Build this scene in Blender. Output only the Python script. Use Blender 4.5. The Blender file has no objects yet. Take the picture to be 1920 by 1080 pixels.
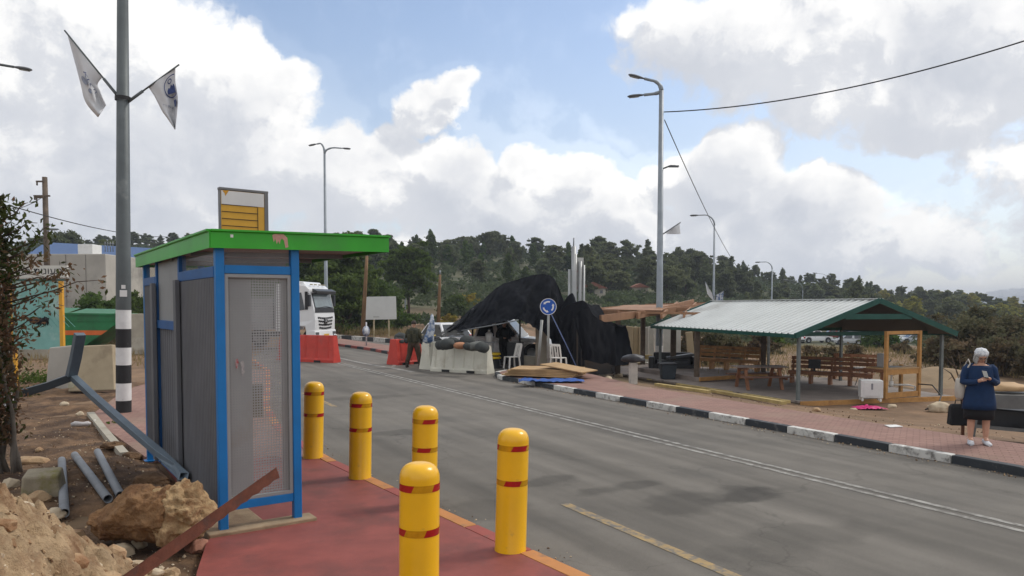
import bpy, bmesh, math, random
import numpy as np
from mathutils import Vector, Matrix, noise
from mathutils.geometry import tessellate_polygon
R = math.radians
random.seed(7)
rng = np.random.default_rng(7)
S = bpy.context.scene
C = S.collection

# ------------------------------------------------------------------ camera
EYE = 2.3; FPX = 1400.0; PYC = 634.0; PITCH = R(2.5)
cam = bpy.data.cameras.new("camera"); camo = bpy.data.objects.new("camera", cam); C.objects.link(camo)
camo.location = (0, 0, EYE); camo.rotation_euler = (R(90) - PITCH, 0, 0)
cam.sensor_width = 36; cam.lens = 36 * FPX / 1920; cam.shift_y = (PYC - 540) / 1920
cam.clip_end = 8000; cam.clip_start = 0.05
S.camera = camo
S.view_settings.view_transform = 'Standard'; S.view_settings.look = 'None'
S.view_settings.exposure = 0.2; S.view_settings.gamma = 1
S.view_settings.use_curve_mapping = False
S.render.engine = 'CYCLES'
S.cycles.max_bounces = 6; S.cycles.diffuse_bounces = 3; S.cycles.glossy_bounces = 3
S.cycles.transparent_max_bounces = 12; S.cycles.transmission_bounces = 4
S.cycles.sample_clamp_indirect = 4
S.cycles.use_denoising = True

def ray(px, py):
    a = (px - 960) / FPX; b = -(py - PYC) / FPX
    return Vector((a, math.cos(PITCH) + b * math.sin(PITCH), b * math.cos(PITCH) - math.sin(PITCH)))
def P(px, py, D):                     # the place at depth D
    r = ray(px, py); return Vector((0, 0, EYE)) + r * (D / r.y)
def G(px, py, z=0.0):                 # the place on the level z
    r = ray(px, py); return Vector((0, 0, EYE)) + r * ((z - EYE) / r.z)

# ------------------------------------------------------------------ sky, sun
SUN_EL, SUN_AZ = 47.0, 62.0          # azimuth measured from +Y towards +X
W = bpy.data.worlds.new("World"); S.world = W; W.use_nodes = True
nt = W.node_tree; nt.nodes.clear()
def wn(t, **k):
    n = nt.nodes.new(t)
    for a, b in k.items(): setattr(n, a, b)
    return n
def wm(op, a, b=None, c=None):
    n = wn('ShaderNodeMath', operation=op)
    for i, v in enumerate((a, b, c)):
        if v is None: continue
        if isinstance(v, (int, float)): n.inputs[i].default_value = v
        else: nt.links.new(v, n.inputs[i])
    return n.outputs[0]
def wv(op, a, b=None, c=None):
    n = wn('ShaderNodeVectorMath', operation=op)
    for i, v in enumerate((a, b, c)):
        if v is None: continue
        if isinstance(v, tuple): n.inputs[i].default_value = v
        else: nt.links.new(v, n.inputs[i])
    return n
tc = wn('ShaderNodeTexCoord')
sep = wn('ShaderNodeSeparateXYZ'); nt.links.new(tc.outputs['Generated'], sep.inputs[0])
az = wm('ARCTAN2', sep.outputs[0], sep.outputs[1])
el = wm('ARCSINE', sep.outputs[2])
comb = wn('ShaderNodeCombineXYZ'); nt.links.new(az, comb.inputs[0]); nt.links.new(el, comb.inputs[1])
base_p = comb.outputs[0]
def AE(px, py):
    r = ray(px, py).normalized(); return math.atan2(r.x, r.y), math.asin(r.z)
# cumulus banks, by direction: (px, py, half width, half height, weight)
BL = [(60, 90, 300, 170, .95), (250, 30, 120, 60, .6), (40, 330, 420, 190, 1.0), (300, 300, 260, 160, 1.0),
      (430, 170, 150, 95, .95), (535, 130, 60, 42, .7), (450, 260, 150, 120, 1.0), (590, 330, 190, 95, 1.0),
      (798, 212, 62, 38, .66), (862, 150, 40, 30, .6), (838, 178, 50, 34, .72), (735, 252, 55, 34, .6), (720, 300, 90, 60, .75), (830, 345, 150, 80, 1.0),
      (980, 325, 55, 50, .8), (1060, 335, 75, 52, .85), (1000, 400, 260, 80, 1.0), (1090, 390, 130, 50, .8),
      (1390, 300, 80, 62, .95), (1350, 350, 130, 80, 1.0), (1500, 365, 100, 48, .95), (1450, 420, 200, 80, 1.0), (1245, 325, 60, 34, .65),
      (1300, 90, 130, 62, .62), (1500, 70, 240, 120, .95), (1800, 105, 330, 135, .95), (1250, 430, 150, 60, .7), (1990, 330, 200, 120, .5),
      (1760, 460, 320, 70, .45), (1240, 30, 90, 30, .35), (350, 480, 700, 70, .85), (1000, 500, 800, 60, .7)]
mk = {}
def cloudgroup():
    g = bpy.data.node_groups.new("cloud_field", 'ShaderNodeTree')
    g.interface.new_socket('P', in_out='INPUT', socket_type='NodeSocketVector')
    g.interface.new_socket('D', in_out='OUTPUT', socket_type='NodeSocketFloat')
    gi = g.nodes.new('NodeGroupInput'); go = g.nodes.new('NodeGroupOutput')
    def vm(op, *v):
        n = g.nodes.new('ShaderNodeVectorMath'); n.operation = op
        for i, x in enumerate(v):
            if isinstance(x, tuple): n.inputs[i].default_value = x
            else: g.links.new(x, n.inputs[i])
        return n
    def fm(op, *v):
        n = g.nodes.new('ShaderNodeMath'); n.operation = op
        for i, x in enumerate(v):
            if isinstance(x, (int, float)): n.inputs[i].default_value = x
            else: g.links.new(x, n.inputs[i])
        return n.outputs[0]
    nz = g.nodes.new('ShaderNodeTexNoise'); nz.inputs['Scale'].default_value = 9; nz.inputs['Detail'].default_value = 7
    nz.inputs['Roughness'].default_value = .58
    g.links.new(gi.outputs[0], nz.inputs['Vector'])
    w = vm('SUBTRACT', nz.outputs['Color'], (.5, .5, .5))
    w = vm('MULTIPLY_ADD', w.outputs[0], (.10, .085, 0), gi.outputs[0])
    cur = None
    for (px, py, hw, hh, wt) in BL:
        a, e = AE(px, py); k = math.cos(a)
        sx, sy = FPX / hw / 1.12, FPX / hh / 1.12
        v = vm('MULTIPLY_ADD', w.outputs[0], (sx, sy, 0), (-a * sx, -e * sy, 0))
        q = vm('DOT_PRODUCT', v.outputs[0], v.outputs[0])
        f = fm('MULTIPLY_ADD', q.outputs['Value'], -wt, wt)
        cur = f if cur is None else fm('SMOOTH_MAX', cur, f, .25)
    # a broken sheet over the rest of the sky, behind and above the view
    sp = g.nodes.new('ShaderNodeSeparateXYZ'); g.links.new(gi.outputs[0], sp.inputs[0])
    aa = fm('ABSOLUTE', sp.outputs[0]); oa = fm('MULTIPLY', fm('SUBTRACT', aa, .75), 2.0)
    oe = fm('MULTIPLY', fm('SUBTRACT', sp.outputs[1], .48), 3.0)
    oo = fm('MINIMUM', fm('MAXIMUM', oa, oe), .45)
    cur = fm('MAXIMUM', cur, oo)
    cur = fm('MAXIMUM', cur, -.6)
    n2 = g.nodes.new('ShaderNodeTexNoise'); n2.inputs['Scale'].default_value = 13; n2.inputs['Detail'].default_value = 9
    n2.inputs['Roughness'].default_value = .6
    g.links.new(w.outputs[0], n2.inputs['Vector'])
    nn = fm('MULTIPLY', fm('SUBTRACT', n2.outputs['Fac'], .5), 1.5)
    g.links.new(fm('ADD', cur, nn), go.inputs[0])
    return g
CG = cloudgroup()
def cfield(p):
    n = wn('ShaderNodeGroup'); n.node_tree = CG; nt.links.new(p, n.inputs[0]); return n.outputs[0]
def mrange(v, a, b, c=0, d=1, smooth=True):
    n = wn('ShaderNodeMapRange'); n.interpolation_type = 'SMOOTHSTEP' if smooth else 'LINEAR'
    nt.links.new(v, n.inputs['Value'])
    for k, x in zip(('From Min', 'From Max', 'To Min', 'To Max'), (a, b, c, d)): n.inputs[k].default_value = x
    return n.outputs[0]
d0 = cfield(base_p)
d1 = cfield(wv('ADD', base_p, (.022, .030, 0)).outputs[0])
alpha = mrange(d0, -.03, .40)
lit = mrange(wm('SUBTRACT', d0, d1), -.32, .30)
big = wn('ShaderNodeTexNoise'); big.inputs['Scale'].default_value = 5.5; big.inputs['Detail'].default_value = 4
nt.links.new(base_p, big.inputs['Vector'])
thick = mrange(d0, .35, 1.25)
shade = wm('SUBTRACT', wm('ADD', wm('MULTIPLY', lit, .62), mrange(big.outputs['Fac'], .3, .72, .05, .5)), wm('MULTIPLY', thick, .30))
cr = wn('ShaderNodeValToRGB'); nt.links.new(shade, cr.inputs[0])
cr.color_ramp.elements[0].position = .02; cr.color_ramp.elements[0].color = (.56, .585, .64, 1)
cr.color_ramp.elements[1].position = .95; cr.color_ramp.elements[1].color = (1.08, 1.06, 1.02, 1)
e = cr.color_ramp.elements.new(.50); e.color = (.68, .695, .73, 1)
# nearer the horizon everything pales
sky = wn('ShaderNodeTexSky'); sky.sky_type = 'NISHITA'; sky.sun_disc = False
sky.sun_elevation = R(SUN_EL); sky.sun_rotation = R(SUN_AZ); sky.altitude = 600; sky.air_density = 1.0; sky.dust_density = 1.6; sky.ozone_density = 0.3
bg1 = wn('ShaderNodeBackground'); bg1.inputs[1].default_value = 0.15; nt.links.new(sky.outputs[0], bg1.inputs[0])
bg2 = wn('ShaderNodeBackground'); bg2.inputs[1].default_value = 1.0; nt.links.new(cr.outputs[0], bg2.inputs[0])
hz = mrange(el, .0, .40, .62, .07)
mist = wm('MAXIMUM', alpha, hz)
mx = wn('ShaderNodeMixShader'); nt.links.new(mist, mx.inputs[0]); nt.links.new(bg1.outputs[0], mx.inputs[1]); nt.links.new(bg2.outputs[0], mx.inputs[2])
wo = wn('ShaderNodeOutputWorld'); nt.links.new(mx.outputs[0], wo.inputs[0])
W.cycles.sampling_method = 'MANUAL'; W.cycles.sample_map_resolution = 512

sl = bpy.data.lights.new("sun", 'SUN'); sl.energy = 1.7; sl.angle = R(15); sl.color = (1, .95, .87)
so = bpy.data.objects.new("sun", sl); C.objects.link(so)
sv = Vector((math.sin(R(SUN_AZ)) * math.cos(R(SUN_EL)), math.cos(R(SUN_AZ)) * math.cos(R(SUN_EL)), math.sin(R(SUN_EL))))
so.rotation_euler = sv.to_track_quat('Z', 'Y').to_euler()

# ------------------------------------------------------------------ materials
MATS = {}
def M(name, col, rough=.6, metal=0.0, var=.12, scale=4.0, col2=None, amt=.5, scale2=None, bump=0.0, bscale=40.0, spec=.4, objrand=0.0, coat=0.0, dist=.02):
    if name in MATS: return MATS[name]
    m = bpy.data.materials.new(name); m.use_nodes = True; MATS[name] = m
    t = m.node_tree; bs = t.nodes['Principled BSDF']
    bs.inputs['Roughness'].default_value = rough; bs.inputs['Metallic'].default_value = metal
    bs.inputs['Specular IOR Level'].default_value = spec
    if coat: bs.inputs['Coat Weight'].default_value = coat; bs.inputs['Coat Roughness'].default_value = .15
    co = t.nodes.new('ShaderNodeTexCoord').outputs['Object']
    nz = t.nodes.new('ShaderNodeTexNoise'); nz.inputs['Scale'].default_value = scale; nz.inputs['Detail'].default_value = 6; nz.inputs['Roughness'].default_value = .6
    t.links.new(co, nz.inputs['Vector'])
    mixn = t.nodes.new('ShaderNodeMix'); mixn.data_type = 'RGBA'
    mr = t.nodes.new('ShaderNodeMapRange'); mr.inputs['From Min'].default_value = .3; mr.inputs['From Max'].default_value = .7
    t.links.new(nz.outputs['Fac'], mr.inputs['Value']); t.links.new(mr.outputs[0], mixn.inputs[0])
    mixn.inputs[6].default_value = tuple(c * (1 - var) for c in col) + (1,)
    mixn.inputs[7].default_value = tuple(min(1, c * (1 + var)) for c in col) + (1,)
    out = mixn.outputs[2]
    if col2 is not None:
        n2 = t.nodes.new('ShaderNodeTexNoise'); n2.inputs['Scale'].default_value = scale2 or scale * .45; n2.inputs['Detail'].default_value = 9; n2.inputs['Roughness'].default_value = .65
        ad = t.nodes.new('ShaderNodeVectorMath'); ad.operation = 'ADD'; ad.inputs[1].default_value = (11.3, 4.1, 7.7); t.links.new(co, ad.inputs[0])
        t.links.new(ad.outputs[0], n2.inputs['Vector'])
        r2 = t.nodes.new('ShaderNodeMapRange'); r2.inputs['From Min'].default_value = .68 - amt * .36; r2.inputs['From Max'].default_value = .80 - amt * .30
        t.links.new(n2.outputs['Fac'], r2.inputs['Value'])
        m2 = t.nodes.new('ShaderNodeMix'); m2.data_type = 'RGBA'; t.links.new(r2.outputs[0], m2.inputs[0]); t.links.new(out, m2.inputs[6]); m2.inputs[7].default_value = tuple(col2) + (1,)
        out = m2.outputs[2]
    if objrand:
        oi = t.nodes.new('ShaderNodeObjectInfo'); hs = t.nodes.new('ShaderNodeHueSaturation')
        r3 = t.nodes.new('ShaderNodeMapRange'); r3.inputs['To Min'].default_value = 1 - objrand; r3.inputs['To Max'].default_value = 1 + objrand
        t.links.new(oi.outputs['Random'], r3.inputs['Value']); t.links.new(r3.outputs[0], hs.inputs['Value'])
        r4 = t.nodes.new('ShaderNodeMapRange'); r4.inputs['To Min'].default_value = .5 - objrand * .06; r4.inputs['To Max'].default_value = .5 + objrand * .06
        mu = t.nodes.new('ShaderNodeMath'); mu.operation = 'FRACT'; m7 = t.nodes.new('ShaderNodeMath'); m7.operation = 'MULTIPLY'; m7.inputs[1].default_value = 7.31
        t.links.new(oi.outputs['Random'], m7.inputs[0]); t.links.new(m7.outputs[0], mu.inputs[0]); t.links.new(mu.outputs[0], r4.inputs['Value']); t.links.new(r4.outputs[0], hs.inputs['Hue'])
        t.links.new(out, hs.inputs['Color']); out = hs.outputs[0]
    t.links.new(out, bs.inputs['Base Color'])
    if bump:
        nb = t.nodes.new('ShaderNodeTexNoise'); nb.inputs['Scale'].default_value = bscale; nb.inputs['Detail'].default_value = 7; nb.inputs['Roughness'].default_value = .65
        t.links.new(co, nb.inputs['Vector'])
        b = t.nodes.new('ShaderNodeBump'); b.inputs['Strength'].default_value = bump; b.inputs['Distance'].default_value = dist
        t.links.new(nb.outputs['Fac'], b.inputs['Height']); t.links.new(b.outputs[0], bs.inputs['Normal'])
    return m
def nodes_of(m): return m.node_tree, m.node_tree.nodes['Principled BSDF']

# ------------------------------------------------------------------ mesh helpers
class MB:
    def __init__(s): s.v = []; s.f = []; s.mi = []; s.cur = 0; s.sm = []
    def add(s, vs, fs, smooth=False):
        o = len(s.v); s.v += [Vector(p) for p in vs]
        for f in fs: s.f.append([o + i for i in f]); s.mi.append(s.cur); s.sm.append(smooth)
        return s
    def box(s, c, size, rot=None, taper=1.0):
        hx, hy, hz = (k / 2 for k in size); vs = []
        for z, k in ((-hz, 1.0), (hz, taper)):
            for x, y in ((-hx, -hy), (hx, -hy), (hx, hy), (-hx, hy)): vs.append(Vector((x * k, y * k, z)))
        if rot is not None: vs = [rot @ q for q in vs]
        c = Vector(c)
        return s.add([q + c for q in vs], [(3, 2, 1, 0), (4, 5, 6, 7), (0, 1, 5, 4), (1, 2, 6, 5), (2, 3, 7, 6), (3, 0, 4, 7)])
    def beam(s, a, b, w, h, up=(0, 0, 1)):
        a = Vector(a); b = Vector(b); d = b - a; L = d.length; d.normalize(); up = Vector(up)
        if abs(d.dot(up)) > .98: up = Vector((0, 1, 0))
        x = d.cross(up).normalized(); z = x.cross(d).normalized()
        return s.box((a + b) / 2, (w, L, h), Matrix((x, d, z)).transposed())
    def tube(s, pts, rad, n=10, cap=True, ell=1.0):
        pts = [Vector(p) for p in pts]; k = len(pts)
        if isinstance(rad, (int, float)): rad = [rad] * k
        vs = []; fs = []; prev = None
        for i, p in enumerate(pts):
            d = (pts[min(i + 1, k - 1)] - pts[max(i - 1, 0)])
            d = d.normalized() if d.length > 1e-9 else Vector((0, 0, 1))
            if prev is None:
                a = Vector((1, 0, 0)) if abs(d.x) < .9 else Vector((0, 1, 0)); x = (a - d * a.dot(d)).normalized()
            else: x = (prev - d * prev.dot(d)).normalized()
            prev = x; y = d.cross(x)
            for j in range(n):
                t = 2 * math.pi * j / n; vs.append(p + (x * math.cos(t) + y * math.sin(t) * ell) * rad[i])
        for i in range(k - 1):
            for j in range(n):
                fs.append((i * n + j, i * n + (j + 1) % n, (i + 1) * n + (j + 1) % n, (i + 1) * n + j))
        s.add(vs, fs, True)
        if cap: s.add(vs[:n], [tuple(reversed(range(n)))]); s.add(vs[-n:], [tuple(range(n))])
        return s
    def lathe(s, prof, c=(0, 0, 0), n=24, smooth=True):
        c = Vector(c); vs = []; fs = []
        for r, z in prof:
            for j in range(n):
                t = 2 * math.pi * j / n; vs.append(c + Vector((r * math.cos(t), r * math.sin(t), z)))
        for i in range(len(prof) - 1):
            for j in range(n): fs.append((i * n + j, i * n + (j + 1) % n, (i + 1) * n + (j + 1) % n, (i + 1) * n + j))
        return s.add(vs, fs, smooth)
    def loft(s, rings, smooth=True, cap=True):
        n = len(rings[0]); vs = [p for r in rings for p in r]; fs = []
        for i in range(len(rings) - 1):
            for j in range(n): fs.append((i * n + j, i * n + (j + 1) % n, (i + 1) * n + (j + 1) % n, (i + 1) * n + j))
        s.add(vs, fs, smooth)
        if cap: s.add(rings[0], [tuple(reversed(range(n)))]); s.add(rings[-1], [tuple(range(n))])
        return s
    def grid(s, rows, smooth=True, closed=False):
        m = len(rows[0]); fs = []
        for i in range(len(rows) - 1):
            for j in range(m - 1): fs.append((i * m + j, i * m + j + 1, (i + 1) * m + j + 1, (i + 1) * m + j))
        return s.add([p for r in rows for p in r], fs, smooth)
    def prism(s, poly, z0, z1):          # poly list of (x,y) CCW
        n = len(poly); vs = [(x, y, z0) for x, y in poly] + [(x, y, z1) for x, y in poly]
        s.add(vs, [(j, (j + 1) % n, n + (j + 1) % n, n + j) for j in range(n)])
        tr = tessellate_polygon([[Vector((x, y, 0)) for x, y in poly]])
        fs = []
        for a, b, c in tr:
            pa, pb, pc = (Vector(poly[i]) for i in (a, b, c))
            if (pb - pa).cross(pc - pa) < 0: a, c = c, a
            fs.append((n + a, n + b, n + c)); fs.append((c, b, a))
        return s.add(vs, fs)
    def sheet(s, poly, z):
        tr = tessellate_polygon([[Vector((x, y, 0)) for x, y in poly]]); fs = []
        for a, b, c in tr:
            pa, pb, pc = (Vector(poly[i]) for i in (a, b, c))
            if (pb - pa).cross(pc - pa) < 0: a, c = c, a
            fs.append((a, b, c))
        return s.add([(x, y, z) for x, y in poly], fs)
    def ext(s, poly, axis, a, b):        # outline in the two other axes, thickness from a to b
        mp = {'x': lambda u, v, w: (w, u, v), 'y': lambda u, v, w: (u, w, v), 'z': lambda u, v, w: (u, v, w)}[axis]
        n = len(poly); vs = [mp(u, v, a) for u, v in poly] + [mp(u, v, b) for u, v in poly]
        s.add(vs, [(j, (j + 1) % n, n + (j + 1) % n, n + j) for j in range(n)])
        tr = tessellate_polygon([[Vector((u, v, 0)) for u, v in poly]])
        return s.add(vs, [tuple(n + i for i in t) for t in tr] + [tuple(reversed(t)) for t in tr])
    def blob(s, c, r, sub=3, amp=.2, freq=1.5, seed=0, flat=None, ridged=False):
        bm = bmesh.new(); bmesh.ops.create_icosphere(bm, subdivisions=sub, radius=1)
        c = Vector(c); r = Vector(r if not isinstance(r, (int, float)) else (r, r, r)); vs = []
        off = Vector((seed * 13.7, seed * 5.1, seed * 9.3))
        for v in bm.verts:
            d = v.co.normalized(); k = 1 + amp * noise.fractal(d * freq + off, 1.0, 2.0, 4)
            if ridged: k += amp * .5 * abs(noise.noise(d * freq * 2.2 + off))
            q = Vector((d.x * r.x * k, d.y * r.y * k, d.z * r.z * k))
            if flat is not None and q.z < flat: q.z = flat
            vs.append(c + q)
        fs = [[v.index for v in f.verts] for f in bm.faces]; bm.free()
        return s.add(vs, fs, True)
    def xf(s, mat):
        s.v = [mat @ p for p in s.v]; return s
    def obj(s, name, mats, parent=None, world=False, bevel=0.0, flat=False, loc=None, rotz=0.0, autosmooth=True):
        vs = s.v
        if world and parent is not None:
            mw = Matrix.Identity(4); q_ = parent
            while q_ is not None: mw = Matrix.Translation(q_.location) @ q_.rotation_euler.to_matrix().to_4x4() @ mw; q_ = q_.parent
            inv = mw.inverted()
            vs = [inv @ p for p in vs]
        if loc is not None and parent is None and world:
            vs = [p - Vector(loc) for p in vs]
        me = bpy.data.meshes.new(name); me.from_pydata([tuple(p) for p in vs], [], s.f)
        ms = mats if isinstance(mats, (list, tuple)) else [mats]
        for m in ms: me.materials.append(m)
        me.polygons.foreach_set('material_index', s.mi); me.polygons.foreach_set('use_smooth', s.sm)
        bm = bmesh.new(); bm.from_mesh(me); bmesh.ops.remove_doubles(bm, verts=bm.verts, dist=1e-5); bmesh.ops.recalc_face_normals(bm, faces=bm.faces); bm.to_mesh(me); bm.free()
        o = bpy.data.objects.new(name, me); C.objects.link(o)
        if parent is not None: o.parent = parent
        if loc is not None: o.location = loc
        if rotz: o.rotation_euler.z = rotz
        if bevel:
            b = o.modifiers.new('bevel', 'BEVEL'); b.width = bevel; b.segments = 2; b.limit_method = 'ANGLE'; b.angle_limit = R(40)
        return o
def tag(o, label, cat, group=None, kind=None):
    o['label'] = label; o['category'] = cat
    if group: o['group'] = group
    if kind: o['kind'] = kind
    return o
def thing(name, label, cat, loc=(0, 0, 0), rotz=0.0, group=None):
    o = bpy.data.objects.new(name, None); o.empty_display_size = .2; C.objects.link(o)
    o.location = loc; o.rotation_euler = (0, 0, rotz)
    return tag(o, label, cat, group)
def struct(o): o['kind'] = 'structure'; return o
def kids(o): return [c for c in bpy.data.objects if c.parent == o]
KID = {}
def dup(root, loc, rotz=0.0, label=None, scale=None):
    if root not in KID: KID[root] = [(c, kids(c)) for c in kids(root)]
    r = root.copy(); C.objects.link(r); r.location = loc; r.rotation_euler = (0, 0, rotz)
    if scale is not None: r.scale = scale if not isinstance(scale, (int, float)) else (scale,) * 3
    if label: r['label'] = label
    for c, gs in KID[root]:
        d = c.copy(); C.objects.link(d); d.parent = r
        for g in gs: q = g.copy(); C.objects.link(q); q.parent = d
    return r
def text_geo(txt, size=1.0, align='CENTER'):
    cu = bpy.data.curves.new('lettering', 'FONT'); cu.body = txt; cu.size = size; cu.align_x = align; cu.align_y = 'CENTER'
    ob = bpy.data.objects.new('lettering', cu); C.objects.link(ob)
    dg = bpy.context.evaluated_depsgraph_get(); dg.update(); me = ob.evaluated_get(dg).to_mesh()
    vs = [v.co.copy() for v in me.vertices]; fs = [list(p.vertices) for p in me.polygons]
    ob.evaluated_get(dg).to_mesh_clear(); bpy.data.objects.remove(ob); bpy.data.curves.remove(cu)
    return vs, fs
def sm(a, b, x):
    t = min(1.0, max(0.0, (x - a) / (b - a))); return t * t * (3 - 2 * t)
def lerp_tab(tab, x):
    if x <= tab[0][0]: return tab[0][1]
    for (x0, y0), (x1, y1) in zip(tab, tab[1:]):
        if x <= x1: return y0 + (y1 - y0) * (x - x0) / (x1 - x0)
    return tab[-1][1]
RD = Vector((-.482, .876, 0)); RN = Vector((.876, .482, 0))      # along the road / across it
def SN(s, n, z=0.0): q = RD * s + RN * n; return Vector((q.x, q.y, z))
# ------------------------------------------------------------------ palette
steel = M('galvanised_steel', (.20, .215, .23), .5, .45, .18, 3, bump=.05)
polegrey = M('grey_pole_paint', (.105, .12, .125), .55, .25, .15, 2.5, col2=(.2, .21, .21), amt=.3)
polelight = M('zinc_pole', (.25, .28, .31), .5, .35, .15, 2.5)
bluep = M('blue_paint', (.004, .155, .44), .42, 0, .12, 3, col2=(.05, .18, .42), amt=.25, bump=.05, bscale=60)
bluedk = M('blue_paint_dull', (.008, .09, .28), .5, 0, .14, 3, col2=(.05, .12, .26), amt=.35)
greenp = M('green_fascia_paint', (.035, .36, .022), .38, 0, .14, 2, col2=(.05, .28, .04), amt=.35, bump=.06, bscale=25)
greyp = M('grey_sheet_paint', (.285, .295, .30), .55, .1, .10, 2.2, col2=(.26, .26, .25), amt=.35, bump=.04)
darkgrey = M('charcoal_sheet_paint', (.125, .13, .145), .55, .1, .14, 2.0, col2=(.13, .135, .14), amt=.35, bump=.05)
yellowp = M('yellow_bollard_paint', (.80, .435, .004), .33, 0, .06, 3, col2=(.56, .31, .03), amt=.20, scale2=7, coat=.3, bump=.03, bscale=30)
redband = M('red_reflective_band', (.38, .012, .012), .25, .1, .12, 20)
goldband = M('gold_reflective_band', (.62, .32, .01), .18, .35, .15, 20)
white = M('white_paint', (.72, .72, .71), .5, 0, .06, 4, col2=(.55, .54, .5), amt=.25)
whitegl = M('white_car_paint', (.74, .75, .76), .22, 0, .03, 2, coat=.5)
black = M('black_paint', (.012, .012, .013), .5, 0, .2, 4, col2=(.04, .038, .035), amt=.3)
rubber = M('black_rubber', (.02, .02, .021), .75, 0, .25, 10, bump=.1)
glassd = M('dark_window_glass', (.018, .024, .03), .05, 0, .1, 3, spec=.9)
glassl = M('pale_windscreen_glass', (.16, .2, .21), .06, 0, .3, 1.2, spec=.9)
plywood = M('plywood', (.40, .26, .13), .7, 0, .16, 3, col2=(.3, .19, .09), amt=.4, bump=.06)
pine = M('yellow_pine_timber', (.45, .235, .075), .62, 0, .2, 5, col2=(.33, .16, .05), amt=.4, bump=.08)
pineyel = M('pale_yellow_timber', (.42, .32, .13), .7, 0, .22, 4, col2=(.28, .2, .08), amt=.4, bump=.1)
redwood = M('stained_wood', (.28, .125, .062), .6, 0, .22, 5, col2=(.12, .05, .025), amt=.4, bump=.08)
benchw = M('orange_bench_wood', (.48, .25, .10), .6, 0, .2, 5, col2=(.2, .09, .035), amt=.4, bump=.08)
oldwood = M('weathered_post_wood', (.10, .075, .055), .8, 0, .25, 5, col2=(.16, .12, .085), amt=.4, bump=.15)
pergw = M('raw_pergola_timber', (.29, .155, .085), .68, 0, .2, 3, col2=(.25, .13, .07), amt=.45, bump=.08)
teal = M('teal_board_paint', (.20, .42, .385), .55, 0, .12, 2, col2=(.42, .56, .52), amt=.5)
pavgreen = M('dark_green_trim', (.012, .075, .06), .4, .1, .15, 3)
barred = M('red_barrier_plastic', (.50, .045, .03), .5, 0, .14, 2.5, col2=(.38, .06, .05), amt=.35)
barwhite = M('white_barrier_plastic', (.60, .585, .50), .55, 0, .08, 2, col2=(.42, .38, .30), amt=.35, bump=.05)
concrete = M('concrete', (.36, .33, .27), .85, 0, .14, 2, col2=(.25, .22, .17), amt=.45, bump=.15)
concgrey = M('grey_concrete', (.42, .40, .36), .85, 0, .12, .8, col2=(.24, .23, .21), amt=.45, bump=.1, bscale=8)
sandbag = M('sandbag_cloth', (.045, .05, .05), .85, 0, .2, 5, col2=(.10, .10, .09), amt=.4, bump=.2)
sandtan = M('tan_bag_cloth', (.36, .17, .09), .8, 0, .2, 5, bump=.2)
plastw = M('white_plastic', (.70, .69, .66), .4, 0, .05, 5)
plastk = M('black_plastic', (.018, .02, .024), .45, 0, .2, 5)
plastb = M('bin_plastic', (.03, .04, .05), .5, 0, .2, 4)
bluetarp = M('blue_tarp', (.02, .08, .32), .45, 0, .3, 6, bump=.2)
pink = M('pink_plastic_bag', (.55, .02, .17), .4, 0, .3, 6, bump=.3)
skin = M('skin', (.52, .29, .20), .5, 0, .06, 12)
hairg = M('grey_hair', (.42, .41, .39), .7, 0, .2, 40, bump=.4, bscale=120)
scarf = M('white_patterned_scarf', (.62, .63, .65), .8, 0, .12, 14, col2=(.24, .27, .33), amt=.5, scale2=28, bump=.3, bscale=60)
tunic = M('blue_knit', (.004, .024, .078), .85, 0, .18, 8, bump=.2, bscale=160)
skirtm = M('black_cloth', (.008, .008, .010), .85, 0, .2, 6)
olive = M('olive_uniform', (.05, .046, .024), .85, 0, .25, 6, bump=.2)
olivedk = M('dark_olive_vest', (.032, .034, .02), .85, 0, .3, 9, bump=.3)
browntr = M('brown_trousers', (.055, .034, .02), .85, 0, .22, 6, bump=.2)
bone = M('cream_bag_cloth', (.46, .42, .37), .8, 0, .08, 6)
orangep = M('orange_paint', (.62, .13, .02), .5, 0, .12, 3)
skipgreen = M('green_skip_paint', (.012, .17, .055), .5, 0, .2, 1.5, col2=(.02, .11, .04), amt=.4, bump=.05)
yelloww = M('amber_post_paint', (.66, .33, .03), .5, 0, .1, 4)
rust = M('rusty_steel', (.135, .048, .03), .9, 0, .25, 14, col2=(.09, .045, .035), amt=.45, scale2=6, bump=.25, bscale=60)
bluesteel = M('blue_grey_steel', (.13, .17, .21), .5, .3, .15, 3, col2=(.2, .22, .23), amt=.3)
pvc = M('grey_pvc_pipe', (.21, .225, .25), .5, 0, .1, 5, col2=(.16, .155, .15), amt=.35)
rock = M('tan_rock', (.42, .29, .17), .9, 0, .25, 5, col2=(.26, .14, .07), amt=.5, bump=.6, bscale=22, dist=.03)
rockw = M('pale_limestone', (.52, .43, .31), .9, 0, .18, 6, col2=(.36, .25, .15), amt=.45, bump=.5, bscale=25, dist=.02)
clod = M('earth_and_concrete_lump', (.27, .15, .07), .95, 0, .3, 7, col2=(.17, .08, .035), amt=.55, scale2=4, bump=1.0, bscale=26, dist=.05)
foil = M('crumpled_film', (.5, .5, .5), .3, .2, .3, 20, col2=(.08, .08, .09), amt=.55, bump=.8, bscale=30)
bark = M('brown_bark', (.085, .06, .042), .9, 0, .25, 6, bump=.5, bscale=25)
barkg = M('grey_bark', (.18, .155, .13), .9, 0, .25, 5, bump=.5, bscale=20)
wire = M('black_cable', (.015, .015, .016), .6)
flagw = M('white_flag_cloth', (.62, .63, .65), .75, 0, .05, 3)
inkblue = M('navy_ink', (.03, .05, .16), .7, 0, .2, 10)
inkgrey = M('grey_ink', (.25, .28, .36), .7, 0, .2, 10)
signblue = M('road_sign_blue', (.006, .085, .42), .35, 0, .06, 4)
greybk = M('sign_back_grey', (.34, .36, .37), .5, .2, .08, 4)
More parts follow.
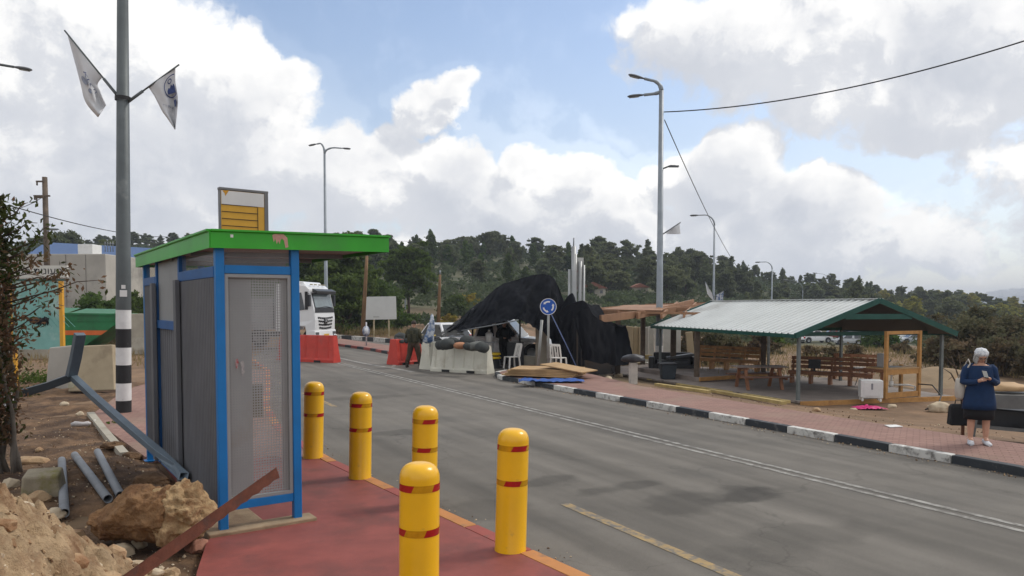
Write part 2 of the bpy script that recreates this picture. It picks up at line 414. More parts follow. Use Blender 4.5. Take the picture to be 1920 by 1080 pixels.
black_screen = M('black_ink', (.02, .02, .025), .6)

def leafmat(name, c1, c2, scale=.8, objrand=.18, c3=None):
    m = M(name, c1, .75, 0, .22, scale * 3, col2=c2, amt=.6, scale2=scale, spec=.12, objrand=objrand)
    t, b = nodes_of(m)
    tr = t.nodes.new('ShaderNodeBsdfTranslucent'); mx = t.nodes.new('ShaderNodeMixShader'); mx.inputs[0].default_value = .42
    t.links.new(b.inputs['Base Color'].links[0].from_socket, tr.inputs['Color'])
    out = t.nodes['Material Output']
    t.links.new(b.outputs[0], mx.inputs[1]); t.links.new(tr.outputs[0], mx.inputs[2]); t.links.new(mx.outputs[0], out.inputs['Surface'])
    return m
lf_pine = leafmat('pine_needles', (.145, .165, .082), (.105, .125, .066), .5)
lf_pine2 = leafmat('sunlit_pine_needles', (.36, .33, .08), (.20, .215, .07), .3)  # brighter copy of the pine needles, sunlight put into the leaf colour
lf_shrub = leafmat('maquis_leaves', (.092, .118, .058), (.062, .086, .042), .16, 0)
lf_bush = leafmat('green_bush_leaves', (.085, .13, .032), (.05, .08, .024), .5)
lf_dark = leafmat('dark_brown_green_leaves', (.10, .10, .055), (.145, .105, .062), .5)
lf_brown = leafmat('dry_brown_leaves', (.19, .11, .065), (.12, .09, .045), 2.0, 0)
lf_vine = leafmat('vine_leaves', (.06, .075, .02), (.035, .04, .015), 2.0, 0)
lf_weed = leafmat('weed_leaves', (.09, .14, .025), (.05, .07, .02), 2.0, 0)
lf_yel = leafmat('yellow_broom_leaves', (.30, .22, .03), (.14, .14, .03), 1.0, .1)
grassm = leafmat('dry_grass_blades', (.26, .20, .10), (.14, .13, .06), .3, 0)

# ---- asphalt
def asphalt_mat():
    m = M('asphalt', (.138, .126, .110), .85, 0, .12, .9, col2=(.108, .10, .089), amt=.42, scale2=.35, bump=.35, bscale=120, spec=.3, dist=.01)
    t, b = nodes_of(m); N = t.nodes; L = t.links
    src = b.inputs['Base Color'].links[0].from_socket
    co = N.new('ShaderNodeTexCoord').outputs['Object']
    mp = N.new('ShaderNodeMapping'); mp.vector_type = 'TEXTURE'; mp.inputs['Rotation'].default_value = (0, 0, R(28.8)); mp.inputs['Scale'].default_value = (.55, 9, 1); L.new(co, mp.inputs[0])
    st = N.new('ShaderNodeTexNoise'); st.inputs['Scale'].default_value = 1.0; st.inputs['Detail'].default_value = 5; L.new(mp.outputs[0], st.inputs['Vector'])
    sp = N.new('ShaderNodeTexNoise'); sp.inputs['Scale'].default_value = 260; sp.inputs['Detail'].default_value = 2; L.new(co, sp.inputs['Vector'])
    def rng_(s, a, c, d, e):
        n = N.new('ShaderNodeMapRange'); L.new(s, n.inputs['Value'])
        for k, x in zip(('From Min', 'From Max', 'To Min', 'To Max'), (a, c, d, e)): n.inputs[k].default_value = x
        return n.outputs[0]
    f1 = rng_(st.outputs['Fac'], .32, .68, .72, 1.26); f2 = rng_(sp.outputs['Fac'], .3, .7, .72, 1.28)
    mu = N.new('ShaderNodeMath'); mu.operation = 'MULTIPLY'; L.new(f1, mu.inputs[0]); L.new(f2, mu.inputs[1])
    mx = N.new('ShaderNodeMix'); mx.data_type = 'RGBA'; mx.blend_type = 'MULTIPLY'; mx.inputs[0].default_value = 1; L.new(src, mx.inputs[6]); L.new(mu.outputs[0], mx.inputs[7])
    # cracks and repaired joints
    vo = N.new('ShaderNodeTexVoronoi'); vo.feature = 'DISTANCE_TO_EDGE'; vo.inputs['Scale'].default_value = .23
    nz = N.new('ShaderNodeTexNoise'); nz.inputs['Scale'].default_value = 1.4; nz.inputs['Detail'].default_value = 6; L.new(co, nz.inputs['Vector'])
    ad = N.new('ShaderNodeVectorMath'); ad.operation = 'MULTIPLY_ADD'; L.new(nz.outputs['Color'], ad.inputs[0]); ad.inputs[1].default_value = (1.6, 1.6, 0); L.new(co, ad.inputs[2])
    L.new(ad.outputs[0], vo.inputs['Vector'])
    cr = rng_(vo.outputs['Distance'], .0, .005, .78, 1.0)
    m3 = N.new('ShaderNodeMix'); m3.data_type = 'RGBA'; m3.blend_type = 'MULTIPLY'; m3.inputs[0].default_value = 1; L.new(mx.outputs[2], m3.inputs[6]); L.new(cr, m3.inputs[7])
    cur = m3.outputs[2]
    # oil and damp stains, each with its own ragged outline
    n5 = N.new('ShaderNodeTexNoise'); n5.inputs['Scale'].default_value = 1.7; n5.inputs['Detail'].default_value = 7; L.new(co, n5.inputs['Vector'])
    for (px, py, sa, sb, dk) in ((1300, 938, 1.0, .42, .66), (1010, 905, .62, .25, .68), (745, 812, .8, .34, .68), (1180, 912, .7, .2, .66), (1400, 930, .6, .25, .62), (690, 745, 1.2, .4, .75), (870, 960, .8, .5, .74), (1500, 1010, 1.1, .4, .78)):
        c = G(px, py, -.06); mp5 = N.new('ShaderNodeMapping'); mp5.vector_type = 'TEXTURE'; mp5.inputs['Location'].default_value = (c.x, c.y, 0); mp5.inputs['Rotation'].default_value = (0, 0, R(28.8)); mp5.inputs['Scale'].default_value = (sa, sb, 1); L.new(co, mp5.inputs[0])
        m5 = N.new('ShaderNodeVectorMath'); m5.operation = 'MULTIPLY'; m5.inputs[1].default_value = (1, 1, 0); L.new(mp5.outputs[0], m5.inputs[0])
        l5 = N.new('ShaderNodeVectorMath'); l5.operation = 'LENGTH'; L.new(m5.outputs[0], l5.inputs[0])
        a5 = N.new('ShaderNodeMath'); a5.operation = 'MULTIPLY_ADD'; a5.inputs[1].default_value = 2.6; L.new(n5.outputs['Fac'], a5.inputs[0]); L.new(l5.outputs['Value'], a5.inputs[2])
        f5 = rng_(a5.outputs[0], 1.95, 2.45, dk, 1.0); m6 = N.new('ShaderNodeMix'); m6.data_type = 'RGBA'; m6.blend_type = 'MULTIPLY'; m6.inputs[0].default_value = 1; L.new(cur, m6.inputs[6]); L.new(f5, m6.inputs[7]); cur = m6.outputs[2]
    L.new(cur, b.inputs['Base Color'])
    return m
asphalt = asphalt_mat()
def worn(name, col, wear=.5, under=(.12, .117, .11), rough=.7, scale=9):
    return M(name, col, rough, 0, .1, 6, col2=under, amt=wear, scale2=scale, bump=.15, bscale=90, dist=.005)
linew = worn('worn_white_line', (.31, .30, .275), .74, (.14, .13, .115), scale=5)
liney = worn('worn_yellow_line', (.34, .235, .10), .70, (.145, .133, .115))
kerbw = worn('worn_white_kerb_paint', (.56, .55, .52), .50, (.16, .15, .14), scale=6)
kerbk = worn('black_kerb_paint', (.03, .035, .042), .3, (.14, .135, .13), scale=6)
kerbo = worn('orange_kerb_paint', (.47, .20, .06), .42, (.30, .16, .08), scale=6)
kerbr = worn('red_kerb_paint', (.30, .07, .055), .3, (.2, .09, .07), scale=6)
stain = M('oil_stain', (.10, .094, .085), .6, 0, .25, 3, col2=(.15, .142, .128), amt=.62, scale2=4)
redpave = M('red_painted_pavement', (.235, .060, .049), .66, 0, .22, 2.2, col2=(.165, .050, .042), amt=.5, scale2=1.3, bump=.3, bscale=70, dist=.01)
def brick_mat(name, c1, c2, mortar, rot, sc):
    m = M(name, c1, .85, 0, .12, .6, bump=.2, bscale=60)
    t, b = nodes_of(m); N = t.nodes; L = t.links
    src = b.inputs['Base Color'].links[0].from_socket
    co = N.new('ShaderNodeTexCoord').outputs['Object']
    mp = N.new('ShaderNodeMapping'); mp.inputs['Rotation'].default_value = (0, 0, rot); L.new(co, mp.inputs[0])
    br = N.new('ShaderNodeTexBrick'); br.inputs['Scale'].default_value = sc; L.new(mp.outputs[0], br.inputs['Vector'])
    br.inputs['Color1'].default_value = (1, 1, 1, 1); br.inputs['Color2'].default_value = tuple(c2) + (1,); br.inputs['Mortar'].default_value = tuple(mortar) + (1,)
    br.inputs['Mortar Size'].default_value = .018; br.inputs['Brick Width'].default_value = .4; br.inputs['Row Height'].default_value = .2
    mx = N.new('ShaderNodeMix'); mx.data_type = 'RGBA'; mx.blend_type = 'MULTIPLY'; mx.inputs[0].default_value = 1; L.new(src, mx.inputs[6]); L.new(br.outputs['Color'], mx.inputs[7])
    n2 = N.new('ShaderNodeTexNoise'); n2.inputs['Scale'].default_value = .7; n2.inputs['Detail'].default_value = 8; L.new(co, n2.inputs['Vector'])
    r2 = N.new('ShaderNodeMapRange'); r2.inputs['From Min'].default_value = .52; r2.inputs['From Max'].default_value = .72; r2.inputs['To Max'].default_value = .55; L.new(n2.outputs['Fac'], r2.inputs['Value'])
    m2 = N.new('ShaderNodeMix'); m2.data_type = 'RGBA'; L.new(r2.outputs[0], m2.inputs[0]); L.new(mx.outputs[2], m2.inputs[6]); m2.inputs[7].default_value = (.24, .18, .13, 1)
    L.new(m2.outputs[2], b.inputs['Base Color'])
    return m
brickpave = brick_mat('pink_paver', (.285, .168, .138), (.80, .76, .76), (.6, .55, .5), R(28.8), 2.0)
dirtm = M('brown_dirt', (.185, .11, .06), .95, 0, .45, 3.2, col2=(.075, .042, .024), amt=.66, scale2=1.6, bump=1.0, bscale=22, dist=.06)
rubblem = M('tan_rubble', (.42, .30, .18), .95, 0, .34, 6, col2=(.20, .105, .05), amt=.62, scale2=2.0, bump=1.0, bscale=24, dist=.04)
def ground_mat():
    m = M('terrain', (.19, .118, .068), .95, 0, .35, .8, col2=(.105, .078, .04), amt=.5, scale2=.09, bump=.4, bscale=3, dist=.1)
    t, b = nodes_of(m); N = t.nodes; L = t.links
    src = b.inputs['Base Color'].links[0].from_socket
    ge = N.new('ShaderNodeNewGeometry'); sp = N.new('ShaderNodeSeparateXYZ'); L.new(ge.outputs['Position'], sp.inputs[0])
    n = N.new('ShaderNodeTexNoise'); n.inputs['Scale'].default_value = .06; n.inputs['Detail'].default_value = 6; L.new(ge.outputs['Position'], n.inputs['Vector'])
    a = N.new('ShaderNodeMath'); a.operation = 'MULTIPLY_ADD'; a.inputs[1].default_value = 60; L.new(n.outputs['Fac'], a.inputs[0]); L.new(sp.outputs[1], a.inputs[2])
    r = N.new('ShaderNodeMapRange'); r.inputs['From Min'].default_value = 112; r.inputs['From Max'].default_value = 132; L.new(a.outputs[0], r.inputs['Value'])
    mx = N.new('ShaderNodeMix'); mx.data_type = 'RGBA'; L.new(r.outputs[0], mx.inputs[0]); L.new(src, mx.inputs[6])
    n2 = N.new('ShaderNodeTexNoise'); n2.inputs['Scale'].default_value = .25; n2.inputs['Detail'].default_value = 8; L.new(ge.outputs['Position'], n2.inputs['Vector'])
    cr = N.new('ShaderNodeValToRGB'); L.new(n2.outputs['Fac'], cr.inputs[0]); cr.color_ramp.elements[0].position = .35; cr.color_ramp.elements[0].color = (.06, .068, .036, 1); cr.color_ramp.elements[1].position = .75; cr.color_ramp.elements[1].color = (.12, .115, .065, 1)
    L.new(cr.outputs[0], mx.inputs[7]); L.new(mx.outputs[2], b.inputs['Base Color'])
    return m
terrain = ground_mat()

# ------------------------------------------------------------------ terrain
CREST = [(-700, 470), (0, 480), (260, 474), (540, 468), (720, 474), (900, 482), (1100, 496), (1300, 516), (1500, 544), (1650, 562), (1800, 580), (2000, 594), (2600, 600)]
def gz(x, y):
    n = .876 * x + .482 * y
    z = -.11
    d = sm(.6, 3.2, x) * sm(12.6, 13.0, n)
    z += d * (.09 - .118 * min(5.2, max(0, n - 13.0)) + .03 * noise.noise(Vector((x * .9, y * .9, 0))))
    z += -2.3 * sm(36, 95, y) * sm(6, 34, x)
    z += 1.2 * sm(38, 58, y) * sm(-11, -19, x)
    if y > 60:
        px = 960 + FPX * x / y
        zc = EYE + (573 - lerp_tab(CREST, px)) / FPX * 210
        t = sm(66 + 52 * sm(1330, 1480, px), 215, y)
        z += t * (zc - z) + .8 * t * noise.noise(Vector((x * .03, y * .03, 0)))
        if y > 215: z += -8 * sm(215, 420, y)
    return z
rs = [0.0] + list(np.geomspace(.8, 45, 56)) + list(np.geomspace(47, 330, 66)) + list(np.geomspace(360, 5000, 14))
azs = list(np.arange(-180, -50, 5)) + list(np.arange(-50, 50, .8)) + list(np.arange(50, 180.1, 5))
mb = MB(); rows = []
for r in rs:
    rows.append([Vector((r * math.sin(R(a)), r * math.cos(R(a)), gz(r * math.sin(R(a)), r * math.cos(R(a))))) for a in azs])
mb.grid(rows); struct(mb.obj('ground', terrain))

ZR = -.06      # road level; the near pavement is level 0
near_edge = [(6.2, -2.0), (2.9, 3.0), (1.5, 5.08), (.61, 6.35), (-.77, 8.32), (-2.82, 11.3), (-4.3, 13.9), (-5.7, 17.4), (-6.95, 21.5), (-8.6, 26.5), (-11.5, 33)]
KN = 11.10
kend = SN(21.2, KN)
far_kerb_pts = [SN(s, KN) for s in (-45, -20, 0, 10, 18, 20.2)] + [SN(21.4, KN + .12), SN(22.3, KN + .5), SN(22.9, KN + 1.2)]
road_poly = [(x, y) for x, y in near_edge] + [(-17, 54.2), (-.5, 49.5), (2.6, 41), (2.2, 33), (1.6, 29)] + [(p.x, p.y) for p in reversed(far_kerb_pts)] + [(24, -42), (14, -42)]
mb = MB(); mb.sheet(road_poly, ZR); struct(mb.obj('road', asphalt))
# markings
def strip(mb, pts, w, z):
    pts = [Vector((p[0], p[1], 0)) for p in pts]; L_ = []; R_ = []
    for i, p in enumerate(pts):
        d = (pts[min(i + 1, len(pts) - 1)] - pts[max(i - 1, 0)]).normalized(); nn = Vector((-d.y, d.x, 0))
        L_.append(p + nn * w / 2 + Vector((0, 0, z))); R_.append(p - nn * w / 2 + Vector((0, 0, z)))
    mb.grid([R_, L_], smooth=False)
def seg(s0, s1, n, k=8): return [SN(s0 + (s1 - s0) * i / k, n) for i in range(k + 1)]
mb = MB()
for off in (-.1, .1):
    strip(mb, seg(-20, 30, 8.5 + off, 20), .09, ZR + .004)
cl = [SN(27, 8.45), SN(30, 8.1), SN(33, 7.4), SN(36, 6.2)]
struct(mb.obj('road_line', linew))
mb = MB()
strip(mb, seg(-12, 7.4, 4.79), .13, ZR + .004); strip(mb, seg(17.2, 20.4, 4.74), .13, ZR + .004); strip(mb, seg(21.5, 23.4, 4.74), .14, ZR + .004)
struct(mb.obj('yellow_road_line', liney))
mb = MB(); g = [G(620, 668, ZR), G(690, 683, ZR), G(735, 690, ZR), G(775, 698, ZR)]
strip(mb, g, .22, ZR + .0045)
g = [G(735, 690, ZR), G(742, 682, ZR), G(757, 676, ZR)]; strip(mb, g, .14, ZR + .005)
struct(mb.obj('give_way_line', linew))
# near pavement, painted red, and its flush kerb
back = [(-1.75, 3.2), (-2.3, 5.2), (-2.72, 6.35), (-2.98, 7.2), (-2.98, 7.62), (-4.1, 9.3), (-5.35, 11.3)]
ne = near_edge[1:6]
def offs(pts, d):
    out = []
    for i, p in enumerate(pts):
        a = Vector(pts[max(i - 1, 0)]); b = Vector(pts[min(i + 1, len(pts) - 1)]); t = (b - a).normalized(); out.append((p[0] - t.y * d, p[1] + t.x * d))
    return out
inner = offs(ne, .16)
poly = inner + list(reversed(back))
poly = [(-.2, .2)] + poly[:] if False else poly
mb = MB(); mb.prism(poly, -.1, 0.0); struct(mb.obj('red_pavement', redpave))
mb = MB(); mb.cur = 0
full = near_edge
dist = 0.0
def resample(pts, step):
    out = [Vector((p[0], p[1], 0)) for p in pts]; res = [out[0]]; acc = 0
    i = 0; cur = out[0]
    while i < len(out) - 1:
        d = (out[i + 1] - cur).length
        if acc + d >= step: cur = cur + (out[i + 1] - cur).normalized() * (step - acc); res.append(cur.copy()); acc = 0
        else: acc += d; i += 1; cur = out[i]
    return res
rp = resample(full, .98)
for i in range(len(rp) - 1):
    a, b = rp[i], rp[i + 1]; t = (b - a).normalized(); nn = Vector((-t.y, t.x, 0)); g = t * .006
    mb.cur = i % 2
    mb.prism([(a + g).xy[:], (b - g).xy[:], (b - g + nn * .155).xy[:], (a + g + nn * .155).xy[:]], -.12, .004)
struct(mb.obj('near_kerb', [kerbo, kerbr], bevel=.012))
# brick walk behind the shelter
mb = MB()
q = [(-6.0, 11.25), (-4.98, 15.4), (-7.1, 21.4), (-8.75, 26.4), (-10.9, 26.2), (-9.55, 18.6), (-8.75, 15.6), (-7.65, 13.95)]
mb.prism([(-5.6, 11.31), (-3.0, 11.31), (-4.45, 13.98), (-5.85, 17.46), (-7.1, 21.55), (-8.76, 26.55), (-11.4, 26.4), (-10.6, 20.4), (-9.0, 16.0), (-7.62, 13.93)], -.1, -.006)
struct(mb.obj('brick_walk', brickpave))
mb = MB(); mb.prism([(-6.0, 11.6), (-7.62, 13.95), (-9.0, 16.0), (-9.12, 15.93), (-7.72, 13.88), (-6.1, 11.53)], -.1, .012); struct(mb.obj('concrete_edging', concrete))

# far pavement and its black and white kerb
inn = [(p.x, p.y) for p in far_kerb_pts]
fo = []
for i, p in enumerate(far_kerb_pts):
    a = far_kerb_pts[max(i - 1, 0)]; b = far_kerb_pts[min(i + 1, len(far_kerb_pts) - 1)]; t = (b - a).normalized(); fo.append((p.x + t.y * .15, p.y - t.x * .15))
bk = [SN(s, n) for s, n in ((24.5, 14.3), (20, 14.0), (16.5, 13.15), (12.5, 12.98), (9, 12.92), (6.5, 13.05), (3, 13.3), (-45, 13.4))]
poly = fo + [(p.x, p.y) for p in bk]
mb = MB(); mb.prism(list(reversed(poly)), -.5, .06); struct(mb.obj('far_pavement', brickpave))
mb = MB(); s = 6.55 - 1.02 * 40; i = 0
while s + 1.02 < 21.0:
    mb.cur = i % 2; e0, e1 = s + .006, s + 1.014
    a = SN(e0, KN); b = SN(e1, KN)
    q = [a, b, SN(e1, KN + .15), SN(e0, KN + .15)]
    mb.prism([p.xy[:] for p in reversed(q)], -.3, .066); s += 1.02; i += 1
pts = far_kerb_pts[5:]
for j in range(len(pts) - 1):
    mb.cur = (i + j) % 2; a, b = pts[j], pts[j + 1]; t = (b - a).normalized(); o = Vector((t.y, -t.x, 0)) * .15; a2 = a + t * (.9 if j == 0 else .006)
    if j == 0: a2 = SN(s + .006, KN)
    mb.prism([p.xy[:] for p in reversed((a2, b, b + o, a2 + o))], -.3, .066)
struct(mb.obj('far_kerb', [kerbw, kerbk], bevel=.02))

# traffic island and the kerb across the junction
isl = [G(566, 638, .06), G(640, 645, .06), G(700, 653, .06), G(760, 664, .06), G(800, 668, .06), G(806, 658, .06), G(740, 649, .06), G(640, 635, .06), G(570, 632, .06)]
mb = MB(); mb.prism([p.xy[:] for p in isl], -.1, .06); struct(mb.obj('traffic_island', brickpave))
mb = MB(); kk = [p for p in isl[:5]]
rp = resample([(p.x, p.y) for p in kk], 1.0)
for i in range(len(rp) - 1):
    a, b = rp[i], rp[i + 1]; t = (b - a).normalized(); nn = Vector((t.y, -t.x, 0)); mb.cur = i % 2
    mb.prism([p.xy[:] for p in (a + nn * .16, b + nn * .16, b, a)], -.1, .07)
struct(mb.obj('island_kerb', [kerbr, kerbk]))
mb = MB(); rp = resample([G(470, 624, .0).xy[:], G(640, 634, .0).xy[:], G(830, 649, .0).xy[:], G(905, 652, .0).xy[:]], 1.6)
for i in range(len(rp) - 1):
    a, b = rp[i], rp[i + 1]; t = (b - a).normalized(); nn = Vector((-t.y, t.x, 0)); mb.cur = i % 2
    mb.prism([p.xy[:] for p in (a, b, b + nn * .3, a + nn * .3)], -.12, .2)
struct(mb.obj('junction_kerb', [kerbw, kerbk]))

# foreground dirt: a fine sheet left of the pavements, with the rubble mound
def mound(x, y):
    # where the photographer stands, falling away to the pavement
    def g2(cx, cy, ax, ay, r): 
        dx, dy = x - cx, y - cy; c, s_ = math.cos(r), math.sin(r); u, v = dx * c + dy * s_, -dx * s_ + dy * c
        return math.exp(-((u / ax) ** 2 + (v / ay) ** 2))
    return 1.28 * g2(-3.45, 3.75, .62, 1.5, R(-8)) + .72 * g2(-2.35, 3.3, .5, .9, 0) + .95 * g2(-5.0, 3.6, 1.6, 2.0, 0)
def dz(x, y):
    f = sm(9.5, 3.5, y)
    v = Vector((x, y, 0))
    z = -.04 + .10 * noise.fractal(v * .9, 1, 2, 5) + .05 * abs(noise.noise(v * 3.1))
    m = mound(x, y)
    z += m * (1 + .10 * noise.fractal(v * 3.2, 1, 2, 5)) + m * .16 * abs(noise.noise(v * 5.3 + Vector((3, 1, 2)))) + m * .05 * noise.noise(v * 17)
    return z
def backline_x(y):        # left edge of the paved area
    return lerp_tab([(-2, -1.0), (3.2, -1.75), (5.2, -2.35), (6.3, -2.66), (7.2, -2.96), (7.62, -3.03), (9.4, -4.27), (11.2, -5.5), (13.95, -7.5), (16, -8.9), (20.4, -10.5), (30, -12)], y)
mb = MB(); rows = []
for i in range(150):
    y = 2.2 + (i / 149) ** 1.5 * 21; row = []
    xr = backline_x(y) + .12
    for j in range(150):
        t = j / 149; x = xr - (t ** 1.35) * (7 + y * .55)
        edge = sm(0, .5, xr - x)
        z = dz(x, y) * (.25 + .75 * edge) - .06 * (1 - edge) - .03
        row.append(Vector((x + .05 * noise.noise(Vector((x * 4, y * 4, 1))), y, z)))
    rows.append(list(reversed(row)))
mb.grid(rows); struct(mb.obj('dirt_ground', dirtm))
def dirt_h(x, y):
    xr = backline_x(y) + .12; edge = sm(0, .5, xr - x)
    return dz(x, y) * (.25 + .75 * edge) - .06 * (1 - edge) - .03
# ------------------------------------------------------------------ bus shelter
A0 = Vector((-2.93, 7.49, 0)); U = Vector((-.571, .821, 0)); V = Vector((.821, .571, 0)); UP = Vector((0, 0, 1))
SL, SD = 4.28, .76                      # length along the back, depth at the ends
srot = math.atan2(V.y, V.x)
sh = thing('bus_shelter', 'blue framed bus shelter with grey mesh walls and green flat roof', 'bus shelter', A0, srot)
# local axes: x = depth towards the road, y = along the back, z up
tp = [0, .417 * SL, .766 * SL, SL]
HT = 2.90
def lb(c, s, name, m, bevel=.004): mb = MB(); mb.box(c, s); return mb.obj(name, m, sh, bevel=bevel)
PW = .085
for (x, y) in ((0, 0), (SD, 0), (0, SL), (SD, SL)):
    mb = MB(); mb.box((x, y, HT / 2 - .01), (PW, PW, HT + .02)); mb.box((x, y, .006), (PW + .08, PW + .06, .012)); mb.obj('post', bluep, sh, bevel=.006)
for y in tp[1:3]:
    mb = MB(); mb.box((0, y, HT / 2 + .1), (PW, PW * .9, HT - .22)); mb.obj('post', bluedk, sh, bevel=.006)
# near and far end walls
def perf_mat():
    m = M('perforated_sheet', (.30, .308, .31), .5, .1, .08, 2.5, col2=(.27, .26, .24), amt=.3)
    t, b = nodes_of(m); N = t.nodes; L = t.links
    co = N.new('ShaderNodeTexCoord').outputs['Object']
    sc = N.new('ShaderNodeVectorMath'); sc.operation = 'MULTIPLY'; sc.inputs[1].default_value = (36, 0, 36); L.new(co, sc.inputs[0])
    fr = N.new('ShaderNodeVectorMath'); fr.operation = 'FRACTION'; L.new(sc.outputs[0], fr.inputs[0])
    sb = N.new('ShaderNodeVectorMath'); sb.operation = 'SUBTRACT'; sb.inputs[1].default_value = (.5, 0, .5); L.new(fr.outputs[0], sb.inputs[0])
    ln = N.new('ShaderNodeVectorMath'); ln.operation = 'LENGTH'; L.new(sb.outputs[0], ln.inputs[0])
    lt = N.new('ShaderNodeMath'); lt.operation = 'LESS_THAN'; lt.inputs[1].default_value = .28; L.new(ln.outputs['Value'], lt.inputs[0])
    tr = N.new('ShaderNodeBsdfTransparent'); mx = N.new('ShaderNodeMixShader'); L.new(lt.outputs[0], mx.inputs[0]); L.new(b.outputs[0], mx.inputs[1]); L.new(tr.outputs[0], mx.inputs[2])
    L.new(mx.outputs[0], t.nodes['Material Output'].inputs['Surface'])
    return m
perf = perf_mat()
for y, sgn in ((0, -1), (SL, 1)):
    lb((SD / 2, y, .26), (SD - PW - .004, .06, .085), 'rail', bluep); lb((SD / 2, y, 2.665), (SD - PW - .004, .06, .085), 'rail', bluep)
    mb = MB(); x0, x1, z0, z1 = PW / 2 + .002, SD - PW / 2 - .002, 305e-3, 2.618; w = .035
    for a, c, s in (('l', (x0 + w / 2, y, (z0 + z1) / 2), (w, .05, z1 - z0)), ('r', (x1 - w / 2, y, (z0 + z1) / 2), (w, .05, z1 - z0)), ('b', ((x0 + x1) / 2, y, z0 + w / 2), (x1 - x0 - 2 * w, .05, w)), ('t', ((x0 + x1) / 2, y, z1 - w / 2), (x1 - x0 - 2 * w, .05, w))):
        mb.box(c, s)
    fr = mb.obj('panel_frame', greyp, sh, bevel=.003)
    mb = MB(); mb.add([(x0 + w, y + .012, z0 + w), (x1 - w, y + .012, z0 + w), (x1 - w, y + .012, z1 - w), (x0 + w, y + .012, z1 - w)], [(0, 1, 2, 3)]); mb.obj('perforated_panel', perf, fr)
    # plain sheet behind the inner half
    mb = MB(); mb.box(((x0 + w + .40 * (x1 - x0)) / 2 + x0 / 2, y + .03, (z0 + z1) / 2), (.37 * (x1 - x0), .006, z1 - z0 - .08)); mb.obj('backing_sheet', greyp, fr)
    mb = MB(); mb.box((x1 - w - .04 * (x1 - x0), y + .03, (z0 + z1) / 2), (.08 * (x1 - x0), .006, z1 - z0 - .08)); mb.obj('backing_sheet', greyp, fr)
    mb = MB(); mb.box((SD / 2, y + .01, 2.79), (SD - PW - .01, .006, .16)); 
    gm = M('clear_pane', (.5, .5, .5), .05); tt, bb = nodes_of(gm); bb.inputs['Alpha'].default_value = .12
    mb.obj('glass_strip', gm, sh)
# inner timetable boards seen through the holes
mb = MB(); mb.box((.50, .55, 1.25), (.16, .02, .36)); mb.obj('timetable_board', M('buff_board', (.13, .11, .07), .6), sh)
# red and white sticker on the near panel
mb = MB()
mb.ext([(.14, 1.75), (.165, 1.76), (.175, 1.72), (.165, 1.69), (.17, 1.66), (.15, 1.66), (.145, 1.70)], 'y', -.006, -.003)
mb.obj('sticker', M('red_sticker', (.35, .06, .07), .5, 0, .3, 90, col2=(.35, .3, .3), amt=.7, scale2=60), sh)
mb = MB()
mb.ext([(.19, 1.72), (.215, 1.74), (.235, 1.70), (.225, 1.66), (.235, 1.62), (.21, 1.58), (.20, 1.62), (.205, 1.67)], 'y', -.006, -.003)
mb.obj('sticker', M('pale_sticker', (.36, .34, .34), .5, 0, .3, 90), sh)
# back wall bays: ribbed sheets, rails, openings
def ribsheet(x, y0, y1, z0, z1, name, m, pitch=.07, dep=.018):
    mb = MB(); n = max(2, int((y1 - y0) / pitch)); rows = [[], []]
    for i in range(n + 1):
        a = y0 + (y1 - y0) * i / n
        for q, (fa, fx) in enumerate(((0, 0), (.35, 0), (.5, -1), (.85, -1))):
            yy = a + fa * (y1 - y0) / n
            if yy > y1 + 1e-6: break
            rows[0].append(Vector((x + fx * dep, yy, z0))); rows[1].append(Vector((x + fx * dep, yy, z1)))
    mb.grid(rows, smooth=False)
    back = [[p + Vector((.006, 0, 0)) for p in r] for r in rows]; mb.grid(list(reversed(back)), smooth=False)
    return mb.obj(name, m, sh)
ribsheet(-.03, tp[0] + .05, tp[1] - .04, .20, 2.58, 'back_panel', darkgrey)
ribsheet(.0, tp[1] + .05, tp[2] - .04, .20, 2.02, 'back_panel', darkgrey, .14, .01)
mb = MB(); mb.box((-.005, (tp[1] + tp[2]) / 2, 2.48), (.02, tp[2] - tp[1] - .1, .78)); mb.obj('upper_panel', greyp, sh)
ribsheet(-.02, tp[2] + .05, tp[3] - .04, .20, 2.58, 'back_panel', darkgrey)
for y0, y1, z in ((tp[0], tp[1], 2.64), (tp[1], tp[2], 2.05), (tp[2], tp[3], 2.64)):
    mb = MB(); mb.box((-.012, (y0 + y1) / 2, z), (.07, y1 - y0 - PW - .006, .11)); mb.obj('rail', bluedk, sh, bevel=.004)
for y0, y1 in ((tp[0], tp[1]), (tp[1], tp[2]), (tp[2], tp[3])):
    mb = MB(); mb.box((0, (y0 + y1) / 2, .17), (.06, y1 - y0 - PW - .006, .06)); mb.obj('rail', bluedk, sh, bevel=.004)
for y0, y1, z0 in ((tp[0], tp[1], 2.70), (tp[2], tp[3], 2.70)):
    mb = MB(); mb.box((0, (y0 + y1) / 2, (z0 + 2.87) / 2), (.006, y1 - y0 - PW, 2.87 - z0)); mb.obj('glass_strip', gm, sh)
# wide dark stanchion strips on the outside
for y in (tp[1] - .10, tp[2] - .02):
    mb = MB(); mb.box((-.085, y, 1.40), (.05, .14, 2.4)); mb.obj('cover_strip', darkgrey, sh, bevel=.004)
# bench inside
mb = MB(); mb.box((.28, 2.2, .45), (.34, 2.9, .04))
for y in (1.0, 2.2, 3.4): mb.box((.28, y, .215), (.05, .05, .43))
mb.obj('bench', steel, sh, bevel=.004)
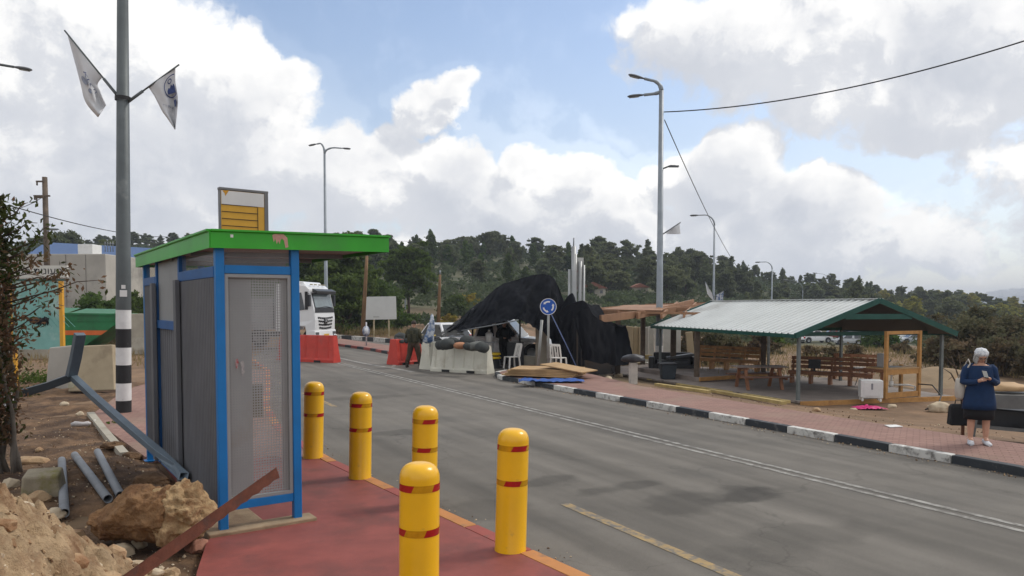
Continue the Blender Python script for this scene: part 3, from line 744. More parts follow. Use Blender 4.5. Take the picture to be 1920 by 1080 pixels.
# roof
X0, X1, Y0, Y1 = -.10, 1.80, -.10, SL + .20
def rz(x): return .018 * (x - X0)
mb = MB(); mb.add([(X0 + .03, Y0 + .03, 2.90), (X1 - .03, Y0 + .03, 2.90 + rz(X1)), (X1 - .03, Y1 - .03, 2.90 + rz(X1)), (X0 + .03, Y1 - .03, 2.90)], [(0, 3, 2, 1)])
mb.add([(X0, Y0, 3.03), (X1, Y0, 3.03 + rz(X1)), (X1, Y1, 3.03 + rz(X1)), (X0, Y1, 3.03)], [(0, 1, 2, 3)])
cm = M('ceiling_boards', (.17, .085, .065), .5, 0, .15, 3)
t, b = nodes_of(cm); wv_ = t.nodes.new('ShaderNodeTexWave'); wv_.inputs['Scale'].default_value = 3.2; wv_.inputs['Distortion'].default_value = .0; wv_.bands_direction = 'X'
co_ = t.nodes.new('ShaderNodeTexCoord'); t.links.new(co_.outputs['Object'], wv_.inputs['Vector']); src = b.inputs['Base Color'].links[0].from_socket
rr = t.nodes.new('ShaderNodeMapRange'); rr.inputs['From Min'].default_value = .0; rr.inputs['From Max'].default_value = .12; rr.inputs['To Min'].default_value = .35; t.links.new(wv_.outputs['Fac'], rr.inputs['Value'])
mm = t.nodes.new('ShaderNodeMix'); mm.data_type = 'RGBA'; mm.blend_type = 'MULTIPLY'; mm.inputs[0].default_value = 1; t.links.new(src, mm.inputs[6]); t.links.new(rr.outputs[0], mm.inputs[7]); t.links.new(mm.outputs[2], b.inputs['Base Color'])
roofo = mb.obj('roof', cm, sh)
mb = MB()
def fascia(a, b, h0, h1):
    a = Vector(a); b = Vector(b); d = (b - a).normalized(); o = Vector((d.y, -d.x, 0)).normalized()
    pr = [(0, 0), (0, h1), (.035, h1), (.035, h1 - .018), (.012, h1 - .03), (.012, 0)]
    mb.loft([[p + o * u + UP * w for u, w in pr] for p in (a, b)], smooth=False)
c4 = [Vector((X0, Y0, 2.865)), Vector((X1, Y0, 2.865 + rz(X1))), Vector((X1, Y1, 2.865 + rz(X1))), Vector((X0, Y1, 2.865))]
for i in range(4): fascia(c4[i], c4[(i + 1) % 4], 0, .185)
fo_ = mb.obj('fascia', greenp, roofo)
mb = MB()
for y in (1.1, 2.2, 3.3): mb.beam((X0 + .06, y, 2.875), (X1 - .06, y, 2.875 + rz(X1)), .05, .05)
mb.obj('purlin', steel, roofo)
# flaked paint on the fascia end
mb = MB()
x = .50
pl = [(.50, 3.02), (.555, 3.05), (.60, 3.05), (.655, 3.0), (.665, 2.905), (.635, 2.895), (.62, 2.97), (.60, 2.99), (.585, 2.975), (.575, 2.93), (.56, 2.965), (.545, 2.93), (.53, 2.985), (.515, 2.95)]
mb.add([(u, Y0 - .0145, w) for u, w in pl], [tuple(range(len(pl)))]); mb.obj('flaked_paint', M('pink_primer', (.52, .30, .24), .6, 0, .15, 30), fo_)
mb = MB(); mb.box((.10, Y0 - .0135, 2.99), (.028, .003, .03)); mb.obj('sticker', white, fo_)
# concrete footing
mb = MB(); mb.box((SD / 2, -.02, .0), (SD + .34, .24, .07)); mb.box((SD / 2 - .2, .75, -.02), (.55, 1.3, .06)); mb.obj('footing', M('dusty_footing', (.30, .22, .14), .9, 0, .2, 4, col2=(.2, .13, .08), amt=.5, bump=.4), sh, bevel=.012)

# route sign that stands on the roof
def onroof(x, y, z): return A0 + V * x + U * y + UP * z
sg = thing('route_sign', 'yellow and white bus stop plate in a grey frame on the green roof', 'stop sign', onroof(.16, .55, 3.03), srot + R(4))
w_, h_ = .60, .60
mb = MB(); mb.box((w_ / 2, 0, .285), (w_, .02, .57)); mb.obj('yellow_plate', M('stop_sign_yellow', (.60, .34, .035), .45, 0, .06, 5), sg)
mb = MB(); mb.box((w_ / 2, -.012, .655 - .17 + .0), (w_ - .01, .006, .165)); mb.obj('white_plate', M('matt_white_plate', (.60, .61, .61), .5, 0, .06, 4), sg)
mb = MB()
for i in range(5): mb.box((w_ / 2 - .045, -.0125, .06 + .085 * i), (w_ - .11, .005, .007))
mb.box((w_ - .095, -.0125, .2), (.007, .005, .39)); mb.obj('row_divider', black, sg)
mb = MB(); mb.add([(.02, -.016, .565), (.11, -.016, .575), (.075, -.016, .525), (.06, -.016, .50), (.05, -.016, .53)], [(0, 4, 3, 2, 1)]); mb.obj('torn_corner', M('torn_ochre', (.5, .25, .02), .6), sg)
mb = MB(); mb.box((w_ + .03, .02, .29), (.055, .07, .58)); mb.box((w_ / 2 + .02, .02, .592), (w_ + .08, .07, .03)); mb.box((-.008, .02, .29), (.012, .07, .575)); mb.obj('frame', M('sign_frame_grey', (.16, .165, .17), .5, .3, .1, 4), sg, bevel=.004)

sg.scale = (.78, 1, .88)
# ------------------------------------------------------------------ bollards
def bollard(loc, label, hrot, lean, twist):
    t = thing('bollard', label, 'bollard', loc, hrot, 'yellow bollards along the red pavement edge')
    r = .147
    mb = MB(); pr = [(r + .004, -.03), (r + .003, .012), (r, .02), (r, 1.03)]
    for k in range(1, 13):
        a = k / 12 * math.pi / 2; pr.append((max(.0006, r * math.cos(a) ** .62), 1.03 + .12 * math.sin(a) ** .9))
    mb.lathe(pr, n=40)
    po = mb.obj('post', yellowp, t); po.rotation_euler = (0, lean, 0)
    for z in (.98, .655):
        mb = MB(); n = 72
        for j in range(n):
            a0, a1 = 2 * math.pi * j / n, 2 * math.pi * (j + 1) / n
            mb.cur = 1 if (j // 12) % 2 else 0
            sl_ = .06 if mb.cur == 0 else .06
            h = .052
            sk0 = .10; q = r + .0025
            mb.add([(q * math.cos(a0 + sk0 * 0), q * math.sin(a0), z - h / 2), (q * math.cos(a1), q * math.sin(a1), z - h / 2), (q * math.cos(a1 + .16), q * math.sin(a1 + .16), z + h / 2), (q * math.cos(a0 + .16), q * math.sin(a0 + .16), z + h / 2)], [(0, 1, 2, 3)], True)
        bd = mb.obj('reflective_band', [redband, goldband], po); bd.rotation_euler = (0, 0, twist + z * 1.3)
    return t
bollard((-.69, 5.44, 0), 'yellow bollard nearest the camera, its foot cut off by the picture edge', 0, R(.6), 2.1)
bollard(G(957, 1030), 'yellow bollard closest to the roadway with the yellow lane line', 0, R(1.5), 3.3)
bollard((-1.02, 8.55, 0), 'yellow bollard half hidden behind the one nearest the camera', 0, R(1.3), 1.2)
bollard(G(675, 895), 'second yellow bollard from the bus shelter', 0, R(1.2), .5)
bollard(G(587, 857), 'yellow bollard beside the bus shelter, farthest from the camera', 0, R(1.6), .2)

# ------------------------------------------------------------------ street lamps
def lamp(label, loc, H, arms, r0=.13, r1=.07, mat=polelight, group=None, head=.75, name='street_lamp', n=16, base=True):
    """arms: list of (azimuth from +Y clockwise, reach, droop of the head, start height offset)"""
    t = thing(name, label, 'street lamp', loc, 0, group)
    hb = H - max(a[1] for a in arms) * .62
    mb = MB(); mb.tube([(0, 0, -.2), (0, 0, .02), (0, 0, hb)], [r0, r0, r1], n); po = mb.obj('pole', mat, t)
    if base:
        mb = MB(); mb.box((0, 0, .015), (r0 * 4, r0 * 4, .03)); mb.obj('base_plate', steel, po)
    for (a, reach, off, tilt) in arms:
        d = Vector((math.sin(R(a)), math.cos(R(a)), 0)); pts = []
        hh = H - hb - off
        for k in range(11):
            q = k / 10 * R(84); pts.append(Vector((0, 0, hb)) + d * (reach * .62 * (1 - math.cos(q))) + UP * (hh * math.sin(q)))
        e = pts[-1] + d * reach * .38 + UP * (-math.sin(R(tilt)) * reach * .38); pts.append(e)
        mb = MB(); mb.tube(pts, [r1] * 4 + [r1 * .8] * 4 + [r1 * .62] * 4, 10); mb.obj('arm', mat, t)
        hd = (d - UP * math.tan(R(tilt))).normalized(); sd = Vector((-d.y, d.x, 0)); hu = sd.cross(hd) if sd.cross(hd).z > 0 else -sd.cross(hd)
        mb = MB(); rings = []
        for k, (u, w, h) in enumerate(((-.03, .03, .03), (.08, .05, .05), (.3, .09, .075), (.62, .12, .085), (.85, .10, .07), (.97, .05, .04), (1.0, .012, .012))):
            rings.append([e + hd * (u * head) + sd * (w * head * 1.25 * math.cos(j * math.pi / 8)) + hu * (h * head * 1.2 * math.sin(j * math.pi / 8) * (1 if j < 8 else .8)) for j in range(16)])
        mb.loft(rings); ho = mb.obj('lamp_head', M('lamp_head_grey', (.10, .105, .11), .5, .2, .1, 4), t)
        mb = MB(); rings = []
        for u, w in ((.30, .02), (.4, .075), (.62, .095), (.82, .07), (.9, .02)):
            rings.append([e + hd * (u * head) + sd * (w * head * 1.2 * math.cos(j * math.pi / 5)) - hu * (.072 * head + .035 * head * max(0, math.sin(j * math.pi / 5)) - .0) for j in range(10)])
        mb.loft(rings); mb.obj('lens', M('lamp_lens', (.3, .3, .28), .2), ho)
    return t
# left post with painted bands
Lp = G(232, 772)
t = thing('street_lamp', 'tall grey lamp post beside the bus shelter with black and white bands at its foot', 'street lamp', Lp)
t.rotation_euler.y = R(1.15)
mb = MB(); mb.tube([(0, 0, -.3), (0, 0, 2.62), (0, 0, 9.6)], [.152, .149, .105], 28); po = mb.obj('pole', polegrey, t)
zb = [0, .25, .63, 1.02, 1.40, 1.80, 2.21]
for i in range(6):
    mb = MB(); mb.lathe([(.1535 - .0004 * i, zb[i]), (.1533 - .0004 * i, zb[i + 1] - .004)], n=28)
    mb.obj('painted_band', [worn('band_black', (.018, .018, .02), .12, (.12, .12, .12)), worn('band_white', (.66, .66, .66), .12, (.4, .4, .4))][i % 2], po)
mb = MB(); mb.lathe([(.158, 6.66), (.158, 6.74)], n=28); mb.obj('clamp', black, po)
mb = MB(); fdir = (Vector((0, 0, 0)) - Lp).normalized()
mb.box((fdir.x * .152, fdir.y * .152, 2.56), (.14, .02, .14), Matrix.Rotation(math.atan2(fdir.y, fdir.x) + math.pi / 2, 3, 'Z')); mb.box((fdir.x * .150, fdir.y * .150, 2.70), (.08, .02, .08), Matrix.Rotation(math.atan2(fdir.y, fdir.x) + math.pi / 2, 3, 'Z')); mb.obj('sticker', white, po)
mb = MB(); mb.tube([(0, 0, 9.6), (.15, .1, 10.3), (.7, .45, 10.8), (1.6, 1.0, 10.9)], [.09, .08, .07, .05], 12); mb.obj('arm', polegrey, t)
mb = MB(); mb.blob((1.95, 1.22, 10.88), (.42, .3, .09), 2, .02); mb.obj('lamp_head', polegrey, t)

# flags on the left post: cloth is a sheet between two outlines
def flag(label, pole_px, A, B, D, art, group='white flags on the lamp post', dphase=0.0):
    t = thing('flag', label, 'flag', P(*pole_px[0], D), 0, group)
    mb = MB(); p0, p1 = P(*pole_px[0], D), P(*pole_px[1], D); k = p0.lerp(p1, .32)
    mb.tube([p0, k], .032, 8); mb.tube([k, p1], .018, 8); mb.obj('flagpole', polegrey, t, world=True)
    def curve(pts, v):
        x = v * (len(pts) - 1); i = min(int(x), len(pts) - 2); f = x - i
        pm = [np.array(pts[max(0, min(len(pts) - 1, i + q))], float) for q in (-1, 0, 1, 2)]
        return .5 * ((2 * pm[1]) + (-pm[0] + pm[2]) * f + (2 * pm[0] - 5 * pm[1] + 4 * pm[2] - pm[3]) * f * f + (-pm[0] + 3 * pm[1] - 3 * pm[2] + pm[3]) * f ** 3)
    def F(u, v, lift=0.0):
        a, b = curve(A, v), curve(B, v); p = a + (b - a) * u
        dep = D + (.10 * math.sin(u * 7 + v * 3 + dphase) + .03 * math.sin(u * 15 - v * 5)) * min(1, v * 1.5 + .1)
        return P(p[0], p[1], dep) + Vector((0, -lift, 0))
    mb = MB(); mb.grid([[F(i / 16, j / 28) for i in range(17)] for j in range(29)])
    cl_ = mb.obj('cloth', flagw, t, world=True)
    sld = cl_.modifiers.new('thickness', 'SOLIDIFY'); sld.thickness = .004
    for nm, m, geo in art(F):
        mb = MB(); mb.add(*geo); mb.obj(nm, m, cl_ if False else t, world=True)
    return t
def on_cloth(F, geo, c, sx, sy, rot=0, lift=.07):
    vs, fs = geo; out = []
    for v in vs:
        x, y = v.x * math.cos(rot) - v.y * math.sin(rot), v.x * math.sin(rot) + v.y * math.cos(rot)
        out.append(F(min(1.02, c[0] + x * sx), min(1, max(0, c[1] - y * sy)), lift))
    return out, fs
def ring_geo(r0, r1, n=40):
    vs = [Vector((r * math.cos(2 * math.pi * i / n), r * math.sin(2 * math.pi * i / n), 0)) for i in range(n) for r in (r0, r1)]
    return vs, [(2 * i, 2 * i + 1, (2 * i + 3) % (2 * n), (2 * i + 2) % (2 * n)) for i in range(n)]
def split_long(geo, k=.12): return geo
def art_left(F):
    out = []
    vs, fs = text_geo("KLGD", 1.0)
    out.append(('lettering', inkblue, on_cloth(F, (vs, fs), (.66, .44), .26, .15, R(-62))))
    bl = MB(); 
    pts = [Vector((.34 * math.cos(a), .34 * math.sin(a), 0)) for a in np.linspace(0, 2 * math.pi, 20)[:-1]]
    out.append(('emblem', inkgrey, on_cloth(F, (pts, [tuple(range(19))]), (.33, .44), .38, .16, 0, .05)))
    out.append(('emblem', inkgrey, on_cloth(F, (pts, [tuple(range(19))]), (.50, .58), .30, .14, 0, .05)))
    return out
def art_right(F):
    out = []
    out.append(('emblem_ring', inkblue, on_cloth(F, ring_geo(.9, 1.0), (.86, .30), .36, .165)))
    hill = [Vector(p + (0,)) for p in ((-.75, -.45), (.3, -.7), (.33, -.1), (.2, .1), (.05, -.05), (-.1, .18), (-.3, -.1), (-.5, .0), (-.7, -.2))]
    out.append(('emblem', inkblue, on_cloth(F, (hill, [tuple(range(9))]), (.86, .30), .36, .165, 0, .06)))
    out.append(('emblem', inkblue, on_cloth(F, ring_geo(.16, .26, 16), (.80, .22), .36, .165)))
    vs, fs = text_geo("ןויצע שוג", 1.0); out.append(('lettering', inkblue, on_cloth(F, (vs, fs), (.64, .60), .12, .075, R(-30))))
    vs, fs = text_geo("תירוזא הצעומ", 1.0); out.append(('lettering', inkgrey, on_cloth(F, (vs, fs), (.42, .52), .085, .045, R(-34))))
    bar = [Vector(p + (0,)) for p in ((-.12, .5), (.16, .5), (.16, -.6), (-.02, -.6))]
    out.append(('emblem', inkblue, on_cloth(F, (bar, [(0, 1, 2, 3)]), (.86, .56), .5, .12, 0, .055)))
    return out
flag('white flag with dark lettering hanging left of the banded lamp post', ((229, 190), (121, 57)), [(127, 67), (138, 108), (151, 156), (161, 192), (184, 220)], [(191, 146), (183, 158), (188, 171), (193, 184), (199, 197)], Lp.y, art_left)
flag('white flag with round blue emblem hanging right of the banded lamp post', ((236, 194), (336, 121)), [(278, 163), (290, 181), (304, 208), (314, 222), (328, 243)], [(329, 127), (329, 152), (334, 185), (332, 212), (329, 242)], Lp.y, art_right, dphase=1.5)

# the others
q = P(-70, 640, 30); lamp('street lamp whose head reaches into the upper left corner', (q.x, 30, gz(q.x, 30)), 12.0, [(92, 2.6, .0, 10)], .13, .08, mat=polegrey)
q = P(612, 600, 46); lamp('twin headed street lamp rising behind the truck', (q.x, 46, -.06), 12.3, [(-80, .52, .05, 8), (80, 1.08, .3, 2)], .13, .07, group=None, head=.56)
BLX = P(1236, 640, 33)
bl_ = lamp('tall double headed street lamp behind the picnic roof with cables', (BLX.x, 33, gz(BLX.x, 33)), 12.78 + .0, [(-90, .80, .05, -14), (-78, .80, .62, 3)], .16, .10, head=.72)
mb = MB(); gzb = gz(BLX.x, 33)
for i, (z0, z1) in enumerate(((1.05, 1.45), (.55, 1.05), (.1, .55))):
    mb = MB(); mb.lathe([(.166, z0 - .3), (.166, z1 - .3)], n=20); mb.obj('painted_band', [white, black, white][i], [c for c in kids(bl_) if c.name.startswith('pole')][0])
mb = MB(); mb.tube([(0, 0, 7.3 - gzb + .95), (.4, -.1, 7.45 - gzb + .95), (.62, -.1, 7.45 - gzb + .95)], .035, 8); mb.box((.55, -.1, 7.42 - gzb + .95), (.42, .16, .07)); mb.obj('bracket', polegrey, bl_)
for label, px, D, H, reach, off in (('single armed street lamp just right of the tall cable post', 1338, 80, 12.2, 1.75, 0), ('small single armed street lamp above the picnic roof', 1447, 120, 11.2, 1.9, 0)):
    q = P(px, 560, D); z = gz(q.x, D); topz = P(px, 403 if px < 1400 else 491, D).z
    t = lamp(label, (q.x, D, z), topz - z, [(-90, reach, 0, 2)], .14, .09, head=1.0)
    mb = MB(); hz_ = P(px, 484 if px < 1400 else 546, D).z - z; mb.beam((0, 0, hz_), (1.1, -.1, hz_ + .1), .07, .07); mb.obj('bracket', polegrey, t)
for label, px, py, D in (('street lamp standing on the scrub slope left of the black canopy', 760, 497, 95), ('faint street lamp in front of the forest beyond the picnic roof', 1505, 537, 170), ('farthest faint street lamp above the ridge of the picnic roof', 1553, 552, 210)):
    q = P(px, 560, D); z = gz(q.x, D); H = max(5.5, P(px, py, D).z - z)
    lamp(label, (q.x, D, z), H, [(-90, 1.5 if D < 100 else 3.4, 0, -6)], .10, .07, head=.8 if D < 100 else 1.4, n=8)
# small flag on the tall lamp
t = thing('flag', 'small white flag tied to the tall cable lamp post', 'flag', P(1240, 440, 33))
mb = MB(); mb.tube([P(1240, 441, 33), P(1276, 417, 33)], .025, 6); mb.obj('flagpole', polegrey, t, world=True)
mb = MB(); mb.grid([[P(1248 + (1274 - 1248) * u + 2 * v, 437 - 17 * u + v * (2 + 17 * u), 33 + .12 * math.sin(u * 6)) for u in np.linspace(0, 1, 9)] for v in np.linspace(0, 1, 5)]); mb.obj('cloth', flagw, t, world=True)
# overhead cables
def cable(label, a, b, sag, r=.018, name='overhead_cable'):
    pts = [a.lerp(b, k / 24) + Vector((0, 0, -sag * 4 * (k / 24) * (1 - k / 24))) for k in range(25)]
    mb = MB(); mb.tube(pts, r, 6); return tag(mb.obj(name, wire, loc=None), label, 'cable')
cable('black cable sagging from the tall lamp post to the upper right corner', P(1245, 210, 33), P(2060, 30, 24), .62, .026)
cable('thin cable slanting down from the tall lamp post to the forest', P(1246, 225, 33), P(1382, 500, 80), .5, .022)
cable('thin power line crossing behind the banded lamp post', P(20, 386, 30), P(322, 444, 62), .35, .022)
cable('short service wire from the wooden utility pole towards the vine', P(76, 372, 47.8), P(-40, 400, 30), .25, .02)
cable('faint power line over the hill crest left of the domed tree', P(735, 452, 120), P(880, 450, 150), .1, .03)
# wooden utility pole and leaning poles
q = P(90, 560, 48); t = thing('utility_pole', 'wooden utility pole with short cross arms behind the teal board', 'utility pole', (q.x, 48, gz(q.x, 48)))
z0 = gz(q.x, 48); top = P(90, 332, 48).z - z0
mb = MB(); mb.tube([(0, 0, -.3), (0, 0, top)], [.2, .15], 12); mb.obj('pole', oldwood, t)
for zf, x0, x1 in ((352, -.45, .02), (356 + 12, -.62, .4), (371, -.5, .02)):
    mb = MB(); z = P(90, zf if zf != 352 else 341, 48).z - z0; mb.beam((x0, -.16, z), (x1, -.16, z), .09, .1); mb.tube([(x0 + .05, -.16, z), (x0 + .05, -.16, z - .25)], .05, 8); mb.obj('cross_arm', oldwood, t)
mb = MB(); z = P(90, 431, 48).z - z0; mb.beam((.1, -.1, z - .1), (.4, -.2, z), .05, .05); mb.blob((.6, -.2, z + .02), (.38, .16, .08), 2, .02); mb.obj('lamp_head', polelight, t)
for label, pb, pt, D in (('leaning wooden pole beside the blank white board', (679, 632), (688, 480), 52), ('wooden pole behind the soldier at the barriers', (821, 618), (825, 515), 62)):
    a = P(*pb, D); b = P(*pt, D); a.z = gz(a.x, a.y) - .1; t = thing('wooden_pole', label, 'pole', a)
    mb = MB(); mb.tube([a, a.lerp(b, .8), b], [.17, .12, .10], 10); mb.obj('pole', M('brown_pole_wood', (.20, .12, .06), .8, 0, .2, 3, bump=.1), t, world=True)
    mb = MB(); mb.tube([b, b + Vector((0, 0, .35))], .07, 8); mb.obj('pole_cap', polelight, t, world=True)
# ------------------------------------------------------------------ left side: rubble, pipes, board, skip
def rocklet(label, c, r, m, seed, amp=.25, sub=3, name='rock', rot=0.0, group='loose stones by the shelter', ridged=True, cut=True):
    mb = MB(); mb.blob((0, 0, 0), r, sub, amp, 1.3, seed, flat=-.45 * r[2], ridged=ridged)
    if cut:                          # broken faces
        rr = random.Random(seed)
        for _ in range(6):
            nrm = Vector((rr.uniform(-1, 1), rr.uniform(-1, 1), rr.uniform(-.2, 1))).normalized(); d = min(r) * rr.uniform(.62, .9)
            sc = Vector((nrm.x * r[0], nrm.y * r[1], nrm.z * r[2])).length * .80
            mb.v = [p - nrm * max(0, p.dot(nrm) - sc) for p in mb.v]
    return tag(mb.obj(name, m, loc=c, rotz=rot), label, 'rock', group)
def on_dirt(px, py, dz_=0.0, z=0.0):
    p = G(px, py, z)
    for _ in range(6): p = G(px, py, dirt_h(p.x, p.y))
    return p + Vector((0, 0, dz_))
# big broken lump of earth and concrete beside the shelter
L0 = Vector((-3.38, 6.95, 0))
t = thing('rubble_lump', 'big broken lump of brown earth and concrete lying against the bus shelter', 'rubble', L0, 0)
c0 = P(338, 962, 7.0); c1 = P(232, 968, 7.0)
mb = MB(); mb.blob(c0, (.275, .28, .265), 5, .36, 1.7, 4, ridged=True); mb.obj('concrete_end', M('pale_rubble_face', (.44, .30, .16), .95, 0, .3, 9, col2=(.24, .13, .06), amt=.5, scale2=5, bump=1.0, bscale=30, dist=.04), t, world=True)
mb = MB(); rings = []
for k in range(13):
    u = k / 12; c = P(176 + 156 * u, 974 - 16 * u + 6 * math.sin(u * 9), 7.0 + .05 * math.sin(u * 5)); a = .10 + .16 * sm(0, .5, u); b = .16 + .10 * sm(0, .3, u)
    rings.append([c + Vector((.02 * noise.noise(Vector((k, j, 3))), math.cos(j * math.pi / 12) * b * (1 + .25 * noise.noise(Vector((k * .6, j * .5, 0)))), math.sin(j * math.pi / 12) * a * (1 + .3 * noise.noise(Vector((k * .5, j * .45, 7)))))) for j in range(24)])
mb.loft(rings); o = mb.obj('earth_body', clod, t, world=True)
o.modifiers.new('sub', 'SUBSURF').render_levels = 3
tx_ = bpy.data.textures.new('clods', 'CLOUDS'); tx_.noise_scale = .09; tx_.noise_depth = 5
for o in kids(t): dm = o.modifiers.new('clods', 'DISPLACE'); dm.texture = tx_; dm.strength = .085; dm.mid_level = .55; dm.texture_coords = 'LOCAL'
# crust stones on it
def stuffmesh(mb, c, r, seed, sub=1, amp=.3): mb.blob(c, r, sub, amp, 1.4, seed)
# pipes
for i, (a, b, lab) in enumerate((((116, 872), (121, 972), 'short grey plastic pipe with its open end facing the camera'), ((140, 862), (203, 945), 'grey plastic pipe, the middle of three on the dirt'), ((183, 856), (226, 938), 'grey plastic pipe nearest the bus shelter of three on the dirt'))):
    pa = on_dirt(*a, .075); pb = on_dirt(*b, .06)
    d = (pb - pa).normalized(); mb = MB(); r = .052
    prof = []; x = d.cross(UP).normalized(); y = x.cross(d); n = 20
    rings = []
    for s_, rr in ((0, r), (0, r), (1, r), (1, r * .86), (.9, r * .86)):
        c = pa.lerp(pb, s_); rings.append([c + (x * math.cos(2 * math.pi * j / n) + y * math.sin(2 * math.pi * j / n)) * rr for j in range(n)])
    mb.loft(rings, cap=True)
    tag(mb.obj('plastic_pipe', pvc), lab, 'pipe', 'grey plastic pipes on the dirt')
# concrete block corner
c = on_dirt(82, 925); mb = MB(); mb.box((0, 0, .13), (.44, .36, .30), Matrix.Rotation(.35, 3, 'Z') @ Matrix.Rotation(.16, 3, 'X'), .88)
o = mb.obj('concrete_block', M('mossy_concrete', (.30, .26, .19), .9, 0, .2, 6, col2=(.2, .18, .06), amt=.5, bump=.4), loc=c, bevel=.03); tag(o, 'small grey concrete block sitting beside the open plastic pipe', 'concrete block')
# loose stones
ST = [(60, 868, (.30, .16, .07), 'flat pale slab stone on the dirt at the far left', rock), (478 * 600 / 1906, 778, (.085, .07, .06), 'squarish tan stone on dirt below the banded lamp post', rockw), (235 * 600 / 1906, 846, (.10, .06, .05), 'small tan stone right of the flat slab', rock),
      (225, 1040, (.15, .10, .07), 'white angular stone in front of the big rubble lump', rockw), (262, 1022, (.12, .07, .075), 'pale pointed stone leaning under the rubble lump', rockw), (238, 1008, (.09, .06, .05), 'brown stone between the pale stones and the rubble lump', rock),
      (20, 912, (.12, .10, .08), 'pale block stone on top of the rubble mound', rockw), (105, 968, (.12, .09, .08), 'pale stone on the slope of the rubble mound', rockw), (140, 1008, (.10, .07, .06), 'orange tan stone at the foot of the rubble mound', rock), (18, 828, (.07, .05, .04), 'small white stone at the far left picture edge', rockw),
      (70, 940, (.16, .10, .09), 'tan boulder face high on the rubble mound', rock), (370, 1030, (.14, .12, .07), 'reddish slab stone beside the foot of the rusty angle bar', M('reddish_rock', (.34, .16, .11), .9, 0, .2, 6, bump=.5, bscale=22)), (120, 760, (.12, .08, .06), 'pale flat stone far back on the dirt', rockw)]
for i, (px, py, r, lab, m) in enumerate(ST):
    rocklet(lab, on_dirt(px, py, r[2] * .35), r, m, i + 3, .22, 4, rot=i * 1.3)
# litter
for i, (px, py, w, l, lab, m) in enumerate(((152, 800, .10, .34, 'crushed grey plastic bottle lying on the dirt', M('dusty_plastic', (.42, .40, .40), .35, 0, .2, 12, bump=.6)), (181, 795, .07, .16, 'white plastic cup by the edge of the brick walk', plastw))):
    c = on_dirt(px, py, .05); mb = MB(); mb.tube([(-l / 2, 0, 0), (-l * .3, 0, .01), (l * .1, .01, -.005), (l * .36, 0, 0), (l / 2, 0, 0)], [w * .3, w * .55, w * .42, w * .5, w * .22], 12)
    tag(mb.obj('plastic_bottle' if i == 0 else 'plastic_cup', m, loc=c, rotz=.5 + i), lab, 'litter')
# gravel over the mound and the dirt: nobody could count it
mb = MB(); rr = random.Random(5)
ico = [Vector(v) for v in ((0, 0, 1), (.9, 0, .1), (-.2, .85, .2), (-.7, -.5, .1), (.3, -.8, -.1), (.2, .3, -.8))]
icf = [(0, 1, 2), (0, 2, 3), (0, 3, 4), (0, 4, 1), (5, 2, 1), (5, 3, 2), (5, 4, 3), (5, 1, 4)]
def pebble(x, y, z, r):
    m = Matrix.Rotation(rr.uniform(0, 6.3), 3, Vector((rr.uniform(-1, 1), rr.uniform(-1, 1), 1)).normalized()); s_ = Vector((r * rr.uniform(.7, 1.5), r * rr.uniform(.7, 1.2), r * rr.uniform(.5, .9)))
    mb.add([Vector((x, y, z)) + m @ Vector((p.x * s_.x, p.y * s_.y, p.z * s_.z)) for p in ico], icf)
cnt = 0
while cnt < 15000:
    y = 3.0 + 12.5 * rr.random() ** 1.7; xr = backline_x(y); x = xr - rr.random() ** 1.25 * (2.2 + y * .45)
    w = mound(x, y); 
    if rr.random() > .28 + 1.2 * w and y > 5: continue
    r = .006 + .022 * rr.random() ** 4 + (.020 * rr.random() ** 6 if w > .15 else 0)
    mb.cur = rr.choice((0, 1, 2, 2) if w < .12 else (0, 0, 1, 2)); pebble(x, y, dirt_h(x, y) + r * .3 + (.09 * sm(.04, .3, w)), r * (1.25 if w > .2 else 1)); cnt += 1
for k in range(420):
    y = 2.9 + 3.6 * rr.random(); x = backline_x(y) - .1 - rr.random() * 2.6; w = mound(x, y)
    if w < .10: continue
    r = .014 + .062 * rr.random() ** 3.2; mb.cur = rr.choice((0, 0, 1)); i0 = len(mb.v); mb.blob((x, y, dirt_h(x, y) + .09 + r * .15), (r * rr.uniform(.9, 1.5), r, r * rr.uniform(.6, .9)), 2, .35, 1.6, k, ridged=True); mb.sm[-320:] = [False] * 320
for k in range(2600):                      # grit swept against both kerbs and over the bank
    q = rr.random()
    if q < .45: p = SN(rr.uniform(-4, 20), KN - .03 - .30 * rr.random() ** 2.5); z = ZR; r = .006 + .016 * rr.random() ** 3
    elif q < .6:
        i = rr.randrange(2, 8); a, b = Vector(near_edge[i]), Vector(near_edge[i + 1]); p = a.lerp(b, rr.random()) + Vector((.03 + .35 * rr.random() ** 2.5, .02)); z = ZR; r = .005 + .012 * rr.random() ** 3
    else: p = SN(rr.uniform(-4, 18), 13.1 + 4.5 * rr.random()); z = gz(p.x, p.y); r = .008 + .026 * rr.random() ** 4
    mb.cur = rr.choice((0, 1, 2, 2)); pebble(p.x, p.y, z + r * .3, r)
o = mb.obj('gravel', [rock, rockw, M('dark_clods', (.115, .065, .035), .95, 0, .3, 20)]); o['kind'] = 'stuff'
# the mound itself gets its own skin
mb = MB(); rows = []
for i in range(230):
    y = 2.3 + i / 229 * 4.9; row = []
    for j in range(230):
        x = -6.8 + j / 229 * 5.4; m = mound(x, y); v = Vector((x, y, 0))
        ok = m > .05 and x < backline_x(y) + .10
        z = dirt_h(x, y) + .012 if x < backline_x(y) + .1 else -.3
        vd = noise.voronoi(v * 7)[0]; ve = noise.voronoi(v * 17)[0]
        z += (.07 + .06 * noise.fractal(v * 5, 1, 2, 5) + .13 * (vd[1] - vd[0]) + .06 * (ve[1] - ve[0]) + .014 * abs(noise.noise(v * 40))) * sm(.04, .3, m) - .10 * (1 - sm(.04, .14, m))
        row.append(Vector((x, y, z)))
    rows.append(row)
mb.grid(rows); struct(mb.obj('rubble_mound', rubblem))
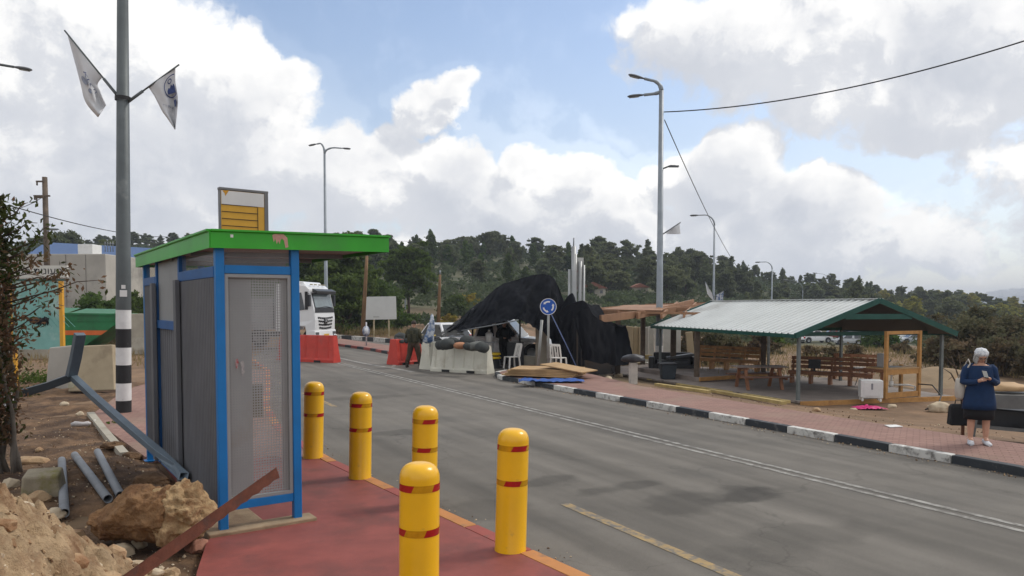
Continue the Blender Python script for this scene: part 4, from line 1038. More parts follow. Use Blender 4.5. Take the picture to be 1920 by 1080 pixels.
# rusty angle bar
a = P(205, 1112, 5.0); b = P(521, 886, 6.3)
d = (b - a).normalized(); sdv = d.cross(UP).normalized(); un = sdv.cross(d).normalized()
mb = MB(); n = 26; top = []; bot = []
for i in range(n + 1):
    u = i / n; c = a.lerp(b, u); jag = .012 * (1 if i % 2 else 0) * (u > .45) + .006 * noise.noise(Vector((i * .7, 0, 0)))
    top.append(c + un * .052); bot.append(c - un * (.052 - jag))
mb.grid([bot, top], smooth=False); mb.grid([top, [p + sdv * .004 for p in top]], smooth=False); mb.grid([[p + (-sdv) * .0 - Vector((0, -.075, 0)) for p in top], top], smooth=False)
mb.grid([[p + Vector((0, .005, 0)) for p in top], [p + Vector((0, .005, 0)) for p in bot]], smooth=False); mb.grid([bot, [p + Vector((0, .005, 0)) for p in bot]], smooth=False)
tag(mb.obj('angle_bar', rust), 'rusty notched steel angle bar slanting up in front of the shelter wall', 'steel bar')
# bent steel rail frame
J = P(136, 706, 11.2)
t = thing('bent_rail', 'bent blue grey steel rail with two arms leaning over the dirt', 'steel frame', on_dirt(388, 903))
def channel(pts, w, h, nm, m):
    mb = MB(); rings = []
    for i, p in enumerate(pts):
        d = (pts[min(i + 1, len(pts) - 1)] - pts[max(i - 1, 0)]).normalized(); x = d.cross(UP).normalized(); y = x.cross(d)
        rings.append([p + x * u * w + y * v * h for u, v in ((-.5, -.5), (.5, -.5), (.5, .5), (-.5, .5))])
    mb.loft(rings, smooth=False); return mb.obj(nm, m, t, world=True, bevel=.006)
e = on_dirt(385, 903); 
channel([J, P(176, 744, 10.7), P(240, 800, 9.8), P(300, 850, 9.0), P(345, 893, 8.4), Vector((e.x, e.y, e.z + .02))], .10, .08, 'long_rail', bluesteel)
channel([J + Vector((0, -.03, .01)), P(142, 670, 11.1), P(150, 626, 11.0)], .14, .09, 'upright_arm', bluesteel)
channel([J + Vector((0, .03, 0)), P(88, 724, 11.0), P(42, 737, 10.8)], .10, .11, 'side_arm', M('dark_steel', (.06, .07, .08), .5, .3, .2, 4))
# concrete barrier blocks
def jersey(label, px0, px1, pyb, h, m, yaw, name='concrete_barrier', L=None, w=.6, group='concrete blocks left of the shelter', loc=None, tilt=0.0):
    c = loc if loc is not None else (G(px0, pyb) + G(px1, pyb)) / 2; L = L or (G(px1, pyb) - G(px0, pyb)).length
    mb = MB(); pr = [(-w / 2, 0), (w / 2, 0), (w / 2, .12 * h), (w * .28, .42 * h), (w * .2, h), (-w * .2, h), (-w * .28, .42 * h), (-w / 2, .12 * h)]
    mb.ext(pr, 'x', -L / 2, L / 2); 
    mb.xf(Matrix.Rotation(tilt, 4, 'Y'))
    return tag(mb.obj(name, m, loc=c, rotz=yaw, bevel=.025), label, 'concrete barrier', group)
tanc = M('tan_concrete', (.42, .35, .24), .85, 0, .12, 2.5, col2=(.30, .25, .17), amt=.4, bump=.15)
c = G(176, 734, -.05); t = thing('concrete_slab', 'tan concrete slab leaning on its edge left of the banded lamp post', 'concrete slab', c, R(6))
mb = MB(); mb.ext([(-.62, 0), (.58, .03), (.50, 1.28), (-.48, 1.24)], 'y', -.12, .12); mb.xf(Matrix.Rotation(R(-6), 4, 'X')); mb.obj('slab', tanc, t, bevel=.03)
mb = MB(); mb.ext([(-.62, .1), (-.46, .12), (-.42, 1.2), (-.5, 1.2)], 'y', -.128, -.122); mb.xf(Matrix.Rotation(R(-6), 4, 'X')); mb.obj('graffiti', M('green_red_graffiti', (.40, .38, .28), .7, 0, .2, 6, col2=(.28, .36, .08), amt=.6, scale2=4), t)
for cx, cz, r_, nm_ in ((-.50, .98, .05, 'g'), (-.50, .70, .06, 'r'), (-.50, .42, .05, 'g')): pass
c = G(122, 733, -.1) + Vector((0, .5, 0)); mb = MB(); mb.ext([(-.75, 0), (.1, 0), (.12, 1.28), (-.62, 1.2)], 'y', -.15, .15)
tag(mb.obj('concrete_slab', concgrey, loc=c, rotz=R(4), bevel=.03), 'grey concrete slab behind the tan slab and the steel rail', 'concrete slab')
jersey('tall concrete block half hidden behind the shelter back', 225, 300, 666, 2.0, concrete, R(4), loc=G(276, 664, -.1), L=2.4, w=.9)
mb = MB(); mb.beam(G(288, 660) + Vector((0, -.7, 0)), G(252, 652) + Vector((-.1, -.7, 1.35)), .08, .16); tag(mb.obj('wooden_plank', oldwood), 'brown plank leaning on the tall concrete block', 'plank')
# low wall and dirt behind
mb = MB(); mb.box((0, 0, .25), (5.5, .4, .5)); tag(mb.obj('low_wall', concrete, loc=G(78, 672, -.05), rotz=R(3), bevel=.03), 'low pale concrete wall under the teal board', 'wall')
# teal notice board
D = 22.0; c = P(75, 655, D); bz = c.z; tz = P(75, 527, D).z; x0, x1 = P(22, 600, D).x, P(119, 600, D).x
t = thing('notice_board', 'teal notice board with scribbles, white header and amber posts', 'sign board', (c.x, D, gz(c.x, D)), 0)
mb = MB(); mb.box(((x0 + x1) / 2, D, (bz + tz) / 2), (x1 - x0 - .1, .06, tz - bz)); bd = mb.obj('board', teal, t, world=True)
mb = MB()
for i in range(9): a = .1 + i * .17; mb.beam((x0 + a, D - .033, tz - .75 - .02 * i), (x0 + a + .42, D - .033, tz - 1.35), .012, .006)
mb.obj('board_groove', M('teal_groove', (.12, .33, .30), .6), bd, world=True)
mb = MB()
rr = random.Random(3)
pts = [Vector((x0 + .55 + .55 * i / 30, D - .034, bz + .82 + .09 * math.sin(i * 1.9) + .03 * rr.random() + .05 * i / 30)) for i in range(31)]
mb.tube(pts, .026, 5); pts = [Vector((x0 + .75 + .35 * i / 20, D - .034, bz + .80 + .10 * math.cos(i * 2.3))) for i in range(21)]; mb.tube(pts, .022, 5); mb.obj('scribble', black_screen, bd, world=True)
mb = MB(); zz = P(75, 506, D).z; mb.box(((x0 + x1) / 2 + .05, D - .02, (zz + tz) / 2 + .11), (x1 - x0 + .25, .08, .36)); hd = mb.obj('header', M('cream_sign_white', (.60, .60, .55), .5, 0, .06, 4), t, world=True)
vs, fs = text_geo("שוגה תונועמ", .26); mb = MB(); mb.add([Vector(((x0 + x1) / 2 + .05 + v.x * 1.15, D - .068, (zz + tz) / 2 + .12 + v.y)) for v in vs], fs); mb.obj('lettering', black_screen, hd, world=True)
mb = MB(); mb.box(((x0 + x1) / 2, D - .03, tz + .03), (x1 - x0 + .2, .07, .05)); mb.obj('header_rail', pavgreen, t, world=True)
gb = gz(c.x, D)
mb = MB(); mb.box((x1 - .03, D - .02, (tz + gb + .9) / 2), (.10, .10, tz - gb - .9)); mb.obj('post', yelloww, t, world=True)
mb = MB(); mb.box((x1 - .42, D + .06, (bz + gb) / 2), (.09, .09, bz - gb + .4)); mb.obj('post', yelloww, t, world=True)
mb = MB(); mb.box((x0 + .05, D + .02, (tz + gb) / 2), (.10, .10, tz - gb)); mb.obj('post', yelloww, t, world=True)
# green skip
t = thing('skip_container', 'green skip container with an orange stripe behind the teal board', 'skip', (P(160, 600, 40).x - .6, 40, -.1), R(-3))
h = 2.15; pr = [(-3.2, .35), (1.3, .35), (2.75, 1.35), (2.9, 2.05), (-3.2, 2.05)]
mb = MB(); mb.ext([(-3.2, .12), (.9, .12), (2.2, .95), (2.75, 1.35), (2.9, 1.9), (-3.2, 1.98)], 'y', -.95, .95); bo = mb.obj('body', skipgreen, t, bevel=.03)
mb = MB(); mb.ext([(-3.2, .86), (2.06, .86), (2.42, 1.10), (-3.2, 1.10)], 'y', -.962, -.952); mb.obj('stripe', orangep, bo)
mb = MB(); mb.ext([(-3.25, 1.96), (2.95, 1.88), (2.95, 1.98), (-3.25, 2.06)], 'y', -1.02, 1.02); mb.ext([(-3.2, .62), (1.6, .62), (1.7, .70), (-3.2, .70)], 'y', -.985, -.952); mb.ext([(-3.2, 1.62), (2.8, 1.56), (2.8, 1.62), (-3.2, 1.68)], 'y', -.985, -.952); mb.obj('rim', skipgreen, bo)
mb = MB(); mb.add([(-2.6, -.9, 2.07), (.2, -.9, 2.0), (.0, .6, 2.26), (-2.6, .6, 2.34)], [(0, 1, 2, 3), (3, 2, 1, 0)]); mb.add([(.3, -.9, 2.0), (2.7, -.9, 1.98), (2.5, .6, 2.2), (.3, .6, 2.24)], [(0, 1, 2, 3), (3, 2, 1, 0)]); mb.obj('lid', M('pale_green_lid', (.035, .16, .08), .5, 0, .2, 3), t)
# concrete retaining building and blue roofed hall
D = 50; x0, x1 = P(-25, 500, D).x, P(198, 500, D).x; zt = P(120, 476, D).z
t = thing('concrete_tank', 'pale concrete block building behind the utility pole', 'building', ((x0 + x1) / 2, D + 3, gz((x0 + x1) / 2, D)))
mb = MB(); mb.box(((x0 + x1) / 2, D + 3, zt / 2 - .5), (x1 - x0, 6, zt + 1.0)); wl = mb.obj('wall', concgrey, t, world=True, bevel=.04)
mb = MB()
for i in range(1, 6): mb.box((x0 + (x1 - x0) * i / 6, D - .012, zt / 2 - .5), (.03, .02, zt + .9))
mb.obj('joint', M('joint_grey', (.22, .21, .19), .9), wl, world=True)
mb = MB(); mb.box((P(137, 470, D).x, D + 2, zt + .36), (1.0, 1.2, .8)); mb.obj('roof_box', white, t, world=True, bevel=.03)
mb = MB(); 
for i in range(4): mb.tube([(P(182 + i * 5, 470, D).x, D + 1, zt + .2), (P(182 + i * 5, 470, D).x, D + 1, zt + .9)], .03, 6)
mb.tube([(P(180, 470, D).x, D + 1, zt + .75), (P(199, 470, D).x, D + 1, zt + .75)], .03, 6); mb.obj('roof_railing', steel, t, world=True)
D = 95; x0, x1 = P(40, 470, D).x, P(266, 470, D).x; zt = P(150, 463, D).z
t = thing('blue_roofed_hall', 'long low hall with a blue sheet roof on the left hill', 'building', ((x0 + x1) / 2, D + 5, gz((x0 + x1) / 2, D)))
mb = MB(); mb.box(((x0 + x1) / 2, D + 5, zt / 2 - 1.6), (x1 - x0, 9, zt + .6)); wl = mb.obj('wall', M('beige_render', (.42, .37, .30), .85, 0, .1, 1), t, world=True)
mb = MB(); dz1 = P(45, 459, D).z - zt; dz2 = P(262, 474, D).z - zt
mb.add([(x0 - .6, D - .4, zt - 1.9), (x1 + .4, D - .4, zt - 2.5), (x1 + .4, D + 6, zt + .2), (x0 - .6, D + 6, zt + 1.1)], [(0, 1, 2, 3)]); mb.add([(x0 - .6, D - .4, zt - 2.0), (x1 + .4, D - .4, zt - 2.6), (x1 + .4, D + 6, zt + .1), (x0 - .6, D + 6, zt + 1.0)], [(3, 2, 1, 0)]); mb.obj('roof', M('blue_sheet_roof', (.05, .105, .24), .5, 0, .1, .6), t, world=True)
mb = MB()
for i in range(5): mb.box((x0 + (x1 - x0) * (.12 + .19 * i), D + .42, zt - 4.0), (.9, .2, 1.2))
mb.obj('window', glassd, wl, world=True)
# foil bag at the left edge
c = on_dirt(10, 772, .2); mb = MB(); mb.blob((0, 0, 0), (.17, .14, .24), 4, .35, 2.6, 8, ridged=True); tag(mb.obj('plastic_bundle', foil, loc=c), 'crumpled silver film bundle at the left picture edge', 'litter')
# edge stone piece along dirt, more rubble further back
for i, (px, py, w) in enumerate(((215, 838, .2), (250, 858, .18), (282, 905, .3))):
    rocklet(('brown clod beside the brick walk edge', 'broken paver beside the shelter post', 'low clod of earth against the shelter back wall')[i], on_dirt(px, py, .02), (w, w * .7, w * .35), dirtm, 40 + i, .3, 4, group=None)
# ------------------------------------------------------------------ checkpoint: barriers, bags, sign, canopy
def barrier(label, c, yaw, L, h, m, group, w=.5, ribs=6):
    t = thing('water_barrier', label, 'road barrier', c, yaw, group)
    rows = []; n = ribs * 8; prof = [(.5, 0), (.5, .10), (.46, .16), (.34, .52), (.27, .92), (.24, 1.0)]
    rings = []
    def depth(k):                       # shallow vertical flutes
        f = (k * ribs / n) % 1.0
        return .80 if .42 < f < .58 else (.97 if .3 < f < .7 else 1.0)
    mb = MB()
    for sgn in (-1, 1):
        rr = []
        for (y, z) in prof:
            rr.append([Vector((-L / 2 + L * k / n + (1 if k == 0 else -1 if k == n else 0) * .06 * z * L / 2, sgn * y * w * (depth(k) if z > .12 and z < .97 else 1), z * h)) for k in range(n + 1)])
        mb.grid(rr, smooth=False)
    a = [Vector((-L / 2 + L * k / n + (1 if k == 0 else -1 if k == n else 0) * .06 * L / 2, -.24 * w, h)) for k in range(n + 1)]; b = [Vector((p.x, .24 * w, h)) for p in a]
    mb.grid([a, b], smooth=False)
    for k in (0, n):
        s_ = 1 if k == 0 else -1; ring = []
        for (y, z) in prof: ring.append(Vector(((-L / 2 if k == 0 else L / 2) + s_ * .06 * z * L / 2, -y * w, z * h)))
        for (y, z) in reversed(prof): ring.append(Vector(((-L / 2 if k == 0 else L / 2) + s_ * .06 * z * L / 2, y * w, z * h)))
        mb.add(ring, [tuple(range(len(ring)))])
    mb.obj('body', m, t, bevel=.012)
    for x in (-L * .22, L * .22):
        mb = MB(); mb.box((x, -w * .5 - .001, .045), (.34, .012, .085)); mb.obj('fork_slot', black, t)
    mb = MB(); mb.lathe([(.001, h + .03), (.06, h + .03), (.06, h - .01)], (-L * .3, 0, 0), 12); mb.obj('filler_cap', m, t)
    return t
GR = 'red plastic road barriers'; GW = 'white plastic road barriers'
def span(px0, px1, py0, py1): 
    a, b = G(px0, py0, ZR), G(px1, py1, ZR); return (a + b) / 2, math.atan2((b - a).y, (b - a).x), (b - a).length
c, yw, L = span(522, 629, 677, 681); barrier('red plastic barrier beside the shelter in front of the truck', c + Vector((0, .3, 0)), yw, L, 1.12, barred, GR, ribs=5)
barrier('short red plastic barrier under the sandbags behind the soldier', G(757, 684, ZR) + Vector((0, .5, 0)), R(48), 1.35, 1.02, barred, GR, ribs=3, w=.74)
barrier('grey white plastic barrier at the back between the soldier and the flag', G(785, 676, ZR) + Vector((0, .4, 0)), R(-5), 1.0, .98, barwhite, GW, ribs=3)
barrier('narrow white plastic barrier at the left end of the white row', G(812, 693, ZR) + Vector((0, .45, 0)), R(52), 1.0, 1.0, barwhite, GW, ribs=2, w=.62)
c, yw, L = span(813, 920, 696, 702); barrier('long white plastic barrier nearest the road centre', c + Vector((0, .25, 0)), yw, L, .98, barwhite, GW, ribs=6)
def bag(label, px, py, D, r, m, yaw=0.0, group='sandbags on the barriers', name='sandbag', tilt=0.0):
    r = (r[0] * .74, r[1], r[2] * (.85 + .4 * noise.random())); tilt = tilt + .5 * (noise.random() - .5)
    mb = MB(); rings = []
    for k in range(9):
        u = -1 + 2 * k / 8; f = (1 - abs(u) ** 3.2) ** .5 if abs(u) < 1 else .12; f = max(f, .22)
        rings.append([Vector((u * r[0], math.cos(j * math.pi / 7) * r[1] * f * (1 + .3 * noise.noise(Vector((k, j, px)))), math.sin(j * math.pi / 7) * r[2] * 1.35 * f * (1 + .45 * noise.noise(Vector((k * .8, j * .6, px)))))) for j in range(14)])
    mb.loft(rings); o = mb.obj(name, m, loc=P(px, py, D), rotz=yaw); o.rotation_euler.y = tilt; s_ = o.modifiers.new('sub', 'SUBSURF'); s_.render_levels = 1
    return tag(o, label, 'sandbag', group)
bD = G(752, 684, ZR).y + .5
for i, (px, py, D, r, m, yw, lab) in enumerate((
    (751, 633, bD, (.36, .24, .13), sandbag, .1, 'dark sandbag on top at the left end of the bag row'), (748, 640, bD - .25, (.32, .2, .10), sandbag, -.2, 'lower dark sandbag at the left end of the bag row'), (760, 638, bD - .1, (.3, .2, .12), sandbag, .7, 'dark sandbag pressed against the back of the soldier'), (808, 640, bD - .4, (.34, .22, .13), sandbag, -.4, 'dark sandbag behind the furled flag'), (827, 647, 25.9, (.3, .2, .12), sandbag, .8, 'dark sandbag drooping over the gap between the white barriers'), (876, 641, 26.2, (.40, .24, .14), sandbag, .3, 'dark sandbag behind the grey slumping one'), (904, 651, 25.0, (.34, .24, .13), sandbag, -.7, 'dark sandbag at the right end of the long white barrier'), (880, 650, 25.2, (.3, .2, .11), sandbag, .2, 'dark sandbag between the reddish brown and the grey one'),
    (798, 637, bD - .9, (.42, .25, .12), sandbag, .2, 'dark sandbag just right of the soldier'), (818, 643, bD - 1.7, (.36, .22, .12), sandbag, .5, 'dark sandbag at the foot of the furled flag'), (838, 645, 25.6, (.38, .24, .13), sandbag, -.3, 'dark sandbag at the left top of the long white barrier'),
    (862, 648, 25.4, (.30, .2, .10), sandtan, .1, 'reddish brown sandbag on the long white barrier'), (893, 649, 25.2, (.46, .26, .13), M('grey_sandbag', (.12, .125, .115), .85, 0, .2, 5, bump=.2), -.25, 'grey sandbag slumping over the right of the long white barrier'), (850, 640, 26.2, (.3, .22, .11), sandbag, .9, 'dark sandbag behind the reddish brown one'))):
    bag(lab, px, py, D, r, m, yw)
# furled flag on a short staff between the bags
t = thing('flag', 'furled blue and white flag standing between the sandbags', 'flag', P(806, 645, 26.6))
mb = MB(); mb.tube([P(806, 650, 26.6), P(810, 588, 26.6)], .018, 8); mb.obj('staff', polelight, t, world=True)
mb = MB(); rings = []
for k, (px, py, r_) in enumerate(((810, 590, .03), (810, 604, .07), (808, 618, .11), (805, 630, .15), (803, 640, .16), (802, 644, .05))):
    c = P(px, py, 26.55); rings.append([c + Vector((math.cos(j * math.pi / 8) * r_ * (1 + .5 * math.cos(4 * j * math.pi / 8 + k)), math.sin(j * math.pi / 8) * r_ * (1 + .4 * math.cos(3 * j * math.pi / 8)), 0)) for j in range(16)])
mb.loft(rings); mb.obj('cloth', M('blue_white_cloth', (.55, .58, .62), .8, 0, .1, 3, col2=(.04, .10, .24), amt=.7, scale2=5), t, world=True)
mb = MB(); mb.box((0, 0, .15), (.62, .4, .3)); tag(mb.obj('crate', M('yellow_plastic', (.6, .42, .03), .5), loc=P(803, 628, 30) + Vector((0, 0, -.3)), rotz=.1, bevel=.03), 'yellow plastic crate behind the sandbags right of the soldier', 'crate')
mb = MB(); mb.tube([G(800, 668, 0), G(800, 668, 0) + Vector((0, 0, .6))], .03, 6)
# black and yellow drum
t = thing('traffic_drum', 'black and yellow striped drum at the right end of the white barriers', 'traffic drum', G(926, 690, ZR))
mb = MB(); mb.lathe([(.30, 0), (.30, .06), (.25, .08), (.22, .50), (.001, .50)], n=20); mb.obj('body', plastk, t)
for z in (.50, .36):
    mb = MB(); mb.lathe([(.001, z + .085), (.225, z + .085), (.27, z + .05), (.27, z), (.225, z - .015)], n=20); mb.obj('yellow_band', M('yellow_plastic2', (.62, .42, .02), .45, 0, .1, 6), t)
# plastic chairs
def chair(label, c, yaw):
    t = thing('plastic_chair', label, 'chair', c, yaw, 'white plastic chairs by the checkpoint')
    mb = MB(); mb.box((0, 0, .43), (.42, .42, .025)); mb.obj('seat', plastw, t, bevel=.01)
    for x in (-.19, .19):
        for y in (-.19, .19):
            mb = MB(); mb.beam((x, y, .425), (x * 1.15, y * 1.2, 0), .045, .045); mb.obj('leg', plastw, t)
    mb = MB(); mb.beam((-.2, .2, .43), (-.19, .30, .88), .035, .05); mb.beam((.2, .2, .43), (.19, .30, .88), .035, .05); mb.beam((-.19, .30, .88), (.19, .30, .88), .04, .08)
    for x in (-.1, 0, .1): mb.beam((x, .21, .46), (x * .95, .295, .86), .045, .015)
    mb.obj('backrest', plastw, t); return t
chair('white plastic chair standing beside the white car door', G(960, 691, .0), R(-62))
chair('white plastic chair mostly hidden behind the stacked plywood', G(1047, 694, .06), R(150))
# plywood stack and the blue tarp under it
t = thing('plywood_stack', 'stack of plywood sheets lying on the pavement near the kerb', 'plywood', G(1020, 706, .06))
a0, a1 = G(960, 711, .06), G(1075, 714, .06); ax = Vector((1, .02, 0)).normalized()
for i in range(5):
    mb = MB(); mb.box((0, 0, 0), (2.35 - .05 * i, 1.3, .038), Matrix.Rotation(R(-24 + i * 2.5), 3, 'Z')); mb.xf(Matrix.Translation((.05 * (i % 3) + .02 * i, .03 * (i % 2), .075 + .045 * i))); mb.obj('sheet', plywood, t)
mb = MB(); mb.box((.75, -.4, .32), (1.5, 1.0, .03), Matrix.Rotation(R(-34), 3, 'Z') @ Matrix.Rotation(R(7), 3, 'Y')); mb.obj('sheet', plywood, t)
mb = MB(); c = G(1030, 716, .066); rows = []
for i in range(12):
    rows.append([c + Vector((-.9 + 1.9 * j / 19, -.35 + .6 * i / 11, .03 + .10 * abs(noise.noise(Vector((i * .4, j * .4, 2)))) + .06 * abs(noise.noise(Vector((i * 1.1, j * 1.1, 5)))))) for j in range(20)])
mb.grid(rows); o = mb.obj('tarpaulin', bluetarp); o.modifiers.new('thickness', 'SOLIDIFY').thickness = .006; tag(o, 'crumpled blue tarpaulin spilling from under the plywood onto the kerb', 'tarpaulin')
# roundabout sign with stay rope
SP = G(1028, 695, .06)
t = thing('roundabout_sign', 'round blue traffic sign with three white arrows on a grey post', 'traffic sign', SP)
sc = P(1028, 575, SP.y - .06); zt = sc.z - SP.z; face = (Vector((0, 0, 2.3)) - sc); fyaw = math.atan2(face.y, face.x) + math.pi / 2
Rm = Matrix.Translation((sc.x - SP.x, sc.y - SP.y, zt)) @ Matrix.Rotation(fyaw + R(6), 4, 'Z') @ Matrix.Rotation(R(90), 4, 'X')
r = .285
def flat(mb_): mb_.xf(Rm); return mb_
mb = MB(); mb.lathe([(.001, -.012), (r, -.012), (r, .0), (.001, .0)], n=40, smooth=False); pl_ = flat(mb).obj('sign_plate', signblue, t)
mb = MB(); mb.add(*ring_geo(r * .93, r * 1.0)); mb.xf(Matrix.Translation((0, 0, .003))); flat(mb).obj('rim', white, pl_)
for k in range(3):
    a0 = R(90 + 120 * k - 20); mb = MB(); vs = []; n = 10; r0, r1 = r * .50, r * .68
    for i in range(n + 1):
        a = a0 + R(62) * i / n; vs += [Vector((r0 * math.cos(a), r0 * math.sin(a), .004)), Vector((r1 * math.cos(a), r1 * math.sin(a), .004))]
    mb.add(vs, [(2 * i, 2 * i + 1, 2 * i + 3, 2 * i + 2) for i in range(n)])
    a = a0 + R(62); q = Vector((math.cos(a), math.sin(a), 0)); tq = Vector((-math.sin(a), math.cos(a), 0))
    mb.add([q * r * .42 + UP * .0045, q * r * .78 + UP * .0045, q * r * .6 + tq * r * .24 + UP * .0045], [(0, 1, 2)])
    flat(mb).obj('arrow', M('reflective_white', (.75, .75, .75), .4, 0, .04, 5), pl_)
mb = MB(); mb.tube([(0, .03, -.1), (0, .03, zt + .2)], .04, 12); mb.obj('post', M('weathered_zinc', (.30, .31, .30), .5, .3, .15, 4), t)
mb = MB(); q = P(1016, 600, SP.y + .3) - SP; mb.tube([(q.x - .15, .35, -.1), (q.x, .3, q.z)], .05, 10)
mb.obj('post', M('weathered_zinc', (.3, .31, .3)), t)
mb = MB(); mb.tube([P(1034, 590, SP.y - .08), P(1060, 643, SP.y - .3), P(1086, 699, SP.y - .6)], .016, 6); tag(mb.obj('stay_rope', M('blue_white_rope', (.10, .14, .28), .7, 0, .2, 9)), 'blue grey rope stretched from the roundabout sign to the ground', 'rope')
# tall folded grey metal frames behind the canopy
t = thing('metal_mast', 'bundle of tall pale metal posts and panels rising behind the black canopy', 'metal mast', (P(1080, 560, 33).x, 33, 0))
for px, y0, y1, w in ((1067, 505, 560, .10), (1075, 462, 560, .16), (1078, 476, 560, .12), (1087, 490, 560, .13), (1094, 497, 562, .09)):
    a, b = P(px, y1 + 90, 33), P(px + .8, y0, 33); a.z = gz(a.x, 33); mb = MB(); mb.tube([a, b], w * .62, 10); mb.obj('mast_post', M('pale_steel', (.33, .34, .34), .45, .4, .12, 2), t, world=True)
mb = MB(); mb.tube([P(1075, 470, 33), P(1076, 446, 33)], .03, 6); mb.obj('antenna', steel, t, world=True)
mb = MB(); mb.box(P(1085, 515, 33.1), (.42, .05, 1.5)); mb.obj('panel', M('white_red_panel', (.48, .48, .46), .5, 0, .1, 2, col2=(.45, .12, .10), amt=.25, scale2=2), t, world=True)

# black shade cloth canopy
cloth = M('black_shade_cloth', (.0075, .0085, .0115), .9, 0, .3, 3, bump=.15, bscale=200, spec=.06)
net = M('black_shade_net', (.008, .0085, .011), .9, 0, .3, 3, spec=.06)
tt, bb = nodes_of(net); bb.inputs['Alpha'].default_value = .90
mesh_ = M('torn_camouflage_net', (.02, .02, .018), .9, 0, .4, 6); tt, bb = nodes_of(mesh_)
nz_ = tt.nodes.new('ShaderNodeTexNoise'); nz_.inputs['Scale'].default_value = 7; nz_.inputs['Detail'].default_value = 5; rr_ = tt.nodes.new('ShaderNodeMapRange'); rr_.inputs['From Min'].default_value = .36; rr_.inputs['From Max'].default_value = .44
tcx = tt.nodes.new('ShaderNodeTexCoord'); tt.links.new(tcx.outputs['Object'], nz_.inputs['Vector']); tt.links.new(nz_.outputs['Fac'], rr_.inputs['Value']); tt.links.new(rr_.outputs[0], bb.inputs['Alpha'])
def cr(pts, v):
    x = v * (len(pts) - 1); i = min(int(x), len(pts) - 2); f = x - i
    pm = [np.array(pts[max(0, min(len(pts) - 1, i + q))], float) for q in (-1, 0, 1, 2)]
    return .5 * ((2 * pm[1]) + (-pm[0] + pm[2]) * f + (2 * pm[0] - 5 * pm[1] + 4 * pm[2] - pm[3]) * f * f + (-pm[0] + 3 * pm[1] - 3 * pm[2] + pm[3]) * f ** 3)
def cr3(pts, v): 
    q = cr([tuple(p) for p in pts], v); return Vector(q)
can = thing('shade_canopy', 'black shade cloth canopy draped in a peaked heap over the checkpoint', 'canopy', (P(985, 690, 28).x, 28, -.05))
TOP = [(836, 617, 29.6), (862, 598, 30), (884, 578, 30), (906, 562, 30), (926, 544, 30), (945, 532, 30), (972, 524, 30), (995, 517, 30), (1016, 514, 30), (1034, 519, 29.6), (1047, 536, 29.2), (1058, 566, 28.6), (1072, 580, 28.2)]
BOT = [(838, 626, 27.9), (868, 620, 27.6), (884, 616, 27.5), (906, 612, 27.4), (926, 606, 27.2), (945, 602, 27), (972, 599, 27), (990, 608, 26.9), (1008, 617, 26.9), (1024, 624, 27.0), (1040, 652, 27.2), (1056, 684, 27.3), (1074, 690, 27.3)]
T3 = [P(*q) for q in TOP]; B3 = [P(*q) for q in BOT]
def drape(T3, B3, nu, nv, bulge, seed, fold=.07, sag=0.0):
    rows = []
    for j in range(nv + 1):
        v = j / nv; row = []
        for i in range(nu + 1):
            u = i / nu; a, b = cr3(T3, u), cr3(B3, u); p = a.lerp(b, v)
            k = math.sin(v * math.pi); nz = noise.fractal(Vector((u * 9 + seed, v * 2.2, seed)), 1, 2, 4); rg = abs(noise.noise(Vector((u * 16 + v * 3.0, v * 1.2, seed + 4))))
            p = p + Vector((0, -bulge * k, .0)) + Vector((.3, -1, .4)) * (fold * (nz * 1.2 + (rg - .2) * 2.0) * (.35 + .65 * sm(0, .3, v))) + Vector((0, 0, -sag * k))
            row.append(p)
        rows.append(row)
    return rows
mb = MB(); mb.grid(drape(T3, B3, 130, 56, .28, 2, .17)); f = mb.obj('front_cloth', cloth, can, world=True)
K3 = [p + Vector((.5, 3.6, -1.5 * max(.15, (p.z - 2.2) / 1.4))) for p in T3]
mb = MB(); mb.grid(drape(T3, K3, 60, 20, -.1, 8, .06)); mb.obj('back_cloth', cloth, can, world=True)
NT = [P(808, 634, 27.2), P(822, 626, 27.6), P(838, 615, 29), P(860, 598, 29.4)]; NB = [P(810, 637, 27), P(826, 633, 27.2), P(845, 630, 27.2), P(872, 630, 27.2)]
mb = MB(); mb.grid(drape(NT, NB, 40, 14, .1, 5, .03)); mb.obj('side_net', mesh_, can, world=True)
for px, py0, py1, D in ((886, 650, 578, 29.5), (975, 690, 526, 29.9), (1040, 690, 524, 29.5), (940, 640, 535, 29.9)):
    a, b = P(px, py1, D), P(px, py1, D); a.z = -.1; mb = MB(); mb.tube([a, b], .035, 8); mb.obj('frame_pole', plastk, can, world=True)
mb = MB(); mb.tube([P(884, 580, 29.95), P(945, 536, 29.95), P(1016, 518, 29.95), P(1046, 548, 29.2)], .03, 8); mb.obj('ridge_pole', plastk, can, world=True)
mb = MB(); mb.tube([P(866, 620, 27.5), P(940, 607, 27.1), P(972, 600, 27)], .025, 6); mb.obj('edge_pole', steel, can, world=True)
cur = thing('shade_curtain', 'black shade cloth hanging to the ground like a curtain beside the roundabout sign', 'curtain', G(1095, 698, .06))
CT = [P(1046, 590, 27.2), P(1056, 578, 27.3), P(1066, 571, 27.4), P(1080, 566, 27.5), P(1094, 564, 27.5), P(1103, 574, 27.5), P(1114, 592, 27.6), P(1132, 603, 27.8), P(1152, 606, 28)]
CB = [P(1044, 690, 26.3), P(1054, 694, 26.2), P(1066, 697, 26.1), P(1080, 699, 26.0), P(1094, 700, 26), P(1106, 703, 26), P(1120, 704, 26.2), P(1138, 702, 26.6), P(1154, 698, 27)]
mb = MB(); mb.grid(drape(CT, CB, 100, 44, .12, 11, .12)); mb.obj('front_cloth', net, cur, world=True)
KB = [p + Vector((1.2, 3.0, .1)) for p in CB]; KT = [p + Vector((.8, 2.4, -.15)) for p in CT]
